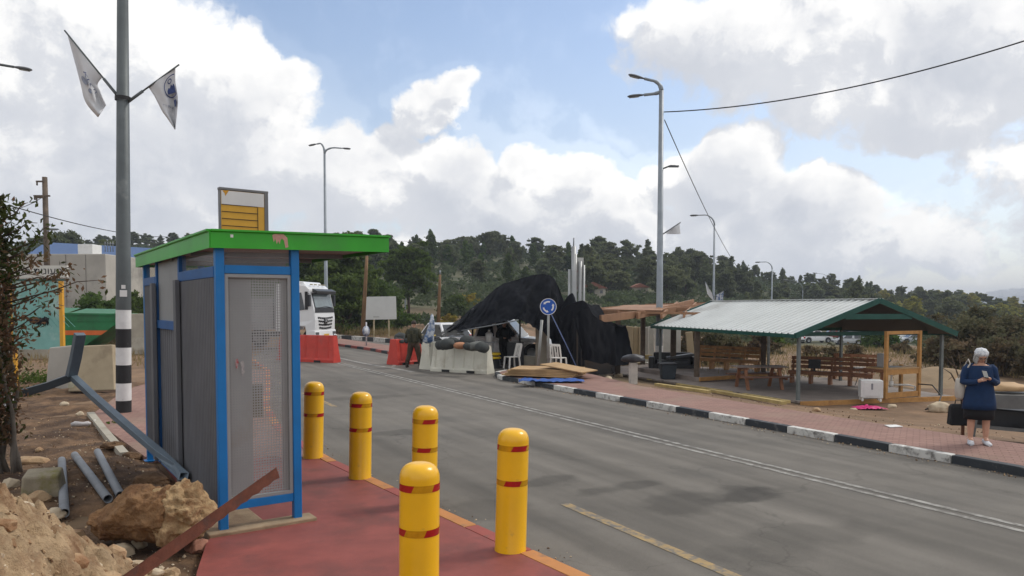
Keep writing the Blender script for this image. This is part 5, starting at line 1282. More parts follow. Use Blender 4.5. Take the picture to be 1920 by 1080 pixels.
mb = MB(); mb.grid(drape(CT, KT, 40, 12, 0, 3, .05, .1)); mb.obj('top_cloth', cloth, cur, world=True)
mb = MB(); mb.grid(drape(KT, KB, 40, 16, 0, 6, .08)); mb.obj('rear_cloth', cloth, cur, world=True)
mb = MB(); mb.grid(drape([P(1054, 572, 28.6), P(1064, 556, 28.5), P(1074, 550, 28.4), P(1080, 566, 28.2)], [P(1050, 590, 27.8), P(1062, 578, 27.8), P(1074, 572, 27.7), P(1082, 570, 27.6)], 20, 8, 0, 9, .03)); mb.obj('top_flap', cloth, cur, world=True)
# concrete slab and low wall behind the sign
mb = MB(); a, b = G(984, 690, .0), G(1022, 690, .0); mb.box(((a.x + b.x) / 2 + .25, a.y + .6, .8), (.42, .16, 1.65)); tag(mb.obj('concrete_post', M('buff_slab', (.34, .30, .24), .85, 0, .15, 2)), 'upright buff concrete slab behind the roundabout sign post', 'concrete slab')
mb = MB(); mb.ext([(-.62, 0), (.55, 0), (.45, .34), (-.2, .40), (-.62, .15)], 'y', -.3, .3); tag(mb.obj('concrete_block', concrete, loc=G(985, 688, .0) + Vector((0, .8, 0)), bevel=.03), 'low concrete block under the hood of the white pickup', 'concrete block')
mb = MB(); mb.box((0, 0, .45), (.62, .05, .92)); tag(mb.obj('board', plastk, loc=G(967, 690, 0) + Vector((0, .9, 0)), rotz=.05), 'dark board standing behind the white plastic chair', 'board')
# billboard, island arrow post
a = P(685, 599, 56); b = P(743, 603, 56); zt_ = P(714, 556, 56).z
t = thing('billboard', 'blank white billboard on two thin posts at the road junction', 'billboard', ((a.x + b.x) / 2, 56, gz(-10, 56)))
mb = MB(); mb.box(((a.x + b.x) / 2, 56, (a.z + zt_) / 2), (b.x - a.x, .08, zt_ - a.z), Matrix.Rotation(R(-1), 3, 'Y')); bo = mb.obj('board', M('weathered_white_board', (.56, .58, .57), .6, 0, .05, 1.5), t, world=True)
mb = MB(); mb.beam(P(700, 594, 55.94), P(711, 594, 55.94), .01, .07); mb.obj('faded_print', M('faded_print', (.36, .38, .37), .6), bo, world=True)
for px in (701, 729):
    q = P(px, 600, 56.1); mb = MB(); mb.box((q.x, 56.1, (q.z + gz(q.x, 56)) / 2 - .1), (.10, .10, q.z - gz(q.x, 56) + .4)); mb.obj('post', M('pale_pine_post', (.42, .36, .24), .7, 0, .15, 3), t, world=True)
ip = G(687, 648, .06); t = thing('keep_right_sign', 'small round sign on a thin post standing on the traffic island', 'traffic sign', ip)
mb = MB(); mb.tube([(0, 0, 0), (0, 0, P(687, 604, ip.y).z - .06)], .04, 8); mb.obj('post', M('white_blue_post', (.5, .5, .52), .5, 0, .2, 2, col2=(.06, .1, .25), amt=.5), t)
mb = MB(); mb.lathe([(.001, -.02), (.30, -.02), (.30, .02), (.001, .02)], n=24); mb.xf(Matrix.Translation((0, -.06, P(687, 623, ip.y).z)) @ Matrix.Rotation(R(62), 4, 'Z') @ Matrix.Rotation(R(90), 4, 'X')); mb.obj('sign_plate', M('blue_white_plate', (.10, .13, .22), .5, 0, .2, 2, col2=(.5, .52, .55), amt=.65, scale2=3.2), t)

# ------------------------------------------------------------------ deck, picnic roof, pergola
ZD = -.5
PA = P(1496, 752, 22); PA.z = ZD
Uv = Vector((-.247, .969, 0)); Vv = Vector((.969, .247, 0)); PL = 9.3; PWd = 5.1; prot = math.atan2(Vv.y, Vv.x)
def PQ(a, b, z=0.0): q = PA + Vv * a + Uv * b; return Vector((q.x, q.y, ZD + z))        # across, along, up from the deck
dk = thing('deck', 'low grey brown wooden deck with yellow timber edge beams', 'deck', PA, prot)
decking = M('deck_boards', (.24, .20, .175), .75, 0, .16, 2, col2=(.31, .27, .235), amt=.4, bump=.06)
tt, bb = nodes_of(decking); w1 = tt.nodes.new('ShaderNodeTexWave'); w1.inputs['Scale'].default_value = 2.2; w1.bands_direction = 'X'; w1.inputs['Distortion'].default_value = 0
tcx = tt.nodes.new('ShaderNodeTexCoord'); tt.links.new(tcx.outputs['Object'], w1.inputs['Vector']); rr_ = tt.nodes.new('ShaderNodeMapRange'); rr_.inputs['From Max'].default_value = .1; rr_.inputs['To Min'].default_value = .55; tt.links.new(w1.outputs['Fac'], rr_.inputs['Value'])
src = bb.inputs['Base Color'].links[0].from_socket; mm = tt.nodes.new('ShaderNodeMix'); mm.data_type = 'RGBA'; mm.blend_type = 'MULTIPLY'; mm.inputs[0].default_value = 1; tt.links.new(src, mm.inputs[6]); tt.links.new(rr_.outputs[0], mm.inputs[7]); tt.links.new(mm.outputs[2], bb.inputs['Base Color'])
FL = G(1150, 699, ZD)                      # left front corner
f0 = PQ(-.12, -.25); f1 = PQ(PWd + .25, -.25)
poly = [f0, f1, PQ(PWd + .3, PL * .62), PQ(2.6, PL + 1.6), P(1230, 640, 36) * 1.0, FL + Vector((.3, 3.0, 0)), FL]
mb = MB(); mb.prism([(p.x, p.y) for p in poly], ZD - .05, ZD); mb.obj('floor', decking, dk, world=True)
mb = MB(); mb.beam(f0 + Vector((0, 0, -.12)) + Uv * -.06, f1 + Vector((0, 0, -.12)) + Uv * -.06, .07, .25); mb.obj('edge_beam', pine, dk, world=True)
dl = (FL - f0).normalized(); dn = Vector((-dl.y, dl.x, 0))
mb = MB(); mb.beam(f0 + Vector((0, 0, -.18)), FL + Vector((0, 0, -.18)), .07, .25); mb.obj('edge_beam', oldwood, dk, world=True)
for k in range(7):
    c = f0.lerp(f1, (k + .3) / 7); mb = MB(); mb.box((c.x + .05, c.y + .3, ZD - .4), (.12, .12, .6)); mb.obj('stub_post', pine, dk, world=True)
# raised rear part with its cleated edge
r0, r1 = P(1310, 711, 27.2), P(1398, 704, 28.4)
r0.z = r1.z = ZD
rp_ = [r0, r1 + (r1 - r0) * .8, PQ(3.6, PL * .9), PQ(1.4, PL + 1.3), PQ(-.6, PL + 1.0)]
mb = MB(); mb.prism([(p.x, p.y) for p in rp_], ZD + .004, ZD + .16); mb.obj('upper_floor', decking, dk, world=True)
mb = MB(); dd = (rp_[1] - r0).normalized(); nn = Vector((dd.y, -dd.x, 0)); mb.beam(r0 + nn * .04 + UP * .11, rp_[1] + nn * .04 + UP * .11, .05, .14); mb.obj('step_beam', pine, dk, world=True)
# loose timber lengths on the bank
g_ = 'yellow timber lengths on the bank before the deck'
for i, (a, b, lab) in enumerate((((1240, 713), (1440, 737), 'pale timber length highest on the bank before the deck'), ((1270, 722), (1480, 752), 'pale timber length in the middle of the bank before the deck'), ((1230, 722), (1330, 736), 'short pale timber lowest on the bank before the deck'), ((1395, 741), (1478, 755), 'broken timber end near the front post of the picnic roof'), ((1330, 733), (1470, 757), 'long pale timber lowest on the bank near the front post'), ((1300, 719), (1400, 733), 'pale timber lying just under the deck edge'), ((1215, 713), (1300, 724), 'pale timber nearest the rubbish bin on the bank'), ((1420, 738), (1486, 749), 'short pale timber closest to the front post of the picnic roof'))):
    def bank(px, py):
        z = -.2
        for _ in range(12): p = G(px, py, z); z = gz(p.x, p.y) + .05
        return G(px, py, z)
    mb = MB(); mb.beam(bank(*a) + Vector((0, 0, .02)), bank(*b) + Vector((0, 0, .02)), .15, .09); tag(mb.obj('timber', pineyel, bevel=.006), lab, 'timber', g_)
# picnic roof
rf = thing('picnic_shelter', 'open picnic shelter with white ribbed metal gable roof and green trim', 'picnic shelter', PA, prot)
HE = 1.47 - ZD; HR = 2.47 - ZD; OV = .28
def corr(side):
    mb = MB(); n = 31; rows = [[], []]
    e_, r_ = ((-OV, HE - .02), (PWd / 2, HR)) if side == 0 else ((PWd + OV, HE - .02), (PWd / 2, HR))
    prof = ((0, 0), (.10, .05), (.28, .05), (.38, 0), (.99, 0))
    for i in range(n):
        for fa, dz_ in prof:
            y = -.25 + (PL + .5) * (i + fa) / n
            rows[0].append(Vector((e_[0], y, e_[1] + dz_))); rows[1].append(Vector((r_[0], y, r_[1] + dz_ + .0)))
    mb.grid(rows, smooth=False); o = mb.obj('roof_sheet', M('white_roof_sheet', (.60, .62, .61), .5, .05, .08, .8, col2=(.42, .42, .40), amt=.38), rf)
    o.modifiers.new('thickness', 'SOLIDIFY').thickness = .012; return o
corr(0); corr(1)
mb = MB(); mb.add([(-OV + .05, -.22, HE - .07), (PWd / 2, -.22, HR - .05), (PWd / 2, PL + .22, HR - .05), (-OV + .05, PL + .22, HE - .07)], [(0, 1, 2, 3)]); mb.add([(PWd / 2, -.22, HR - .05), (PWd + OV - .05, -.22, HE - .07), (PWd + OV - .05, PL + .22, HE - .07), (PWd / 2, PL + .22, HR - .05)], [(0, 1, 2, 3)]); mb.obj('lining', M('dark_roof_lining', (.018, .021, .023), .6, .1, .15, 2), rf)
slope = math.atan2(HR - HE + .1, PWd / 2 + OV)
for y in (-.27, PL + .27):
    for sx in (0, 1):
        xa = -OV - .03 if sx == 0 else PWd + OV + .03
        mb = MB(); mb.beam((xa, y, HE - .05), (PWd / 2, y, HR - .02), .05, .16); mb.obj('gable_trim', pavgreen, rf)
    mb = MB(); mb.beam((PWd * .27, y + (.03 if y < 0 else -.03), HE + .50), (PWd * .73, y + (.03 if y < 0 else -.03), HE + .50), .06, .16); mb.obj('tie_beam', pavgreen, rf)
for x in (-OV - .035, PWd + OV + .035):
    mb = MB(); mb.beam((x, -.25, HE - .06), (x, PL + .25, HE - .06), .04, .11); mb.obj('eave_trim', pavgreen, rf)
mb = MB(); mb.beam((PWd / 2, -.28, HR + .035), (PWd / 2, PL + .28, HR + .035), .26, .02); mb.obj('ridge_cap', M('white_roof_sheet', (.5, .53, .54)), rf)
for y in (.6, PL / 2, PL - .6):
    mb = MB(); mb.beam((0, y, HE - .04), (PWd, y, HE - .04), .06, .12); mb.obj('cross_beam', pavgreen, rf)
pg = M('grey_steel_post', (.16, .18, .18), .5, .3, .15, 3)
for a, b in ((0, 0), (0, PL * .5), (0, PL), (PWd, 0), (PWd, PL * .5), (PWd, PL)):
    mb = MB(); z0 = -.4 if b == 0 else -.02
    if b == PL * .5 and a == 0: continue
    mb.box((a, b, (HE - .08 + z0) / 2), (.085, .085, HE - .08 - z0)); mb.obj('post', pg, rf)
q = P(1307, 640, 27.6); mb = MB(); mb.box((q.x, q.y, ZD + .95), (.17, .17, 1.95)); mb.obj('wooden_post', oldwood, rf, world=True)
q = P(1432, 640, 29.6); mb = MB(); mb.box((q.x, q.y, ZD + .98), (.15, .15, 1.96)); mb.obj('wooden_post', oldwood, rf, world=True)
# pergola of raw timber
PG0 = P(1158, 700, 30.6); pgr = thing('pergola', 'unfinished timber pergola of raw beams beside the black curtain', 'pergola', (PG0.x, PG0.y, ZD))
pts_ = {}
for px, yb, yt, D, m in ((1158, 700, 600, 30.4, oldwood), (1205, 678, 592, 35.5, oldwood), (1262, 690, 590, 31.5, oldwood)):
    a = P(px, yb, D); a.z = ZD; b = P(px, yt, D); mb = MB(); mb.box(((a.x), D, (a.z + b.z) / 2), (.2, .2, b.z - a.z)); mb.obj('post', m, pgr, world=True)
def bm_(pa, pb, w, h, m=pergw): mb = MB(); mb.beam(P(*pa), P(*pb), w, h); mb.obj('beam', m, pgr, world=True)
bm_((1126, 598, 28.5), (1330, 573, 36), .10, .28); bm_((1112, 584, 30.8), (1318, 588, 30.2), .09, .10); bm_((1195, 592, 30.2), (1300, 566, 38), .09, .26)
bm_((1116, 588, 30.9), (1160, 590, 29.5), .1, .34); bm_((1150, 580, 33), (1318, 580, 33.4), .09, .12); bm_((1160, 577, 35), (1320, 574, 36), .09, .12); bm_((1210, 572, 37), (1325, 569, 38), .09, .12)
bm_((1112, 583, 31), (1196, 575, 37), .1, .22); bm_((1240, 593, 30.2), (1270, 569, 38), .08, .2); bm_((1282, 592, 30.2), (1305, 570, 38), .08, .2)
mb = MB(); mb.add([P(1128, 581, 31.2), P(1240, 583, 31), P(1262, 572, 36), P(1170, 573, 36)], [(0, 1, 2, 3)]); o = mb.obj('roof_board', pergw, pgr, world=True); o.modifiers.new('thickness', 'SOLIDIFY').thickness = .03
# precast wall panels behind it
panel_t = M('tan_precast', (.50, .41, .27), .85, 0, .10, 1.6, col2=(.40, .33, .22), amt=.35, bump=.08); panel_w = M('pale_precast', (.50, .49, .45), .85, 0, .10, 1.6, col2=(.30, .29, .27), amt=.4, bump=.08)
g_ = 'precast concrete wall panels behind the pergola'
for i, (p0, p1, ytop, yb, D, m, tl, lab) in enumerate(((1161, 1167, 613, 680, 37, panel_t, 0, 'narrow tan precast panel at the pergola post, leftmost of the wall'), (1167, 1186, 612, 680, 36.9, panel_t, 0, 'wide tan precast panel behind the pergola'), (1186, 1197, 613, 680, 37, panel_t, 0, 'tan precast panel just left of the second pergola post'), (1197, 1205, 613, 680, 36.9, panel_t, 0, 'tan precast panel directly behind the second pergola post'),
     (1208, 1217, 613, 676, 37, panel_w, .03, 'pale precast panel with a dark mark beside the pergola post'), (1218, 1228, 612, 674, 37.4, panel_w, .05, 'pale leaning precast panel left of the tall cable lamp post'), (1229, 1240, 612, 674, 38, panel_w, .06, 'pale leaning precast panel behind the tall cable lamp post'), (1243, 1262, 614, 672, 38.6, panel_w, .0, 'pale precast panel right of the tall cable lamp post'), (1264, 1276, 615, 672, 39, panel_w, 0, 'pale precast panel farthest right of the wall'), (1292, 1305, 622, 664, 34.5, panel_t, .10, 'leaning tan precast panel behind the black couch'))):
    a, b = P(p0, yb, D), P(p1, yb, D); zt_ = P(p0, ytop, D).z; zb = gz(a.x, D) - .1; w = b.x - a.x - .02
    mb = MB(); mb.box((0, 0, (zt_ - zb) / 2), (w, .16, zt_ - zb)); mb.box((0, -.25, .12), (w, .55, .24)); mb.xf(Matrix.Shear('XY', 4, (tl * .8, 0)) if False else Matrix.Rotation(-tl, 4, 'Y'))
    tag(mb.obj('wall_panel', m, loc=((a.x + b.x) / 2, D, zb), bevel=.02), lab, 'wall panel', g_)
mb = MB(); mb.beam(P(1158, 672, 36), P(1222, 669, 36.2), .25, .2); tag(mb.obj('timber', pineyel), 'pale timber length lying at the foot of the precast panels', 'timber')
# benches
def bench(label, p0, p1, m=benchw, back=True, group='wooden benches along the deck', legs=5, arm=False):
    v = (p1 - p0); L = v.length; yaw = math.atan2(v.y, v.x); t = thing('wooden_bench', label, 'bench', p0, yaw, group)
    mb = MB(); mb.box((L / 2, -.08, .43), (L, .16, .05)); mb.box((L / 2, .10, .43), (L, .16, .05)); mb.box((L / 2, -.17, .385), (L, .04, .13)); mb.obj('seat', m, t, bevel=.006)
    if back:
        mb = MB(); 
        for z in (.58, .74, .89): mb.box((L / 2, .25 + (z - .5) * .14, z), (L, .035, .12), Matrix.Rotation(R(-8), 3, 'X'))
        for k in range(legs): mb.beam((.08 + (L - .16) * k / (legs - 1), .20, .40), (.08 + (L - .16) * k / (legs - 1), .315, .93), .07, .05)
        mb.obj('backrest', m, t)
    for k in range(legs):
        mb = MB(); x = .1 + (L - .2) * k / (legs - 1); mb.box((x, .0, .20), (.10, .30, .40)); mb.obj('leg', m, t)
    return t
bp0, bp1 = P(1304, 690, 31.6), P(1424, 697, 29.6); bp0.z = bp1.z = ZD + .165
bench('long orange wooden bench with slatted back left of the picnic table', bp0, bp1)
bq0, bq1 = P(1480, 700, 27.2), P(1638, 712, 25.6); bq0.z = bq1.z = ZD
bench('dark wooden bench with low back behind the white cabinet', bq0, bq1 , redwood)
bench('dark wooden bench farther back near the counter frame', P(1560, 690, 28.6) * 1.0 + Vector((0, 0, ZD - P(1560, 690, 28.6).z)), P(1660, 695, 27.6) + Vector((0, 0, ZD - P(1660, 695, 27.6).z)), redwood, legs=4)
# picnic table
pc = P(1423, 718, 25.2); pc.z = ZD; t = thing('picnic_table', 'dark stained picnic table with two attached benches on the deck', 'picnic table', pc, R(4))
mb = MB()
for k in range(5): mb.box((0, -.30 + .15 * k, .74), (1.72, .14, .04))
mb.obj('table_top', M('grey_stained_top', (.22, .17, .15), .45, 0, .15, 4), t, bevel=.005)
for y in (-.68, .68):
    mb = MB(); mb.box((0, y - .075, .44), (1.72, .14, .04)); mb.box((0, y + .075, .44), (1.72, .14, .04)); mb.obj('seat', M('stained_wood2', (.17, .085, .055), .55, 0, .2, 4), t, bevel=.005)
for x in (-.58, .58):
    for s_ in (-1, 1):
        mb = MB(); mb.beam((x, s_ * .25, .72), (x + .02 * s_, s_ * .58, 0), .10, .07); mb.obj('leg', redwood, t)
    mb = MB(); mb.beam((x + .06, -.75, .40), (x + .06, .75, .40), .05, .10); mb.beam((x + .06, -.34, .69), (x + .06, .34, .69), .05, .09); mb.obj('brace', redwood, t)
# bins, couch, post, bag, cabinet, monitor
c = P(1252, 712, 28.4); c.z = ZD; t = thing('rubbish_bin', 'dark plastic rubbish bin standing at the deck edge', 'bin', c)
mb = MB(); mb.loft([[Vector((sx * w, sy * w * .9, z)) for sx, sy in ((-1, -1), (1, -1), (1, 1), (-1, 1))] for w, z in ((.24, 0), (.30, .56))], smooth=False); mb.obj('body', plastb, t, bevel=.03)
mb = MB(); mb.loft([[Vector((sx * w, sy * w * .92, z)) for sx, sy in ((-1, -1), (1, -1), (1, 1), (-1, 1))] for w, z in ((.34, .56), (.35, .60), (.30, .62))], smooth=False); mb.obj('rim', plastk, t)
c = P(1262, 690, 31.6); c.z = ZD; t = thing('couch', 'black leather couch beside the tall cable lamp post', 'couch', c, R(-8))
lea = M('black_leather', (.02, .022, .025), .35, 0, .2, 5); cush = M('dark_grey_cushion', (.045, .05, .056), .5, 0, .2, 4)
mb = MB(); mb.box((0, .05, .2), (1.6, .75, .28)); mb.obj('base', lea, t, bevel=.03)
for x in (-.34, .36): mb = MB(); mb.box((x, -.02, .42), (.68, .66, .16)); mb.obj('cushion', cush, t, bevel=.05)
mb = MB(); mb.box((0, .45, .52), (1.6, .2, .55)); mb.obj('backrest', lea, t, bevel=.05)
for x in (-.9, .9): mb = MB(); mb.box((x, .05, .33), (.24, .8, .62)); mb.obj('armrest', lea, t, bevel=.05)
mb = MB(); mb.box((.25, -.1, .66), (1.15, .5, .1), Matrix.Rotation(R(-8), 3, 'Y')); tag(mb.obj('dark_board', M('slate_board', (.07, .075, .08), .4), loc=c + Vector((0, 0, 0)), bevel=.02), 'dark flat board lying across the black couch', 'board')
c = G(1187, 720, -.05); mb = MB(); mb.box((0, 0, .32), (.22, .2, .66)); tag(mb.obj('concrete_stub', M('whitewashed_stub', (.46, .43, .39), .85, 0, .15, 5), loc=c, rotz=.2, bevel=.02), 'short whitewashed concrete stub before the deck', 'post')
mb = MB(); mb.blob((0, 0, .10), (.36, .22, .14), 3, .25, 1.6, 5, flat=-.09); tag(mb.obj('cushion', M('black_cushion', (.035, .035, .04), .5, 0, .3, 5, bump=.2), loc=c + Vector((0, 0, .66))), 'dark lumpy cushion lying on the whitewashed stub', 'cushion')
c = PQ(2.70, .35); c2 = P(1632, 745, 21.9); c2.z = ZD
t = thing('cabinet', 'white bedside cabinet on short feet at the deck edge', 'cabinet', c2, R(-16))
mb = MB(); mb.box((0, 0, .36), (.60, .46, .52)); cb = mb.obj('body', M('white_laminate', (.66, .67, .66), .45, 0, .05, 4), t, bevel=.02)
mb = MB(); mb.box((.0, -.236, .36), (.42, .012, .40)); dr = mb.obj('door', M('white_laminate', (.66, .67, .66)), cb, bevel=.006)
mb = MB(); mb.box((.0, -.245, .44), (.05, .01, .18)); mb.obj('handle', pvc, dr, bevel=.004)
for x in (-.24, .24):
    for y in (-.18, .18): mb = MB(); mb.lathe([(.03, 0), (.035, .05), (.02, .102)], (x, y, 0), 10); mb.obj('foot', plastw, t)
# counter frame with sink
c = P(1660, 746, 22.3); c.z = ZD; d_ = P(1722, 742, 22.9); d_.z = ZD; yw = math.atan2((d_ - c).y, (d_ - c).x); L = (d_ - c).length
t = thing('counter_frame', 'yellow pine timber frame holding a sink counter at the deck edge', 'counter', c, yw)
H_ = P(1660, 621, 22.3).z - ZD
for x in (0, L):
    for y in (0, .62):
        if y and x == 0: continue
        mb = MB(); mb.box((x, y, (H_ if y == 0 else .95) / 2), (.09, .09, H_ if y == 0 else .95)); mb.obj('post', pine, t)
for z, h_ in ((H_ - .05, .10), (.80, .16), (.10, .16)):
    mb = MB(); mb.box((L / 2, 0, z), (L - .1, .06, h_)); mb.obj('rail', pine, t)
mb = MB(); mb.box((L / 2, .32, .90), (L + .05, .72, .04)); ct = mb.obj('counter_top', plywood, t)
mb = MB(); mb.box((.62, .34, .925), (.5, .42, .02)); mb.obj('sink', steel, ct)
mb = MB(); mb.tube([(.74, .52, .92), (.74, .52, 1.06), (.72, .42, 1.09), (.55, .30, 1.14)], .014, 8); mb.obj('tap', steel, ct)
mb = MB(); mb.tube([(.62, .3, .9), (.62, .3, .35)], .025, 8); mb.tube([(.62, .3, .38), (L - .05, .3, .33), (L - .02, .1, .30), (L - .02, .08, -.3)], .03, 8); mb.lathe([(.001, .3), (.06, .3), (.06, .48), (.001, .48)], (.62, .3, 0), 12); mb.obj('drain_pipe', plastw, t)
mb = MB(); mb.box((.22, .3, 1.13), (.22, .25, .42)); tag(mb.obj('water_boiler', M('brushed_metal', (.32, .33, .34), .35, .5, .1, 3), loc=c, rotz=yw, bevel=.02), 'grey upright metal box standing on the sink counter', 'water boiler')
q = P(1527, 700, 26.6); q.z = ZD + .46; t = thing('monitor', 'black flat screen standing on the dark bench', 'screen', q, R(-6))
mb = MB(); mb.box((0, 0, .26), (.42, .06, .32)); mb.obj('screen', plastk, t, bevel=.01); mb = MB(); mb.box((0, .02, .06), (.06, .04, .12)); mb.box((0, .02, .008), (.24, .18, .016)); mb.obj('stand', plastk, t)
# small white table
q = P(1610, 706, 26.2); q.z = ZD; t = thing('folding_table', 'small white folding table beside the counter frame', 'table', q, 0)
mb = MB(); mb.box((0, 0, .62), (.42, .36, .025)); mb.obj('table_top', plastw, t)
for s_ in (-1, 1): mb = MB(); mb.tube([(s_ * .17, -.12, 0), (-s_ * .12, .1, .61)], .012, 6); mb.obj('leg', steel, t)
# bag and paper on the bank
def bank2(px, py):
    z = -.2
    for _ in range(14): p = G(px, py, z); z = gz(p.x, p.y)
    return G(px, py, z)
c = bank2(1630, 768); mb = MB(); rows = [[c + Vector((-.42 + .84 * j / 17, -.25 + .5 * i / 9, .05 + .10 * abs(noise.noise(Vector((i * .6, j * .5, 1)))) * (1 - (2 * j / 17 - 1) ** 2))) for j in range(18)] for i in range(10)]
mb.grid(rows); o = mb.obj('plastic_bag', pink); o.modifiers.new('thickness', 'SOLIDIFY').thickness = .006; tag(o, 'bright pink plastic sheet lying on the bank below the white cabinet', 'litter')
c = G(1672, 799, .066); mb = MB(); mb.ext([(-.16, -.1), (.12, -.14), (.18, .06), (-.05, .12)], 'z', 0, .01); tag(mb.obj('paper', white, loc=c + Vector((0, 0, .0)), rotz=.4), 'white paper scrap lying on the brick pavement', 'litter')
# hoses from the counter
q0 = P(1722, 720, 22.8); mb = MB(); mb.tube([q0, P(1748, 722, 22.2), P(1765, 742, 21.6), P(1758, 762, 21), P(1735, 768, 20.6)], .018, 8); tag(mb.obj('hose', wire), 'black hose curling from the sink counter to the ground', 'hose')
mb = MB(); mb.tube([P(1763, 755, 22.4), P(1768, 775, 22), P(1745, 775, 21.6)], .04, 8); 
c = bank2(1762, 772); mb = MB(); mb.blob((0, 0, .1), (.3, .18, .16), 3, .3, 1.8, 6, ridged=True); tag(mb.obj('rubble_piece', rockw, loc=c), 'white rubble lump under the right deck corner', 'rock')
for i, (px, py, r_) in enumerate(((1672, 765, .14), (1600, 770, .10), (1530, 772, .12), (1745, 765, .12), (1160, 707, .2), (1140, 712, .16))):
    rocklet(('grey stone under the deck edge right of the pink sheet', 'small stone just left of the pink sheet', 'brown stone near the front post of the picnic roof', 'pale stone under the deck edge beam at the right', 'pale block at the foot of the black curtain', 'tan stone at the right foot of the black curtain')[i], bank2(px, py) + Vector((0, 0, r_ * .3)), (r_, r_ * .8, r_ * .6), rockw if i != 2 else rock, 60 + i, .25, 3, group=None)
# ------------------------------------------------------------------ people
def skinned(name, verts, edges, m, parent, levels=2, root=0):
    me = bpy.data.meshes.new(name); me.from_pydata([v[0] for v in verts], edges, []); me.materials.append(m)
    o = bpy.data.objects.new(name, me); C.objects.link(o); o.parent = parent
    sk = o.modifiers.new('skin', 'SKIN'); sk.use_smooth_shade = True
    ss = o.modifiers.new('sub', 'SUBSURF'); ss.levels = levels; ss.render_levels = levels
    lay = me.skin_vertices[0]
    for i, v in enumerate(verts): lay.data[i].radius = v[1] if isinstance(v[1], tuple) else (v[1], v[1]); lay.data[i].use_root = (i == root)
    return o
def ring(c, rx, ry, n=20, tilt=0.0, sq=1.0):
    out = []
    for j in range(n):
        a = 2 * math.pi * j / n; ca, sa = math.cos(a), math.sin(a)
        out.append(Vector(c) + Vector((math.copysign(abs(ca) ** sq, ca) * rx, math.copysign(abs(sa) ** sq, sa) * ry, tilt * math.sin(a))))
    return out
def fingers(V, E, w, palm_end, out, up, n4=((-.03, .075), (-.01, .085), (.01, .08), (.03, .062)), side=1):
    """five fingers from the wrist index w; out = pointing direction, up = back of the hand"""
    base = Vector(palm_end); out = Vector(out).normalized(); up = Vector(up).normalized(); sd = out.cross(up)
    V.append((tuple(base), (.036, .022))); pi = len(V) - 1; E.append((w, pi))
    for off, ln in n4:
        a = base + sd * off + out * .018; b = a + out * ln * .5 + up * .006; c_ = b + out * ln * .32 - up * .022
        V.append((tuple(a), .0105)); V.append((tuple(b), .009)); V.append((tuple(c_), .0075)); k = len(V); E += [(pi, k - 3), (k - 3, k - 2), (k - 2, k - 1)]
    a = base - out * .03 + sd * (.035 * side); b = a + out * .035 + sd * .02 * side; c_ = b + out * .03
    V.append((tuple(a), .013)); V.append((tuple(b), .011)); V.append((tuple(c_), .009)); k = len(V); E += [(w, k - 3), (k - 3, k - 2), (k - 2, k - 1)]
def head_mesh(c, s=1.0, pitch=0.0, yaw=0.0):
    """a head facing -Y: skull, jaw, brow, nose, lips, ears"""
    mb = MB(); bm = bmesh.new(); bmesh.ops.create_uvsphere(bm, u_segments=28, v_segments=22, radius=1)
    Mx = Matrix.Translation(c) @ Matrix.Rotation(yaw, 4, 'Z') @ Matrix.Rotation(pitch, 4, 'X')
    vs = []
    for v in bm.verts:
        x, y, z = v.co; X, Y, Z = x * .073, y * .092, z * .112
        if z < 0: X *= 1 - .28 * (-z) ** 1.4; Y *= 1 - .10 * (-z)
        if y < 0:
            f = -y
            Y -= .014 * math.exp(-((x / .16) ** 2 + ((z + .12) / .20) ** 2)) * 1.5 * f             # nose
            Y += .010 * math.exp(-(((abs(x) - .38) / .17) ** 2 + ((z - .08) / .13) ** 2)) * f        # eye sockets
            Y -= .005 * math.exp(-((x / .30) ** 2 + ((z + .46) / .08) ** 2)) * f                      # lips
            Y += .004 * math.exp(-((x / .32) ** 2 + ((z + .36) / .05) ** 2)) * f
            Y -= .006 * math.exp(-((x / .28) ** 2 + ((z + .78) / .16) ** 2)) * f                      # chin
        vs.append(Mx @ Vector((X * s, Y * s, Z * s)))
    mb.add(vs, [[v.index for v in f.verts] for f in bm.faces], True); bm.free()
    return mb, Mx
def shoe(mb, a, dirv, m=None, L=.27, w=.048, h=.085):
    a = Vector(a); d = Vector(dirv).normalized(); s_ = Vector((d.y, -d.x, 0)); rings = []
    for u, ww, hh in ((-.28, .5, .6), (-.25, .85, 1.0), (-.08, .95, 1.0), (.15, .95, .82), (.45, 1.1, .6), (.62, 1.0, .48), (.72, .5, .32)):
        c = a + d * (u * L); rings.append([Vector((c.x, c.y, 0)) + s_ * (math.cos(2 * math.pi * j / 12) * w * ww) + UP * max(0.0, h * hh * (.5 + .5 * math.sin(2 * math.pi * j / 12))) for j in range(12)])
    mb.loft(rings)
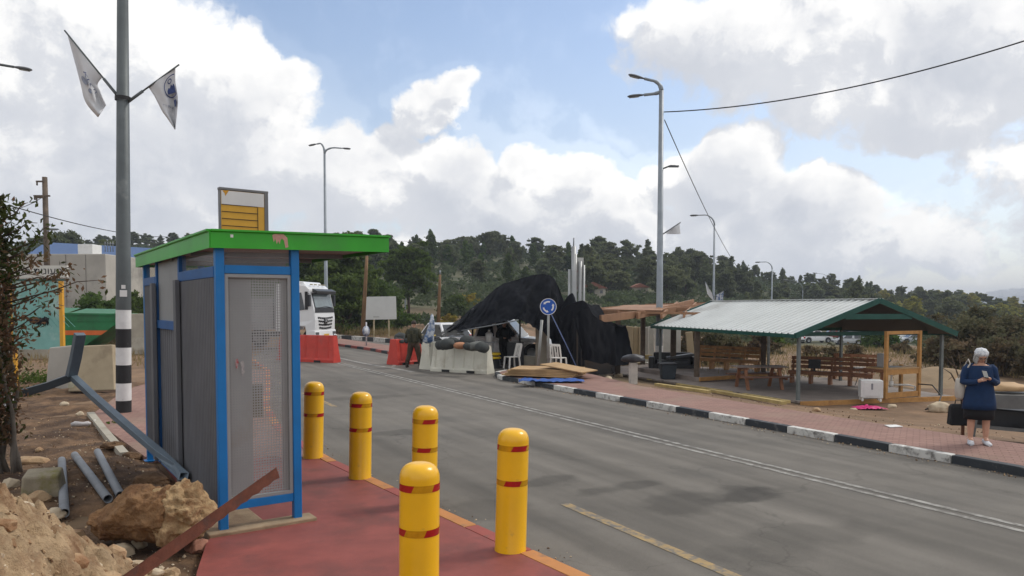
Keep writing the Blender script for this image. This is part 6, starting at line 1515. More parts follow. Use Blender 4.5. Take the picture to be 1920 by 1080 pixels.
# the woman with the phone
WL = G(1834, 833, .06); wy = math.atan2(-WL.x, WL.y) * .55
w = thing('person', 'woman in blue tunic, black skirt and white headscarf looking at the phone in her hands', 'person', WL, R(-16))
V = [((0, .01, .90), (.13, .10)), ((0, .01, 1.05), (.13, .09)), ((0, .0, 1.20), (.14, .10)), ((0, .02, 1.31), (.10, .075)), ((0, .0, 1.37), .052), ((0, -.015, 1.43), .050)]
w.scale = (.955, .955, .955)
E = [(0, 1), (1, 2), (2, 3), (3, 4), (4, 5)]
for s_ in (-1, 1):
    k = len(V); V += [((.10 * s_, .01, .84), .095), ((.11 * s_, .0, .48), .062), ((.112 * s_, .015, .33), .062), ((.115 * s_, .02, .10), .038), ((.118 * s_, -.06, .05), .036)]
    E += [(0, k), (k, k + 1), (k + 1, k + 2), (k + 2, k + 3), (k + 3, k + 4)]
    k = len(V); V += [((.165 * s_, .02, 1.30), .058), ((.235 * s_, .015, 1.05), .042), ((.10 * s_, -.20, 1.10 + .02 * s_), .030), ((.072 * s_, -.235, 1.115 + .02 * s_), .026)]
    E += [(3, k), (k, k + 1), (k + 1, k + 2), (k + 2, k + 3)]
    fingers(V, E, k + 3, (.045 * s_, -.262, 1.13 + .02 * s_), (-.75 * s_, -.45, .35), (0, -.3, 1) if s_ > 0 else (-.3, -.5, .8), side=s_)
body = skinned('body', V, E, skin, w)
hm, HX = head_mesh(Vector((0, -.035, 1.485)), 1.0, R(24), R(6)); hm.obj('head', skin, w)
mb = MB()
for s_ in (-1, 1):
    mb = MB(); c = HX @ Vector((.030 * s_, -.083, .010)); mb.blob(c, (.012, .008, .006), 1, 0); mb.obj('eye', black, w)
mb = MB(); mb.add([HX @ Vector((x, -.094 + abs(x) * .35, z)) for x, z in ((-.022, -.050), (0, -.046), (.022, -.050), (0, -.057))], [(0, 1, 2, 3)]); mb.obj('mouth', M('lip', (.30, .10, .08), .5), w)
mb = MB()       # dark glasses frame
for s_ in (-1, 1):
    c = [HX @ Vector((.031 * s_ + .024 * math.cos(a), -.096, .010 + .017 * math.sin(a))) for a in np.linspace(0, 2 * math.pi, 13)]; mb.tube(c, .0035, 5)
mb.tube([HX @ Vector((-.008, -.099, .012)), HX @ Vector((.008, -.099, .012))], .003, 5); mb.tube([HX @ Vector((.054, -.094, .012)), HX @ Vector((.075, .0, .02))], .003, 5); mb.tube([HX @ Vector((-.054, -.094, .012)), HX @ Vector((-.075, .0, .02))], .003, 5); mb.obj('glasses', black, w)
mb = MB()       # hair around the face, and the scarf over it
for k in range(120):
    a = rng.uniform(0, 2 * math.pi); z0 = rng.uniform(-.06, .05); p = Vector((.080 * math.cos(a), .02 + .088 * math.sin(a), z0))
    if p.y < -.045: continue
    mb.tube([HX @ p, HX @ (p * 1.10 + Vector((0, 0, -.03))), HX @ (p * 1.08 + Vector((0, .005, -.075)))], [.014, .013, .004], 5)
mb.obj('hair', hairg, w)
mb = MB(); bm = bmesh.new(); bmesh.ops.create_icosphere(bm, subdivisions=4, radius=1); vs = []
for v in bm.verts:
    d = v.co; k = 1 + .07 * noise.fractal(d * 3.2, 1, 2, 4) + .03 * abs(math.sin(9 * d.x + 5 * d.z)); q = Vector((d.x * .102, .016 + d.y * .116, .058 + d.z * .086))
    if d.z < -.25: q.z = .058 - .25 * .086 + (d.z + .25) * .02
    if d.y < -.5 and d.z < .1: q.y += .018
    vs.append(HX @ (Vector((q.x * k, q.y * k, q.z * k))))
mb.add(vs, [[v.index for v in f.verts] for f in bm.faces], True); bm.free(); mb.obj('headscarf', scarf, w)
mb = MB(); rings = []
for z, rx, ry, yo in ((1.372, .108, .074, .010), (1.362, .130, .084, .010), (1.340, .172, .096, .012), (1.30, .196, .108, .012), (1.22, .200, .128, .0), (1.12, .196, .142, -.008), (1.02, .198, .142, -.006), (.92, .214, .148, 0), (.80, .234, .160, .005), (.70, .248, .168, .005), (.60, .258, .172, .006)):
    rings.append([Vector((p.x * (1 + .03 * noise.noise(Vector((p.x * 7, z * 5, 1)))), p.y * (1 + .05 * noise.noise(Vector((p.x * 9, z * 6, 4)))), p.z + (.02 * (-p.y / .1) if z > 1.36 else 0) * -1 - (.045 if (p.y < -.02 and z > 1.35) else 0))) for p in ring((0, yo, z), rx, ry, 28)])
mb.loft(rings, cap=False); tu = mb.obj('tunic', tunic, w); tu.modifiers.new('thickness', 'SOLIDIFY').thickness = .006
for s_ in (-1, 1):
    mb = MB(); mb.tube([(.150 * s_, .015, 1.325), (.195 * s_, .02, 1.27), (.228 * s_, .02, 1.14), (.243 * s_, .0, 1.055), (.205 * s_, -.085, 1.055), (.135 * s_, -.175, 1.085 + .02 * s_), (.085 * s_, -.225, 1.108 + .02 * s_)], [.062, .072, .063, .060, .054, .046, .042], 14); mb.obj('sleeve', tunic, w)
mb = MB(); rings = [ring((0, .006, z), rx, ry, 24) for z, rx, ry in ((.86, .2, .14), (.66, .232, .150), (.55, .232, .152), (.43, .226, .15))]; mb.loft(rings, cap=False); mb.obj('skirt', skirtm, w).modifiers.new('thickness', 'SOLIDIFY').thickness = .005
for s_ in (-1, 1):
    mb = MB(); shoe(mb, (.115 * s_, .005, 0), (.12 * s_ - .1, -1, 0), L=.265, h=.10); mb.obj('shoe', M('white_trainer', (.52, .53, .56), .6, 0, .15, 20, col2=(.28, .31, .38), amt=.4, scale2=15), w)
mb = MB(); mb.box((-.02, -.315, 1.16), (.075, .012, .15), Matrix.Rotation(R(-50), 3, 'X') @ Matrix.Rotation(R(12), 3, 'Z')); tag(mb.obj('phone', plastk, loc=WL, rotz=R(-16), bevel=.004), 'dark phone held in the hands of the woman in blue', 'phone')
t = thing('shoulder_bag', 'cream shoulder bag hanging from the right shoulder of the woman in blue', 'bag', WL, R(-16))
mb = MB(); rings = []
for z, rx, ry in ((.72, .07, .05), (.75, .135, .07), (.9, .15, .075), (1.02, .13, .06), (1.06, .10, .035)): rings.append(ring((-.262, .07, z), rx * .52, ry * 1.1, 18))
mb.loft(rings); mb.obj('pouch', bone, t)
mb = MB(); mb.tube([(-.30, .07, 1.04), (-.24, .05, 1.2), (-.165, .02, 1.372), (-.16, -.06, 1.31), (-.22, .0, 1.15), (-.26, .06, 1.04)], .012, 8); mb.obj('strap', bone, t)
# black bag standing beside her
c = G(1796, 797, .066); mb = MB(); mb.loft([[Vector((sx * a, sy * b, z)) for sx, sy in ((-1, -1), (1, -1), (1, 1), (-1, 1))] for z, a, b in ((0, .155, .09), (.02, .165, .10), (.34, .15, .075), (.40, .12, .04))], smooth=False)
t = thing('tote_bag', 'upright black bag standing on the pavement beside the woman', 'bag', c, R(-10)); mb.obj('body', skirtm, t, bevel=.02)
mb = MB(); mb.tube([(-.06, 0, .39), (-.05, 0, .47), (.05, 0, .47), (.06, 0, .39)], .01, 6); mb.obj('handle', skirtm, t)

def soldier(label, loc, yaw, top, trs, vest, gear, hair_c, stance, carry, h=1.76):
    p = thing('person', label, 'person', loc, yaw); k = h / 1.76
    lx, ll, ru = stance
    V = [((0, 0, .95), (.15, .11)), ((0, 0, 1.15), (.15, .11)), ((0, -.01, 1.33), (.14, .09)), ((0, .0, 1.43), (.09, .065)), ((0, -.02, 1.53), .052), ((0, -.03, 1.60), .055)]; E = [(0, 1), (1, 2), (2, 3), (3, 4), (4, 5)]
    for s_ in (-1, 1):
        i = len(V); V += [((.10 * s_, 0, .90), .10), ((lx * s_ * .7, -.03 + ll * s_ * .3, .50), .072), ((lx * s_ * .85, ll * s_ * .6 + .02, .34), .068), ((lx * s_, ll * s_ + .03, .10), .045), ((lx * s_ * 1.05, ll * s_ - .06, .05), .042)]; E += [(0, i), (i, i + 1), (i + 1, i + 2), (i + 2, i + 3), (i + 3, i + 4)]
        i = len(V); el_ = (.28 * s_, .05, 1.16); wr = carry[0 if s_ < 0 else 1]
        V += [((.19 * s_, .0, 1.415), .045), (el_, .042), (tuple(Vector(wr)), .034)]; E += [(3, i), (i, i + 1), (i + 1, i + 2)]
        d = (Vector(wr) - Vector(el_)).normalized(); fingers(V, E, i + 2, tuple(Vector(wr) + d * .05), d, (0, -1, .3), side=-s_)
    skinned('body', V, E, skin, p)
    hm, HX = head_mesh(Vector((0, -.03, 1.66)), 1.12, R(8), R(10)); hm.obj('head', skin, p)
    mb = MB(); bm = bmesh.new(); bmesh.ops.create_icosphere(bm, subdivisions=3, radius=1); vs = []
    for v in bm.verts:
        d = v.co; q = Vector((d.x * .094, .013 + d.y * .112, .022 + d.z * .120))
        if d.z < -.2: q.z = .02 + (-.2) * .105 + (d.z + .2) * .05
        if d.y < -.55 and d.z < .45: q.y += .03
        vs.append(HX @ q)
    mb.add(vs, [[v.index for v in f.verts] for f in bm.faces], True); bm.free(); mb.obj('hair', hair_c, p)
    for s_ in (-1, 1): mb = MB(); mb.blob(HX @ Vector((.030 * s_, -.084, .010)), (.011, .008, .006), 1, 0); mb.obj('eye', black, p)
    mb = MB(); rings = [ring((0, yo, z), rx, ry, 24, 0, .85) for z, rx, ry, yo in ((1.535, .075, .07, 0), (1.50, .15, .10, 0), (1.45, .215, .125, 0), (1.36, .225, .145, -.01), (1.2, .20, .14, 0), (1.05, .195, .14, 0), (.93, .205, .15, 0))]
    mb.loft(rings, cap=False); mb.obj('shirt', top, p)
    mb = MB(); mb.loft([ring((0, 0, z), rx, ry, 20) for z, rx, ry in ((1.0, .195, .14), (.92, .205, .15), (.84, .19, .145), (.77, .10, .11))]); mb.obj('trouser_seat', trs, p)
    for s_ in (-1, 1):
        wr = Vector(carry[0 if s_ < 0 else 1]); el_ = Vector((.28 * s_, .05, 1.16)); a = Vector((.19 * s_, 0, 1.45))
        mb = MB(); mb.tube([a, a.lerp(el_, .5) + Vector((.02 * s_, 0, 0)), el_, el_.lerp(wr, .5), wr], [.075, .078, .066, .058, .046], 12); mb.obj('sleeve', top, p)
        hip = Vector((.10 * s_, 0, .96)); kn = Vector((lx * s_ * .72, -.03 + ll * s_ * .3, .50)); an = Vector((lx * s_, ll * s_ + .03, .15))
        mb = MB(); mb.tube([hip, hip.lerp(kn, .5), kn, kn.lerp(an, .5), an], [.125, .115, .095, .09, .08], 14); mb.obj('trouser_leg', trs, p)
        mb = MB(); shoe(mb, (lx * s_, ll * s_ + .02, 0), (.25 * s_, -1, 0), L=.30, w=.055, h=.17); mb.obj('boot', M('dark_boot', (.03, .022, .016), .6, 0, .2, 8), p)
    mb = MB(); rings = [ring((0, yo, z), rx, ry, 24, 0, .7) for z, rx, ry, yo in ((1.49, .14, .11, 0), (1.45, .215, .16, 0), (1.3, .238, .20, 0), (1.12, .234, .20, 0), (.98, .225, .18, 0))]
    mb.loft(rings); 
    if vest: 
        ve = mb.obj('vest', vest, p, bevel=.01)
        for x, z, y in ((-.1, 1.2, .19), (.1, 1.2, .19), (0, 1.33, .2), (-.12, 1.06, .17), (.12, 1.06, .17)): mb = MB(); mb.box((x, y, z), (.12, .08, .15)); mb.obj('pouch', gear, ve, bevel=.015)
    return p
SLo = G(776, 689, ZR)
soldier('soldier in olive uniform and vest seen from behind at the sandbagged barriers', SLo, R(165), olive, browntr, olivedk, olive, M('dark_brown_hair', (.03, .02, .014), .7, 0, .2, 30), (.25, .07, 0), ((-.10, -.30, 1.18), (.12, -.32, 1.22)), 1.72)
t = thing('rifle', 'dark rifle slung across the front of the soldier at the barriers', 'rifle', SLo, R(165))
mb = MB(); mb.beam((-.30, -.30, .98), (.02, -.32, 1.20), .045, .09); mb.obj('stock', plastk, t); mb = MB(); mb.beam((.02, -.32, 1.20), (.34, -.34, 1.40), .03, .045); mb.obj('barrel', black, t); mb = MB(); mb.beam((.0, -.32, 1.18), (.05, -.34, 1.02), .03, .06); mb.obj('magazine', black, t)
c = G(938, 694, ZR) + Vector((.1, 2.6, 0)); c.z = -.1
soldier('person in dark clothing standing in the shade of the black canopy by the pickup', c, R(28), M('near_black_jacket', (.012, .013, .013), .85, 0, .2, 6), M('near_black_trousers', (.010, .010, .011), .85, 0, .2, 6), None, None, M('dark_hair', (.015, .012, .01), .7), (.13, .0, 0), ((-.14, -.26, 1.12), (.16, -.24, 1.05)), 1.72)
mb = MB(); mb.tube([(0, 0, -.02), (0, 0, .30), (0, 0, .36)], [.14, .14, .06], 16); mb.tube([(0, 0, .36), (0, 0, .44)], .045, 10); tag(mb.obj('water_jug', M('milky_plastic', (.6, .6, .6), .4), loc=P(917, 640, 28.3)), 'white plastic jug standing by the dark figure under the canopy', 'jug')
mb = MB(); mb.box((0, 0, -.02), (1.1, .55, .04));
for x in (-.5, .5):
    for y in (-.23, .23): mb.box((x, y, -.41), (.04, .04, .75))
q = P(900, 641, 28.4); tag(mb.obj('folding_table', steel, loc=q, rotz=.1), 'small grey table carrying the white jug behind the long white barrier', 'table')

# ------------------------------------------------------------------ vehicles
def wheel(t, x, y, r, w=.22):
    mb = MB(); mb.lathe([(r * .55, -w / 2), (r * .92, -w / 2), (r, -w * .36), (r, w * .36), (r * .92, w / 2), (r * .55, w / 2)], n=26); mb.xf(Matrix.Translation((x, y, r)) @ Matrix.Rotation(R(90), 4, 'X')); wh = mb.obj('wheel', rubber, t)
    mb = MB(); mb.lathe([(.001, -w * .40), (r * .2, -w * .43), (r * .56, -w * .34), (r * .58, -w * .45), (r * .58, w * .45), (r * .56, w * .34), (r * .2, w * .43), (.001, w * .40)], n=20); mb.xf(Matrix.Translation((x, y, r)) @ Matrix.Rotation(R(90), 4, 'X')); mb.obj('rim', M('alloy_rim', (.32, .33, .34), .35, .6, .1, 5), wh)
def car(label, loc, yaw, m, kind='hatch', group=None, name='parked_car', plate=False, scale=1.0, cat='car'):
    """length along x, front at +x"""
    t = thing(name, label, cat, loc, yaw, group); S_ = {
        'hatch': dict(L=4.0, W=1.74, sh=.84, hood=(2.0, .72), ws=(1.05, .28), roof=(.28, -1.25, 1.46), rear=(-1.25, -1.9)),
        'suv': dict(L=4.6, W=1.85, sh=.98, hood=(2.3, .9), ws=(1.20, .45), roof=(.45, -1.75, 1.72), rear=(-1.75, -2.2)),
        'van': dict(L=4.9, W=1.9, sh=1.05, hood=(2.45, .95), ws=(1.75, 1.05), roof=(1.05, -2.3, 1.95), rear=(-2.3, -2.42)),
        'pickup': dict(L=5.2, W=1.85, sh=1.02, hood=(2.6, .95), ws=(1.30, .62), roof=(.62, -.55, 1.78), rear=(-.55, -.85))}[kind]
    L, Wd, sh = S_['L'], S_['W'], S_['sh']; wr = .33 if kind in ('hatch', 'van') else .38; ax = (L / 2 - .82, -L / 2 + .88)
    # lower body with wheel arches, outline in x-z
    def arch(cx): return [(cx + (wr + .07) * math.cos(a), wr + (wr + .07) * math.sin(a)) for a in np.linspace(R(-8), R(188), 11)]
    low = [(L / 2 - .02, .30)] ; out = [(L / 2, .38), (L / 2 - .02, .62), (L / 2 - .16, S_['hood'][1] - .04), (S_['ws'][0], sh), (S_['rear'][1], sh)]
    if kind == 'pickup': out += [(-L / 2 + .02, sh - .02), (-L / 2, .62), (-L / 2 + .03, .40)]
    else: out += [(-L / 2 + .05, sh - .06), (-L / 2, .60), (-L / 2 + .03, .34)]
    bottom = [(-L / 2 + .1, .26)] + list(reversed(arch(ax[1]))) + list(reversed(arch(ax[0]))) + [(L / 2 - .12, .26)]
    poly = out + bottom
    mb = MB(); hw = Wd / 2
    mb.ext(poly, 'y', -hw, hw)
    # tuck in the upper sides
    for p in mb.v:
        f = sm(.55, sh, p.z); p.y *= 1 - .045 * f; 
        g = sm(L / 2 - .5, L / 2, abs(p.x)); p.y *= 1 - .10 * g
    mb.obj('body', m, t, bevel=.05)
    wsx, rfx0, rfx1, rz_, rrx = S_['ws'][0], S_['roof'][0], S_['roof'][1], S_['roof'][2], S_['rear'][1]
    hb, ht = hw * .955, hw * .80
    lowr = [(wsx, hb), (rrx, hb)]; mb = MB()
    b4 = [Vector((wsx, -hb, sh - .01)), Vector((wsx, hb, sh - .01)), Vector((rrx, hb, sh - .01)), Vector((rrx, -hb, sh - .01))]; t4 = [Vector((rfx0, -ht, rz_)), Vector((rfx0, ht, rz_)), Vector((rfx1, ht, rz_)), Vector((rfx1, -ht, rz_))]
    mb.loft([b4, t4, [p + Vector((-.06 if p.x > 0 else .06, -.06 if p.y > 0 else .06, .045)) for p in t4]], smooth=False); cb_ = mb.obj('cabin', m, t, bevel=.03)
    def win(a, b, c, d, nm, mm, push):
        a, b, c, d = (Vector(q) for q in (a, b, c, d)); ce = (a + b + c + d) / 4; n_ = (b - a).cross(d - a).normalized(); n_ = n_ if n_.dot(push) > 0 else -n_
        mb = MB(); pts = [ce + (q - ce) * .88 + n_ * .008 for q in (a, b, c, d)]; mb.add(pts, [(0, 1, 2, 3)]); mb.obj(nm, mm, cb_)
    win(b4[0], b4[1], t4[1], t4[0], 'windscreen', glassd, Vector((1, 0, .5))); win(b4[3], b4[2], t4[2], t4[3], 'rear_window', glassd, Vector((-1, 0, .3)))
    for s_ in (-1, 1):
        bi = (0, 3) if s_ < 0 else (1, 2)
        mid = (.0 if kind != 'pickup' else .12); bx0, bx1, tx0, tx1 = b4[bi[0]], b4[bi[1]], t4[bi[0]], t4[bi[1]]
        for u0, u1 in ((.04, .47), (.53, .96)):
            win(bx0.lerp(bx1, u0), bx0.lerp(bx1, u1), tx0.lerp(tx1, u1), tx0.lerp(tx1, u0), 'side_window', glassd, Vector((0, s_, .2)))
        mb = MB(); mb.box((L / 2 - .13, s_ * hw * .66, .66), (.10, .34, .15)); mb.obj('headlight', M('headlight_glass', (.5, .52, .54), .15), t, bevel=.02)
        mb = MB(); mb.box((-L / 2 + .03, s_ * hw * .80, .80), (.09, .2, .26)); mb.obj('tail_light', M('red_tail_light', (.42, .01, .012), .2), t, bevel=.02)
        mb = MB(); mb.box((wsx - .18, s_ * (hw + .07), sh + .07), (.10, .17, .13)); mb.obj('mirror', m, t, bevel=.02)
        for x in ax: wheel(t, x, s_ * (hw - .12), wr)
        mb = MB(); 
        for x in ((wsx - .12), (wsx + rrx) / 2 + .02, rrx + .25): mb.box((x, s_ * hw * .985, .62), (.012, .012, .56))
        mb.obj('door_seam', black, t)
    mb = MB(); mb.box((L / 2 - .0, 0, .44), (.06, Wd * .7, .22)); mb.box((-L / 2 + .02, 0, .42), (.06, Wd * .86, .16)); mb.obj('bumper', plastk, t, bevel=.02)
    if kind == 'pickup':
        mb = MB(); mb.box(((rrx - L / 2) / 2 + .02, 0, sh + .004), (abs(-L / 2 - rrx) - .22, Wd * .80, .01)); mb.obj('cargo_bed', black, t)
    if scale != 1: t.scale = (scale,) * 3
    return t
pk = P(930, 660, 33.2); car('white pickup truck parked under the black canopy behind the barriers', (pk.x + .05, 33.2, -.1), R(-14), whitegl, 'pickup', name='pickup_truck', cat='pickup truck')
pv = P(829, 640, 38); pv_ = car('white patrol car with blue and orange marks behind the sandbags', (pv.x - .15, 39.4, -.1), R(122), whitegl, 'hatch', name='patrol_car')
mb = MB(); mb.box((-1.3, .87, .70), (1.2, .02, .22)); mb.obj('blue_panel', M('pale_blue_panel', (.18, .32, .58), .4, 0, .2, 4), pv_); mb = MB(); mb.box((-1.3, .875, .52), (1.2, .02, .09)); mb.obj('orange_stripe', M('orange_stripe', (.6, .25, .02), .4, 0, .3, 8), pv_)
cl_ = P(200, 590, 55); car('silver car passing behind the green skip', (cl_.x, 55, gz(cl_.x, 55) + .6), R(2), M('silver_paint', (.42, .44, .46), .25, .3, .05, 2, coat=.4), 'hatch')

# tipper truck
th = R(-13); TP = G(612, 643, ZR); TP = P(610, 640, 40.5); TP.z = -.06
tk = thing('truck', 'white heavy truck with toothed black grille facing right behind the red barrier', 'truck', TP, th)
# local: x forwards; the front face at x = 0, cab 2.3 long, 2.5 wide
Wt = 1.24; cabw = M('truck_white', (.70, .71, .72), .3, 0, .04, 2, coat=.4)
mb = MB(); mb.ext([(0, 1.02), (.02, 1.6), (-.02, 2.08), (-.30, 3.22), (-.55, 3.45), (-2.25, 3.52), (-2.25, 1.0), (-1.95, 1.0), (-1.85, 1.25), (-.55, 1.25), (-.45, .75), (-.02, .75)], 'y', -Wt, Wt)
for p in mb.v:
    g = sm(-.5, .05, p.x); p.y *= 1 - .06 * g
    f = sm(2.2, 3.5, p.z); p.y *= 1 - .05 * f
cab = mb.obj('cab', cabw, tk, bevel=.06)
def onf(z): return lerp_tab([(1.02, 0), (1.6, .02), (2.08, -.02), (3.22, -.30), (3.45, -.55)], z)
def fp(y, z, o=.012): return Vector((onf(z) + o, y, z))
mb = MB(); mb.add([fp(-1.06, 2.12), fp(1.06, 2.12), fp(1.04, 3.02), fp(-1.04, 3.02)], [(0, 1, 2, 3)]); mb.obj('windscreen_surround', black, cab)
mb = MB(); mb.grid([[fp(-.98 + 1.96 * j / 6, 2.26 + .70 * i / 3, .024 + .015 * math.cos((j - 3) / 3 * 1.5)) for j in range(7)] for i in range(4)]); mb.obj('windscreen', glassl, cab)
mb = MB(); mb.add([fp(-1.12, 1.98, .02), fp(1.12, 1.98, .02), fp(1.08, 2.2, .03), fp(-1.08, 2.2, .03)], [(0, 1, 2, 3)]); mb.tube([fp(-.7, 2.22, .05), fp(.1, 2.32, .05), fp(.8, 2.25, .05)], .012, 5); mb.obj('wiper_panel', black, cab)
mb = MB(); mb.ext([(-.16, 3.06), (.10, 2.98), (.12, 3.14), (-.16, 3.26)], 'y', -1.12, 1.12); mb.obj('sun_visor', M('dark_visor', (.03, .032, .035), .4), cab, bevel=.02)
for y in (-.7, -.25, .25, .7): mb = MB(); mb.box((-.42, y, 3.48), (.14, .10, .06)); mb.obj('roof_marker', M('amber_marker', (.4, .35, .25), .3), cab)
mb = MB(); mb.ext([(-2.0, 3.5), (-.62, 3.44), (-.75, 3.62), (-2.0, 3.72)], 'y', -.95, .95); mb.obj('roof_fairing', cabw, cab, bevel=.05)
def onp(y, z, o=.015): return Vector((lerp_tab([(.7, -.02), (1.02, 0), (1.6, .02), (2.08, -.02)], z) + o, y, z))
for i, z in enumerate((1.72, 1.54, 1.36, 1.18)):          # toothed slots
    hwid = .86 - .06 * i if i < 2 else .82 - .06 * (i - 1); n = 9; pts = []; mb = MB()
    for j in range(n):
        y0 = -hwid + 2 * hwid * j / n; y1 = -hwid + 2 * hwid * (j + 1) / n; ym = (y0 + y1) / 2; bend = .05 * (1 - (ym / hwid) ** 2) * (-1)
        mb.add([onp(y0, z + .05 + bend), onp(y1, z + .05 + bend), onp(y1, z + .005 + bend), onp((ym + y1) / 2 - .01, z - .06 + bend), onp((ym + y0) / 2 + .01, z - .06 + bend), onp(y0, z + .005 + bend)], [(0, 1, 2, 3, 4, 5)])
    mb.obj('grille_slot', black, cab)
mb = MB(); mb.lathe([(.001, 0), (.19, 0), (.19, .02), (.001, .02)], n=24); mb.xf(Matrix.Translation(onp(0, 1.52, .03)) @ Matrix.Rotation(R(90), 4, 'Y')); em = mb.obj('emblem_disc', black, cab)
mb = MB(); mb.add(*ring_geo(.13, .155, 24)); 
for k in range(3):
    a = R(90 + 120 * k); mb.add([(.14 * math.cos(a), .14 * math.sin(a), .001), (.03 * math.cos(a + R(60)), .03 * math.sin(a + R(60)), .001), (0, 0, .012), (.03 * math.cos(a - R(60)), .03 * math.sin(a - R(60)), .001)], [(0, 1, 2), (0, 2, 3)])
mb.xf(Matrix.Translation(onp(0, 1.52, .055)) @ Matrix.Rotation(R(90), 4, 'Z') @ Matrix.Rotation(R(90), 4, 'X')); mb.obj('emblem', M('chrome', (.6, .6, .62), .2, .8, .05, 5), em)
mb = MB(); mb.ext([(.04, .42), (.06, .70), (.03, 1.04), (-.5, 1.04), (-.5, .42)], 'y', -1.23, 1.23); bp = mb.obj('bumper', cabw, tk, bevel=.05)
mb = MB(); mb.box((.055, 0, .56), (.03, 1.3, .24)); mb.obj('lower_grille', black, bp)
mb = MB(); mb.box((.085, 0, .76), (.01, .56, .14)); mb.obj('number_plate', M('yellow_plate', (.62, .36, .02), .5), bp)
for s_ in (-1, 1):
    mb = MB(); mb.box((.03, s_ * .98, .80), (.07, .40, .30)); hl = mb.obj('headlight', M('grey_headlight', (.10, .11, .12), .15, .2, .3, 6), bp, bevel=.04)
    for dy in (-.08, .08): mb = MB(); mb.lathe([(.001, 0), (.07, 0), (.075, .012)], n=12); mb.xf(Matrix.Translation((.068, s_ * .98 + dy, .80)) @ Matrix.Rotation(R(90), 4, 'Y')); mb.obj('lamp', M('chrome', (.6, .6, .62)), hl)
    mb = MB(); mb.add([(-.55, s_ * 1.222, 2.15), (-1.30, s_ * 1.222, 2.02), (-1.30, s_ * 1.185, 3.02), (-.75, s_ * 1.19, 3.05)], [(0, 1, 2, 3)]); mb.obj('side_window', glassd, cab)
    mb = MB(); mb.box((-.45, s_ * 1.215, 2.62), (.16, .02, .95)); mb.obj('pillar_trim', black, cab)
    mb = MB(); mb.ext([(-1.42, 1.3), (-1.40, 3.15), (-1.38, 3.15), (-1.40, 1.3)], 'y', s_ * 1.235 - .005, s_ * 1.235 + .005); mb.obj('door_seam', M('seam_grey', (.2, .2, .2), .6), cab)
    mb = MB(); mb.box((-.18, s_ * 1.42, 2.62), (.12, .22, .62)); mb.beam((-.3, s_ * 1.2, 2.98), (-.2, s_ * 1.42, 2.98), .04, .04); mb.obj('mirror', plastk, cab, bevel=.03)
    mb = MB(); mb.box((-1.3, s_ * 1.18, .72), (.5, .12, .06)); mb.box((-1.3, s_ * 1.18, .45), (.5, .12, .06)); mb.obj('step', plastk, tk)
    wheel(tk, -1.35, s_ * 1.05, .52, .32); wheel(tk, -4.6, s_ * 1.05, .52, .32); wheel(tk, -5.95, s_ * 1.05, .52, .32)
mb = MB(); mb.box((-4.4, 0, .82), (4.6, .9, .25)); mb.obj('chassis', plastk, tk)
mb = MB(); mb.ext([(-2.5, 1.1), (-2.45, 2.75), (-6.9, 2.75), (-7.1, 1.1)], 'y', -1.2, 1.2); mb.obj('tipper_body', M('tipper_grey', (.25, .26, .27), .5, .2, .15, 1.5), tk, bevel=.03)
# ------------------------------------------------------------------ far cars in the valley, houses, town
far = [(1528, 638, 105, 'suv', 'white', R(8), 'white car in the valley seen left under the picnic roof'), (1493, 640, 105, 'hatch', 'white', R(80), 'white car partly behind the front post of the picnic roof'), (1590, 644, 100, 'hatch', 'silver', R(170), 'silver car in the valley below the teal cabin'), (1612, 640, 104, 'van', 'darkb', R(10), 'dark blue van in the valley left of the teal cabin'),
       (1666, 641, 104, 'hatch', 'white', R(12), 'white car seen through the timber counter frame at its left'), (1692, 636, 112, 'van', 'white', R(4), 'white van seen through the timber counter frame'), (1712, 641, 103, 'hatch', 'silver', R(175), 'silver car seen through the timber counter frame at its right'), (1560, 632, 118, 'hatch', 'red', R(170), 'dark red car in the valley behind the white one')]
cm_ = {'white': whitegl, 'silver': M('silver_paint', (.42, .44, .46)), 'darkb': M('dark_blue_paint', (.02, .03, .09), .3, 0, .1, 2, coat=.4), 'red': M('dark_red_paint', (.22, .03, .03), .3, 0, .1, 2, coat=.4)}
for px, py, D, k, cc, yw, lab in far:
    q = P(px, py, D); car(lab, (q.x, D, gz(q.x, D)), yw, cm_[cc], k, group='cars parked in the valley')
q = P(1632, 640, 106); t = thing('cabin', 'small teal cabin among the parked cars in the valley', 'cabin', (q.x, 106, gz(q.x, 106)))
mb = MB(); mb.box((0, 0, 1.7), (2.4, 2.2, 3.4)); mb.obj('wall', M('teal_cabin', (.02, .16, .15), .5, 0, .15, 1), t, bevel=.04); mb = MB(); mb.box((0, 0, 3.46), (2.7, 2.5, .14)); mb.obj('roof', M('teal_cabin', (.02, .16, .15)), t)
def house(label, px, py, D, w, h, d, wall, roof_m, flat=True, group=None, win=3):
    q = P(px, py, D); z = q.z; t = thing('house', label, 'house', (q.x, D, z))
    mb = MB(); mb.box((0, d / 2, h / 2 - 1.5), (w, d, h + 3)); wl = mb.obj('wall', wall, t)
    mb = MB()
    if flat: mb.box((0, d / 2, h + .15), (w + .3, d + .3, .3))
    else: mb.ext([(-w / 2 - .4, h - .1), (w / 2 + .4, h - .1), (0, h + w * .24)], 'y', -.3, d + .3)
    mb.obj('roof', roof_m, t)
    for k in range(win): mb = MB(); mb.box((-w / 2 + w * (k + .5) / win, -.01, h * .55), (w / win * .35, .04, h * .36)); mb.obj('window', glassd, wl)
    return t
stone = M('warm_stone_wall', (.45, .32, .17), .85, 0, .15, .6); tile = M('red_roof_tiles', (.26, .11, .075), .8, 0, .2, 1); palew = M('pale_stone_wall', (.46, .42, .35), .85, 0, .1, .6)
house('flat ochre stone house high on the scrub hill', 728, 496, 205, 5.6, 1.5, 5, stone, stone, win=2)
house('red roofed house among bushes right of the metal mast', 1112, 556, 120, 4.0, 1.4, 5, palew, tile, False)
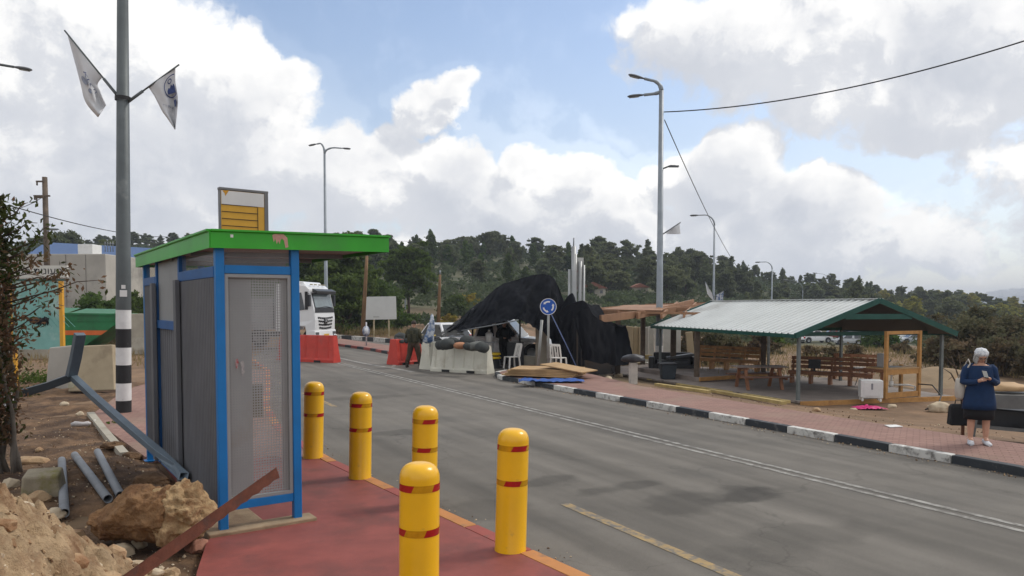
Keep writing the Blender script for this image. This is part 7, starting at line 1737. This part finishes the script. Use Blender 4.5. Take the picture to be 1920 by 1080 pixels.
house('small red roofed house behind the tall cable lamp post', 1200, 556, 125, 2.6, 1.6, 4, palew, tile, False, win=1)
house('pale house beyond the white valley cars', 1700, 628, 140, 6, 2.6, 5, palew, tile, True)
# junk by the right edge
mt = G(1893, 815, -.05); t = thing('work_table', 'battered metal work table loaded with scrap at the right picture edge', 'table', mt, R(-14))
gm_ = M('galvanised_scrap', (.15, .155, .155), .45, .5, .2, 4, col2=(.34, .28, .2), amt=.3)
mb = MB(); mb.box((.25, .3, .72), (1.75, .9, .03)); mb.box((.25, -.15, .60), (1.75, .03, .22)); mb.obj('table_top', gm_, t)
for x, y in ((-.55, -.12), (1.05, -.12), (-.55, .7), (1.05, .7)): mb = MB(); mb.beam((x, y, .7), (x - .10 if y < 0 else x, y, -.2), .05, .05); mb.obj('leg', M('rust_brown_leg', (.16, .07, .04), .7) if x < 0 and y > 0 else gm_, t)
mb = MB(); mb.beam((-.7, -.14, .16), (1.2, -.14, .04), .05, .06); mb.obj('lower_rail', gm_, t)
mb = MB(); mb.blob((.15, .3, .80), (.40, .30, .12), 3, .25, 1.7, 3, flat=-.02); tag(mb.obj('tan_board', M('tan_sheet', (.42, .27, .14), .7, 0, .15, 3), loc=mt), 'tan rounded sheet of scrap lying on the metal work table', 'scrap')
mb = MB(); mb.loft([ring((1.05, .1, .78), .3, .25, 14), ring((1.05, .1, .98), .3, .24, 14), ring((1.02, .12, 1.06), .18, .15, 14)]); tag(mb.obj('black_bag', skirtm, loc=mt), 'black sack on the metal work table, cut by the picture edge', 'bag')
mb = MB(); mb.box((.2, .35, .25), (1.2, .5, .35), Matrix.Rotation(R(5), 3, 'Y')); tag(mb.obj('black_crate', plastk, loc=mt, bevel=.03), 'black box under the metal work table', 'box')
mb = MB(); mb.blob((.35, -.25, .10), (.2, .15, .14), 3, .4, 2.2, 5, ridged=True); tag(mb.obj('plastic_bundle', foil, loc=mt), 'white crumpled bundle under the metal work table', 'litter')
for k, (a, b, lab) in enumerate((((1338, 556), (1322, 528), 'white flag hanging left on the lamp post just above the picnic roof'), ((1338, 556), (1357, 546), 'dark blue and white flag hanging right on the lamp post above the picnic roof'))):
    pa, pb = P(*a, 79.7), P(*b, 79.7); t = thing('flag', lab, 'flag', pa); mb = MB(); mb.tube([pa, pb], .03, 6); mb.obj('flagpole', polelight, t, world=True)
    mb = MB(); mb.grid([[pb.lerp(pa, .75 * u) + Vector((.25 * v * (1 if k == 0 else -.4), .1 * math.sin(5 * u), -1.3 * v * (1 - .3 * u))) for u in np.linspace(0, 1, 7)] for v in np.linspace(0, 1, 5)]); mb.obj('cloth', flagw if k == 0 else M('blue_white_cloth', (.55, .58, .62)), t, world=True)
# ------------------------------------------------------------------ vegetation
def leaf_mesh(name, cen, size, m, jitter=.5, aspect=.55, droop=0.0, seed=0):
    """one small bent leaf or leaf clump per centre; cen Nx3"""
    g = np.random.default_rng(seed); n = len(cen); d = g.normal(size=(n, 3)); d[:, 2] -= droop; d /= np.linalg.norm(d, axis=1)[:, None]
    r = g.normal(size=(n, 3)); s_ = np.cross(d, r); s_ /= np.linalg.norm(s_, axis=1)[:, None]
    L = (size * (1 - jitter + 2 * jitter * g.random(n)))[:, None] if np.isscalar(size) else (size * (1 - jitter + 2 * jitter * g.random(n)))[:, None]
    a = cen - d * L / 2; b = cen + s_ * L * aspect / 2; c = cen + d * L / 2; e = cen - s_ * L * aspect / 2
    v = np.stack([a, b, c, e], 1).reshape(-1, 3).astype(np.float32)
    me = bpy.data.meshes.new(name); me.vertices.add(4 * n); me.vertices.foreach_set('co', v.ravel())
    me.loops.add(4 * n); me.loops.foreach_set('vertex_index', np.arange(4 * n, dtype=np.int32)); me.polygons.add(n)
    me.polygons.foreach_set('loop_start', np.arange(0, 4 * n, 4, dtype=np.int32)); me.polygons.foreach_set('loop_total', np.full(n, 4, dtype=np.int32))
    me.update(calc_edges=True); me.materials.append(m); return me
def clump_pts(clumps, per, g, hollow=.45):
    out = []
    for (x, y, z, rx, rz_) in clumps:          # every bough carries several smaller, looser tufts
        n = max(6, int(per * rx * rx)); k = 7
        c = g.normal(size=(k, 3)) * np.array([rx, rx, rz_]) * .62; w = (.30 + .45 * g.random(k))
        i = g.integers(0, k, n); d = g.normal(size=(n, 3)) * np.array([rx, rx, rz_ * .8]) * .52 * w[i][:, None]
        out.append(np.array([x, y, z]) + c[i] + d)
    return np.concatenate(out)
def make_tree(kind, H, seed, m, per, leaf, label, group, loc, name='tree', bk=bark, cat='tree'):
    g = np.random.default_rng(seed); t = thing(name, label, cat, loc, g.random() * 6, group); cl = []; limbs = []
    if kind == 'pine':          # rounded, flat topped, open
        for k in range(19):
            z = H * (.26 + .70 * g.random()); w = H * .27 * (1.15 - abs(z / H - .58) * 1.75); a = g.random() * 6.28; r = w * g.random() ** .5
            cl.append((r * math.cos(a), r * math.sin(a), z, H * (.085 + .06 * g.random()), H * (.06 + .03 * g.random())))
    elif kind == 'cone':
        for k in range(20):
            f = g.random() ** .8; z = H * (.16 + .80 * f); w = H * .21 * (1.02 - f); a = g.random() * 6.28; r = w * (.4 + .6 * g.random())
            cl.append((r * math.cos(a), r * math.sin(a), z, H * (.05 + .07 * (1 - f)), H * .07))
        cl.append((0, 0, H * .96, H * .03, H * .06))
    elif kind == 'cypress':
        for k in range(16):
            f = k / 15; z = H * (.08 + .88 * f); cl.append((H * .02 * g.normal(), H * .02 * g.normal(), z, H * (.075 * math.sin(math.pi * min(1, .25 + .75 * (1 - f))) + .012), H * .07))
    elif kind == 'dome':
        for k in range(46):
            a = g.random() * 6.28; e_ = g.random() ** .6 * 1.5; r = H * .62
            cl.append((r * math.cos(a) * math.cos(e_) * (.75 + .25 * g.random()), r * math.sin(a) * math.cos(e_) * (.75 + .25 * g.random()), H * .46 + H * .46 * math.sin(e_) * (.7 + .3 * g.random()), H * .13, H * .10))
    elif kind == 'tall':        # bare trunk, high crown
        for k in range(13):
            z = H * (.60 + .38 * g.random()); w = H * .15 * (1.15 - abs(z / H - .78) * 2.2); a = g.random() * 6.28; r = w * g.random() ** .5
            cl.append((r * math.cos(a), r * math.sin(a), z, H * (.055 + .045 * g.random()), H * .05))
    else:                       # bush
        for k in range(22):
            a = g.random() * 6.28; e_ = g.random() * 1.5; r = H * .62 * (.35 + .65 * g.random())
            cl.append((r * math.cos(a) * math.cos(e_), r * math.sin(a) * math.cos(e_), H * .18 + H * .68 * math.sin(e_) * (.5 + .5 * g.random()), H * (.14 + .10 * g.random()), H * (.11 + .07 * g.random())))
    pts = clump_pts(cl, per, g); me = leaf_mesh('crown', pts, leaf, m, .45, .6, seed=seed)
    o = bpy.data.objects.new('crown', me); C.objects.link(o); o.parent = t
    mb = MB(); tr = H * (.022 if kind != 'tall' else .013); n = 6
    if kind == 'bush':
        for k in range(5):
            a = g.random() * 6.28; mb.tube([(0, 0, -.2), (.15 * H * math.cos(a), .15 * H * math.sin(a), H * .3), (.3 * H * math.cos(a), .3 * H * math.sin(a), H * .65)], [H * .022, H * .016, H * .006], 5)
    else:
        top = H * (.9 if kind != 'dome' else .6); k1 = Vector((H * .02 * g.normal(), H * .02 * g.normal(), top * .5)); mb.tube([(0, 0, -.6), k1, (0, 0, top)], [tr, tr * .75, tr * .2], n)
        for (x, y, z, rx, rz_) in cl[:9]:
            f = max(.25, min(.8, z / top * .72)); mb.tube([Vector((0, 0, top * f)), Vector((x * .5, y * .5, top * f + (z - top * f) * .4)), Vector((x, y, z))], [tr * .4, tr * .28, tr * .1], 4, False)
    mb.obj('trunk', bk, t); return t
vr = random.Random(11)
# hill crest and slope pines: five kinds, each copied with its own turn and size
def scatter(protos, spots, label, group):
    for i, (x, y, sc) in enumerate(spots):
        pr = protos[i % len(protos)]
        if i < len(protos): pr.location = (x, y, gz(x, y) - .1); pr.scale = (sc, sc, sc); pr.rotation_euler.z = vr.random() * 6.28
        else: dup(pr, (x, y, gz(x, y) - .1), vr.random() * 6.28, label, (sc * vr.uniform(.85, 1.15), sc * vr.uniform(.85, 1.15), sc))
lab = 'dark green pine among many like it along the crest of the hill'; grp = 'pines along the hill crest'
pro = [make_tree('pine', 8.2, 1, lf_pine, 1500 / 1.2, .42, lab, grp, (0, 0, 0), 'pine_tree'), make_tree('pine', 7.0, 2, lf_pine, 1250, .42, lab, grp, (0, 0, 0), 'pine_tree'), make_tree('cone', 8.6, 3, lf_pine, 1300, .42, lab, grp, (0, 0, 0), 'pine_tree'), make_tree('pine', 9.2, 4, lf_pine, 1100, .45, lab, grp, (0, 0, 0), 'pine_tree'), make_tree('cone', 6.8, 5, lf_pine, 1400, .42, lab, grp, (0, 0, 0), 'pine_tree')]
sp = []
CT_ = [(-420, 455), (100, 443), (330, 440), (520, 445), (700, 456), (800, 466), (960, 469), (1060, 470), (1180, 477), (1300, 484), (1420, 500), (1560, 522), (1680, 538), (1800, 552)]
for px in np.arange(-420, 1830, 15.5):
    x_ = px + vr.uniform(-7, 7); D = vr.uniform(196, 228); q = P(x_, 500, D); top = lerp_tab(CT_, x_) + vr.uniform(-6, 14); Ht = P(x_, top, D).z - gz(q.x, D)
    sp.append((q.x, D, max(.45, min(1.6, Ht / 8.2))))
scatter(pro, sp, lab, grp)
lab2 = 'mid green pine standing among others on the right wooded slope'; grp2 = 'pines on the right wooded slope'
pro2 = [make_tree('pine', 8, 11, lf_pine, 1300, .42, lab2, grp2, (0, 0, 0), 'pine_tree'), make_tree('cone', 8, 12, lf_pine, 1400, .42, lab2, grp2, (0, 0, 0), 'pine_tree'), make_tree('pine', 7, 13, lf_pine, 1300, .42, lab2, grp2, (0, 0, 0), 'pine_tree')]
sp = []
for k in range(92):
    px = 1080 + 720 * vr.random(); D = vr.uniform(118, 192); q = P(px, 560, D); sp.append((q.x, D, vr.uniform(.55, .95) * (1 if px < 1500 else .85)))
scatter(pro2, sp, lab2, grp2)
lab3 = 'tall bare trunked pine with sunlit yellow green crown in the right forest'; grp3 = 'tall pines of the right forest'
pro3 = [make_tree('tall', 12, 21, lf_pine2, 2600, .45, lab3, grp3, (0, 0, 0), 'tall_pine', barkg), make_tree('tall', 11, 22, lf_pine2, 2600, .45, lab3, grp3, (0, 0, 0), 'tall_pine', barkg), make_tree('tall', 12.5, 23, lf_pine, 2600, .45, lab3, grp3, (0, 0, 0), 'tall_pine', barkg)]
sp = []
for k in range(84):
    px = 1640 + 420 * vr.random(); D = vr.uniform(125, 200); q = P(px, 600, D); top = lerp_tab([(1640, 552), (1760, 566), (1850, 585), (1920, 592), (2060, 600)], px) + vr.uniform(-5, 16); Ht = P(px, top, D).z - gz(q.x, D); sp.append((q.x, D, max(.4, min(1.2, Ht / 12))))
scatter(pro3, sp, lab3, grp3)
lab4 = 'small dark pine on the scrub covered middle of the hill'; grp4 = 'small pines on the scrub slope'
pro4 = [make_tree('pine', 5.5, 31, lf_pine, 1300, .36, lab4, grp4, (0, 0, 0), 'pine_tree'), make_tree('cone', 5.5, 32, lf_bush, 1300, .36, lab4, grp4, (0, 0, 0), 'pine_tree')]
sp = [(P(px, 520, D).x, D, vr.uniform(.6, 1.15)) for px, D in [(vr.uniform(640, 1180), vr.uniform(125, 195)) for _ in range(58)]]
scatter(pro4, sp, lab4, grp4)
# singled out trees
def one(kind, H, seed, m, per, leaf, label, px, D, name='tree', bk=bark, cat='tree', pyb=None):
    q = P(px, 560, D); return make_tree(kind, H, seed, m, per, leaf, label, None, (q.x, D, gz(q.x, D) - .1), name, bk, cat)
q = P(878, 500, 186); make_tree('dome', P(878, 446, 186).z - q.z, 41, lf_pine, 1100, .5, 'big dark domed tree breaking the skyline above the black canopy', None, (q.x, 186, q.z), 'domed_tree')
for px, py, lab in ((805, 452, 'slim dark cypress left of the domed tree on the skyline'), (838, 455, 'slim cypress just beside the domed tree on the skyline'), (215, 447, 'slim dark cypress left of the banded lamp post on the skyline'), (775, 458, 'slim cypress farther left of the domed tree on the skyline')):
    q = P(px, 500, 208); make_tree('cypress', max(4, P(px, py, 208).z - gz(q.x, 208)), int(px), lf_pine, 2400, .36, lab, None, (q.x, 208, gz(q.x, 208)), 'cypress_tree')
one('cone', 9.4, 51, lf_pine, 900, .42, 'large dark pyramid shaped conifer behind the picnic roof ridge', 1606, 118, 'conifer_tree')
one('pine', 8.0, 52, lf_bush, 900, .4, 'tall green tree behind the truck cab', 652, 64, 'green_tree'); one('bush', 5.6, 53, lf_bush, 620, .30, 'big green bush between the truck and the leaning pole', 640, 60, 'bush', cat='bush'); one('bush', 5.2, 54, lf_bush, 620, .30, 'broad green bush behind the blank billboard', 712, 66, 'bush', cat='bush')
one('pine', 7.5, 55, lf_bush, 900, .4, 'green tree hidden half behind the shelter roof', 590, 66, 'green_tree'); one('pine', 8.5, 56, lf_weed, 800, .4, 'light green weeping tree on the slope above the wooden pole', 766, 92, 'green_tree')
one('bush', 3.0, 57, lf_bush, 900, .25, 'dense green bush behind the wooden pole by the soldier', 850, 84, 'bush', cat='bush'); one('bush', 1.6, 58, lf_yel, 1600, .18, 'small bright yellow broom bush left of the canopy', 842, 74, 'broom_bush', cat='bush'); one('bush', 2.2, 59, lf_yel, 1200, .2, 'dull yellow bush on the slope above the canopy edge', 880, 100, 'broom_bush', cat='bush')
for px, D, H, lab in ((190, 44, 2.9, 'green bush before the concrete block building, left of the lamp post'), (228, 46, 3.0, 'green bush behind the banded lamp post'), (262, 48, 2.6, 'green bush at the left edge of the shelter roof'), (215, 110, 6.4, 'dark tree behind the blue roofed hall, left of the lamp post'), (104, 110, 7.8, 'dark tree beside the wooden utility pole'), (135, 115, 9.5, 'spiky dark tree right of the utility pole')):
    q = P(px, 560, D); z = gz(q.x, D) if D < 60 else P(px, 441 if px != 215 else 450, D).z - H
    make_tree('bush' if D < 60 else 'pine', H, int(px * 3), lf_bush if D < 60 else lf_pine, 1000 if D < 60 else 900, .22 if D < 60 else .36, lab, None, (q.x, D, z), 'bush' if D < 60 else 'pine_tree', cat='bush' if D < 60 else 'tree')
# shrubs behind the deck and along the right
DK = [(1340, 37, 1.9, lf_dark, 'dark bush behind the black couch'), (1372, 38, 1.7, lf_dark, 'dark bush behind the long orange bench'), (1290, 41, 2.2, lf_dark, 'dark leafy bush in front of the pale precast panels'), (1425, 46, 1.5, lf_dark, 'low dark bush right of the long orange bench'), (1520, 42, .95, lf_dark, 'dark bush behind the black flat screen'), (1560, 40, .95, lf_dark, 'dark bush behind the dark benches'), (1602, 42, 1.0, lf_dark, 'dark bush left of the timber counter frame'), (1650, 60, 2.4, lf_bush, 'bright green bush behind the timber counter frame'),
      (1455, 60, 1.6, lf_weed, 'yellow green bush under the picnic roof'), (1735, 38, 1.05, lf_dark, 'dark bush seen through the timber counter frame'), (1778, 34, 2.0, lf_dark, 'dark brown green bush right of the picnic roof'), (1822, 33, 2.7, lf_dark, 'tall loose brown green bush behind the woman'), (1872, 31, 2.1, lf_dark, 'dark bush right of the head of the woman'), (1908, 36, 2.7, lf_dark, 'tall dark tree like bush at the right edge'), (1950, 29, 2.0, lf_dark, 'dark bush leaving the picture at the right edge'), (1838, 42, 3.3, lf_dark, 'reddish green tree top behind the tall loose bush'), (1690, 48, 1.0, lf_dark, 'low dark bush far behind the sink counter')]
for i, (px, D, H, m, lab) in enumerate(DK):
    q = P(px, 660, D); make_tree('bush', H, 100 + i, m, 1250, .15 if D < 45 else .22, lab, None, (q.x, D, gz(q.x, D) - .15), 'bush', cat='bush')
# scrub of the whole hillside: one mass
g = np.random.default_rng(77); cl = []
for k in range(4200):
    px = g.uniform(-500, 2350); D = 72 + 160 * g.random() ** .85; q = P(px, 560, D)
    if 1470 < px < 1745 and D < 135: continue
    if D < 100 and 690 < px < 1060 and g.random() < .7: continue
    r = (.7 + 1.1 * g.random()) * (1.0 if px < 1150 else 1.15); cl.append((q.x, D, gz(q.x, D) + r * .45, r, r * .8))
pts = []
for (x, y, z, r, rz_) in cl:
    n = int(40 * r ** 1.4 + 16); d = g.normal(size=(n, 3)); d /= np.linalg.norm(d, axis=1)[:, None]; d[:, 2] = np.abs(d[:, 2]) * 1.1 - .25
    pts.append(np.array([x, y, z]) + d * np.array([r, r, rz_]) * (.7 + .45 * g.random((n, 1))))
pts = np.concatenate(pts); me = leaf_mesh('hillside_scrub', pts, .52, lf_shrub, .4, .7, seed=9)
o = bpy.data.objects.new('hillside_scrub', me); C.objects.link(o); o['kind'] = 'stuff'
# verge of dry grass and weeds across the junction and on the banks
pts = []
def tuft(x, y, n, h, w): 
    b = g.normal(size=(n, 3)) * np.array([w, w, 0]); b[:, 2] = h * .5 * g.random(n); pts.append(np.array([x, y, gz(x, y)]) + b)
for k in range(900):
    px = g.uniform(480, 960); D = 56 + 16 * g.random() ** 1.2; q = P(px, 600, D)
    if px > 740 and D > 60 and g.random() < .7: continue
    tuft(q.x, D, 16, .9 if px < 740 else .45, .35)
for k in range(0):
    s_ = g.uniform(-6, 16); n_ = 13.2 + 3.6 * g.random(); p = SN(s_, n_)
    if p.x > 3: tuft(p.x, p.y, 3, .05, .08)
for k in range(700):
    px = g.uniform(1300, 2050); D = g.uniform(29, 70); q = P(px, 620, D); tuft(q.x, D, 14, .35, .45)
for k in range(260):
    px = g.uniform(-60, 300); D = g.uniform(28, 52); q = P(px, 620, D); tuft(q.x, D, 12, .35, .4)
pts = np.concatenate(pts)
n = len(pts); gd = np.random.default_rng(3); d = gd.normal(size=(n, 3)) * np.array([.35, .35, .2]) + np.array([0, 0, 1]); d /= np.linalg.norm(d, axis=1)[:, None]; s_ = np.cross(d, gd.normal(size=(n, 3))); s_ /= np.linalg.norm(s_, axis=1)[:, None]; L = (.12 + .35 * gd.random(n))[:, None]
v = np.stack([pts - s_ * .02, pts + s_ * .02, pts + d * L], 1).reshape(-1, 3).astype(np.float32)
me = bpy.data.meshes.new('dry_grass'); me.vertices.add(3 * n); me.vertices.foreach_set('co', v.ravel()); me.loops.add(3 * n); me.loops.foreach_set('vertex_index', np.arange(3 * n, dtype=np.int32)); me.polygons.add(n); me.polygons.foreach_set('loop_start', np.arange(0, 3 * n, 3, dtype=np.int32)); me.polygons.foreach_set('loop_total', np.full(n, 3, dtype=np.int32)); me.update(calc_edges=True); me.materials.append(grassm)
o = bpy.data.objects.new('dry_grass', me); C.objects.link(o); o['kind'] = 'stuff'
# weeds by the concrete slabs
for i, (px, py, r, lab) in enumerate(((62, 716, .75, 'low green weed patch below the teal board'), (100, 716, .55, 'green weed patch at the foot of the grey slab'), (28, 742, .5, 'dark green weed clump near the silver film bundle'), (215, 800, .22, 'small weed growing at the brick walk edge'))):
    c = on_dirt(px, py); n = int(900 * r); b = g.normal(size=(n, 3)) * np.array([r * .5, r * .35, r * .22]); b[:, 2] = np.abs(b[:, 2]); me = leaf_mesh('weed_bush', b, .085, lf_weed if i != 2 else lf_vine, .5, .5, seed=i)
    o = bpy.data.objects.new('weed_bush', me); C.objects.link(o); o.location = c; tag(o, lab, 'weed')
# tangled vine tree at the left edge
vt = on_dirt(-6, 760); vt = Vector((P(-8, 640, 10.2).x, 10.2, 0))
t = thing('vine_tree', 'tangled grey stemmed vine with dry brown and green leaves at the left edge', 'vine', vt)
mb = MB(); stems = []
for k in range(13):
    x0 = g.uniform(-.55, .12); pts_ = [Vector((x0, g.uniform(-.2, .3), -.1))]
    for j in range(1, 9): pts_.append(pts_[-1] + Vector((g.normal() * .07 - .0, g.normal() * .06, .27 + .10 * g.random())))
    stems.append(pts_); mb.tube(pts_, [.035 - .0028 * j + .01 * g.random() for j in range(9)], 6)
mb.obj('stem', barkg, t)
mb = MB(); tips = []
tw = [((60, 455), (98, 420)), ((50, 470), (85, 445)), ((55, 500), (82, 478)), ((60, 540), (120, 508)), ((60, 560), (108, 548)), ((55, 590), (95, 575)), ((40, 610), (75, 600)), ((110, 520), (135, 500)), ((70, 520), (125, 540)), ((30, 400), (52, 380)), ((35, 430), (70, 418)), ((100, 545), (190, 525)), ((30, 480), (66, 495)), ((20, 520), (88, 520)), ((30, 640), (64, 625))]
for (a, b) in tw:
    pa, pb = P(*a, 10.3) - vt, P(*b, 10.1) - vt; root_ = Vector((min(pa.x, .05) - .25, .05, pa.z - .25)); mid = pa.lerp(pb, .5) + Vector((0, 0, .05)); mb.tube([root_, pa, mid, pb], [.014, .010, .007, .004], 5); tips += [pa, mid, pb]
mb.obj('twig', bark, t)
def leaves(nm, cen, size, m, seed, asp=.42, dr=.4):
    me = leaf_mesh(nm, np.array(cen), size, m, .35, asp, dr, seed); o = bpy.data.objects.new(nm, me); C.objects.link(o); o.parent = t
cb_, cg_ = [], []
for p in tips:
    for _ in range(9): q = p + Vector((g.normal() * .07, g.normal() * .06, g.normal() * .06 - .03)); (cg_ if (p.z > 3.0 or g.random() < .18) else cb_).append(tuple(q))
for _ in range(5200):
    z = g.uniform(.4, 3.85); wv_ = lerp_tab([(.3, .0), (.9, .0), (1.6, .06), (2.6, .08), (3.3, .06), (3.8, -.05)], z); x = wv_ - abs(g.normal()) * .22; (cg_ if (z > 2.6 and g.random() < .75) or g.random() < .22 else cb_).append((x + .12, g.normal() * .22, z))
leaves('dry_foliage', cb_, .085, lf_brown, 5); leaves('green_foliage', cg_, .095, lf_vine, 6)
# bare young tree by the woman
q = P(1813, 770, 16.5); q.z = gz(q.x, 16.5); t = thing('bare_sapling', 'leafless dark sapling with forked branches left of the woman', 'tree', q)
mb = MB()
b0 = P(1806, 772, 16.5) - q; b0.z = -.1
for (pts_, r0) in ((((1804, 752), (1797, 725), (1783, 700), (1768, 690)), .035), (((1803, 748), (1800, 715), (1790, 685), (1784, 668)), .032), (((1804, 745), (1808, 712), (1800, 680), (1797, 660)), .03), (((1800, 725), (1812, 700), (1818, 682)), .02), (((1793, 690), (1781, 680), (1772, 668)), .016), (((1805, 700), (1813, 672)), .014), (((1787, 705), (1778, 712)), .012)):
    pp = [P(a, b, 16.5 + .15 * math.sin(a)) - q for a, b in pts_]
    if r0 > .025: pp = [b0] + pp
    mb.tube(pp, [r0 * (1 - .8 * i / (len(pp) - 1)) for i in range(len(pp))], 6)
mb.obj('branch', bark, t)
# pale sand heap behind the sapling
q = P(1790, 735, 27); mb = MB(); rows = []
for i in range(40):
    rows.append([Vector((q.x - 3.4 + 8.5 * j / 59, 25.2 + 6 * i / 39, gz(q.x, 27) - .12 + 0.72 * math.exp(-(((j / 59 - .42) / .22) ** 2)) * math.exp(-(((i / 39 - .5) / .25) ** 2)) + .05 * noise.fractal(Vector((i * .2, j * .2, 0)), 1, 2, 4))) for j in range(60)])
mb.grid(rows); struct(mb.obj('sand_heap', M('pale_sand', (.25, .18, .11), .95, 0, .15, 2, col2=(.30, .19, .1), amt=.4, bump=.4, bscale=12)))
# far ridge with a pale town
mb = MB(); rows = []
RP = [(1500, 590), (1700, 580), (1790, 566), (1822, 556), (1850, 549), (1885, 544), (1930, 542), (2050, 540), (2300, 560), (2700, 575)]
for k, (D, f) in enumerate(((1900, -.6), (2200, .2), (2500, .75), (2700, 1.0), (3000, .8))):
    rows.append([Vector((P(px, 570, 2700).x * D / 2700, D, EYE + f * (P(px, lerp_tab(RP, px), 2700).z - EYE) + (6 * noise.noise(Vector((px * .01, D * .01, 0)))) - (1 - f) * 20)) for px in np.arange(1450, 2720, 15)])
mb.grid(rows); struct(mb.obj('far_hill', M('far_hill', (.10, .105, .085), .95, 0, .25, .006, col2=(.2, .18, .14), amt=.4, scale2=.01)))
mb = MB(); tr_ = random.Random(8)
for k in range(150):
    px = 1838 + 110 * tr_.random(); f = tr_.uniform(.55, .98); D = 2700 - 300 * (1 - f) / .25 * .6; z = EYE + f * (P(px, lerp_tab(RP, px), 2700).z - EYE); w_ = tr_.uniform(6, 14); mb.box((P(px, 570, D).x, D - 12, z + 1), (w_, 8, tr_.uniform(5, 11)))
o = mb.obj('distant_town', M('pale_town', (.62, .6, .56), .8)); o['kind'] = 'stuff'
# ------------------------------------------------------------------ air
mb = MB(); mb.box((0, 1500, 29), (6400, 3400, 88)); hzo = mb.obj('haze', MATS['concrete']); hm_ = bpy.data.materials.new('air'); hm_.use_nodes = True; tn = hm_.node_tree; tn.nodes.remove(tn.nodes['Principled BSDF'])
pvn = tn.nodes.new('ShaderNodeVolumePrincipled'); pvn.inputs['Density'].default_value = .00044; pvn.inputs['Color'].default_value = (.78, .86, 1, 1); pvn.inputs['Anisotropy'].default_value = .2; tn.links.new(pvn.outputs[0], tn.nodes['Material Output'].inputs['Volume'])
hzo.data.materials.clear(); hzo.data.materials.append(hm_); hzo['kind'] = 'stuff'
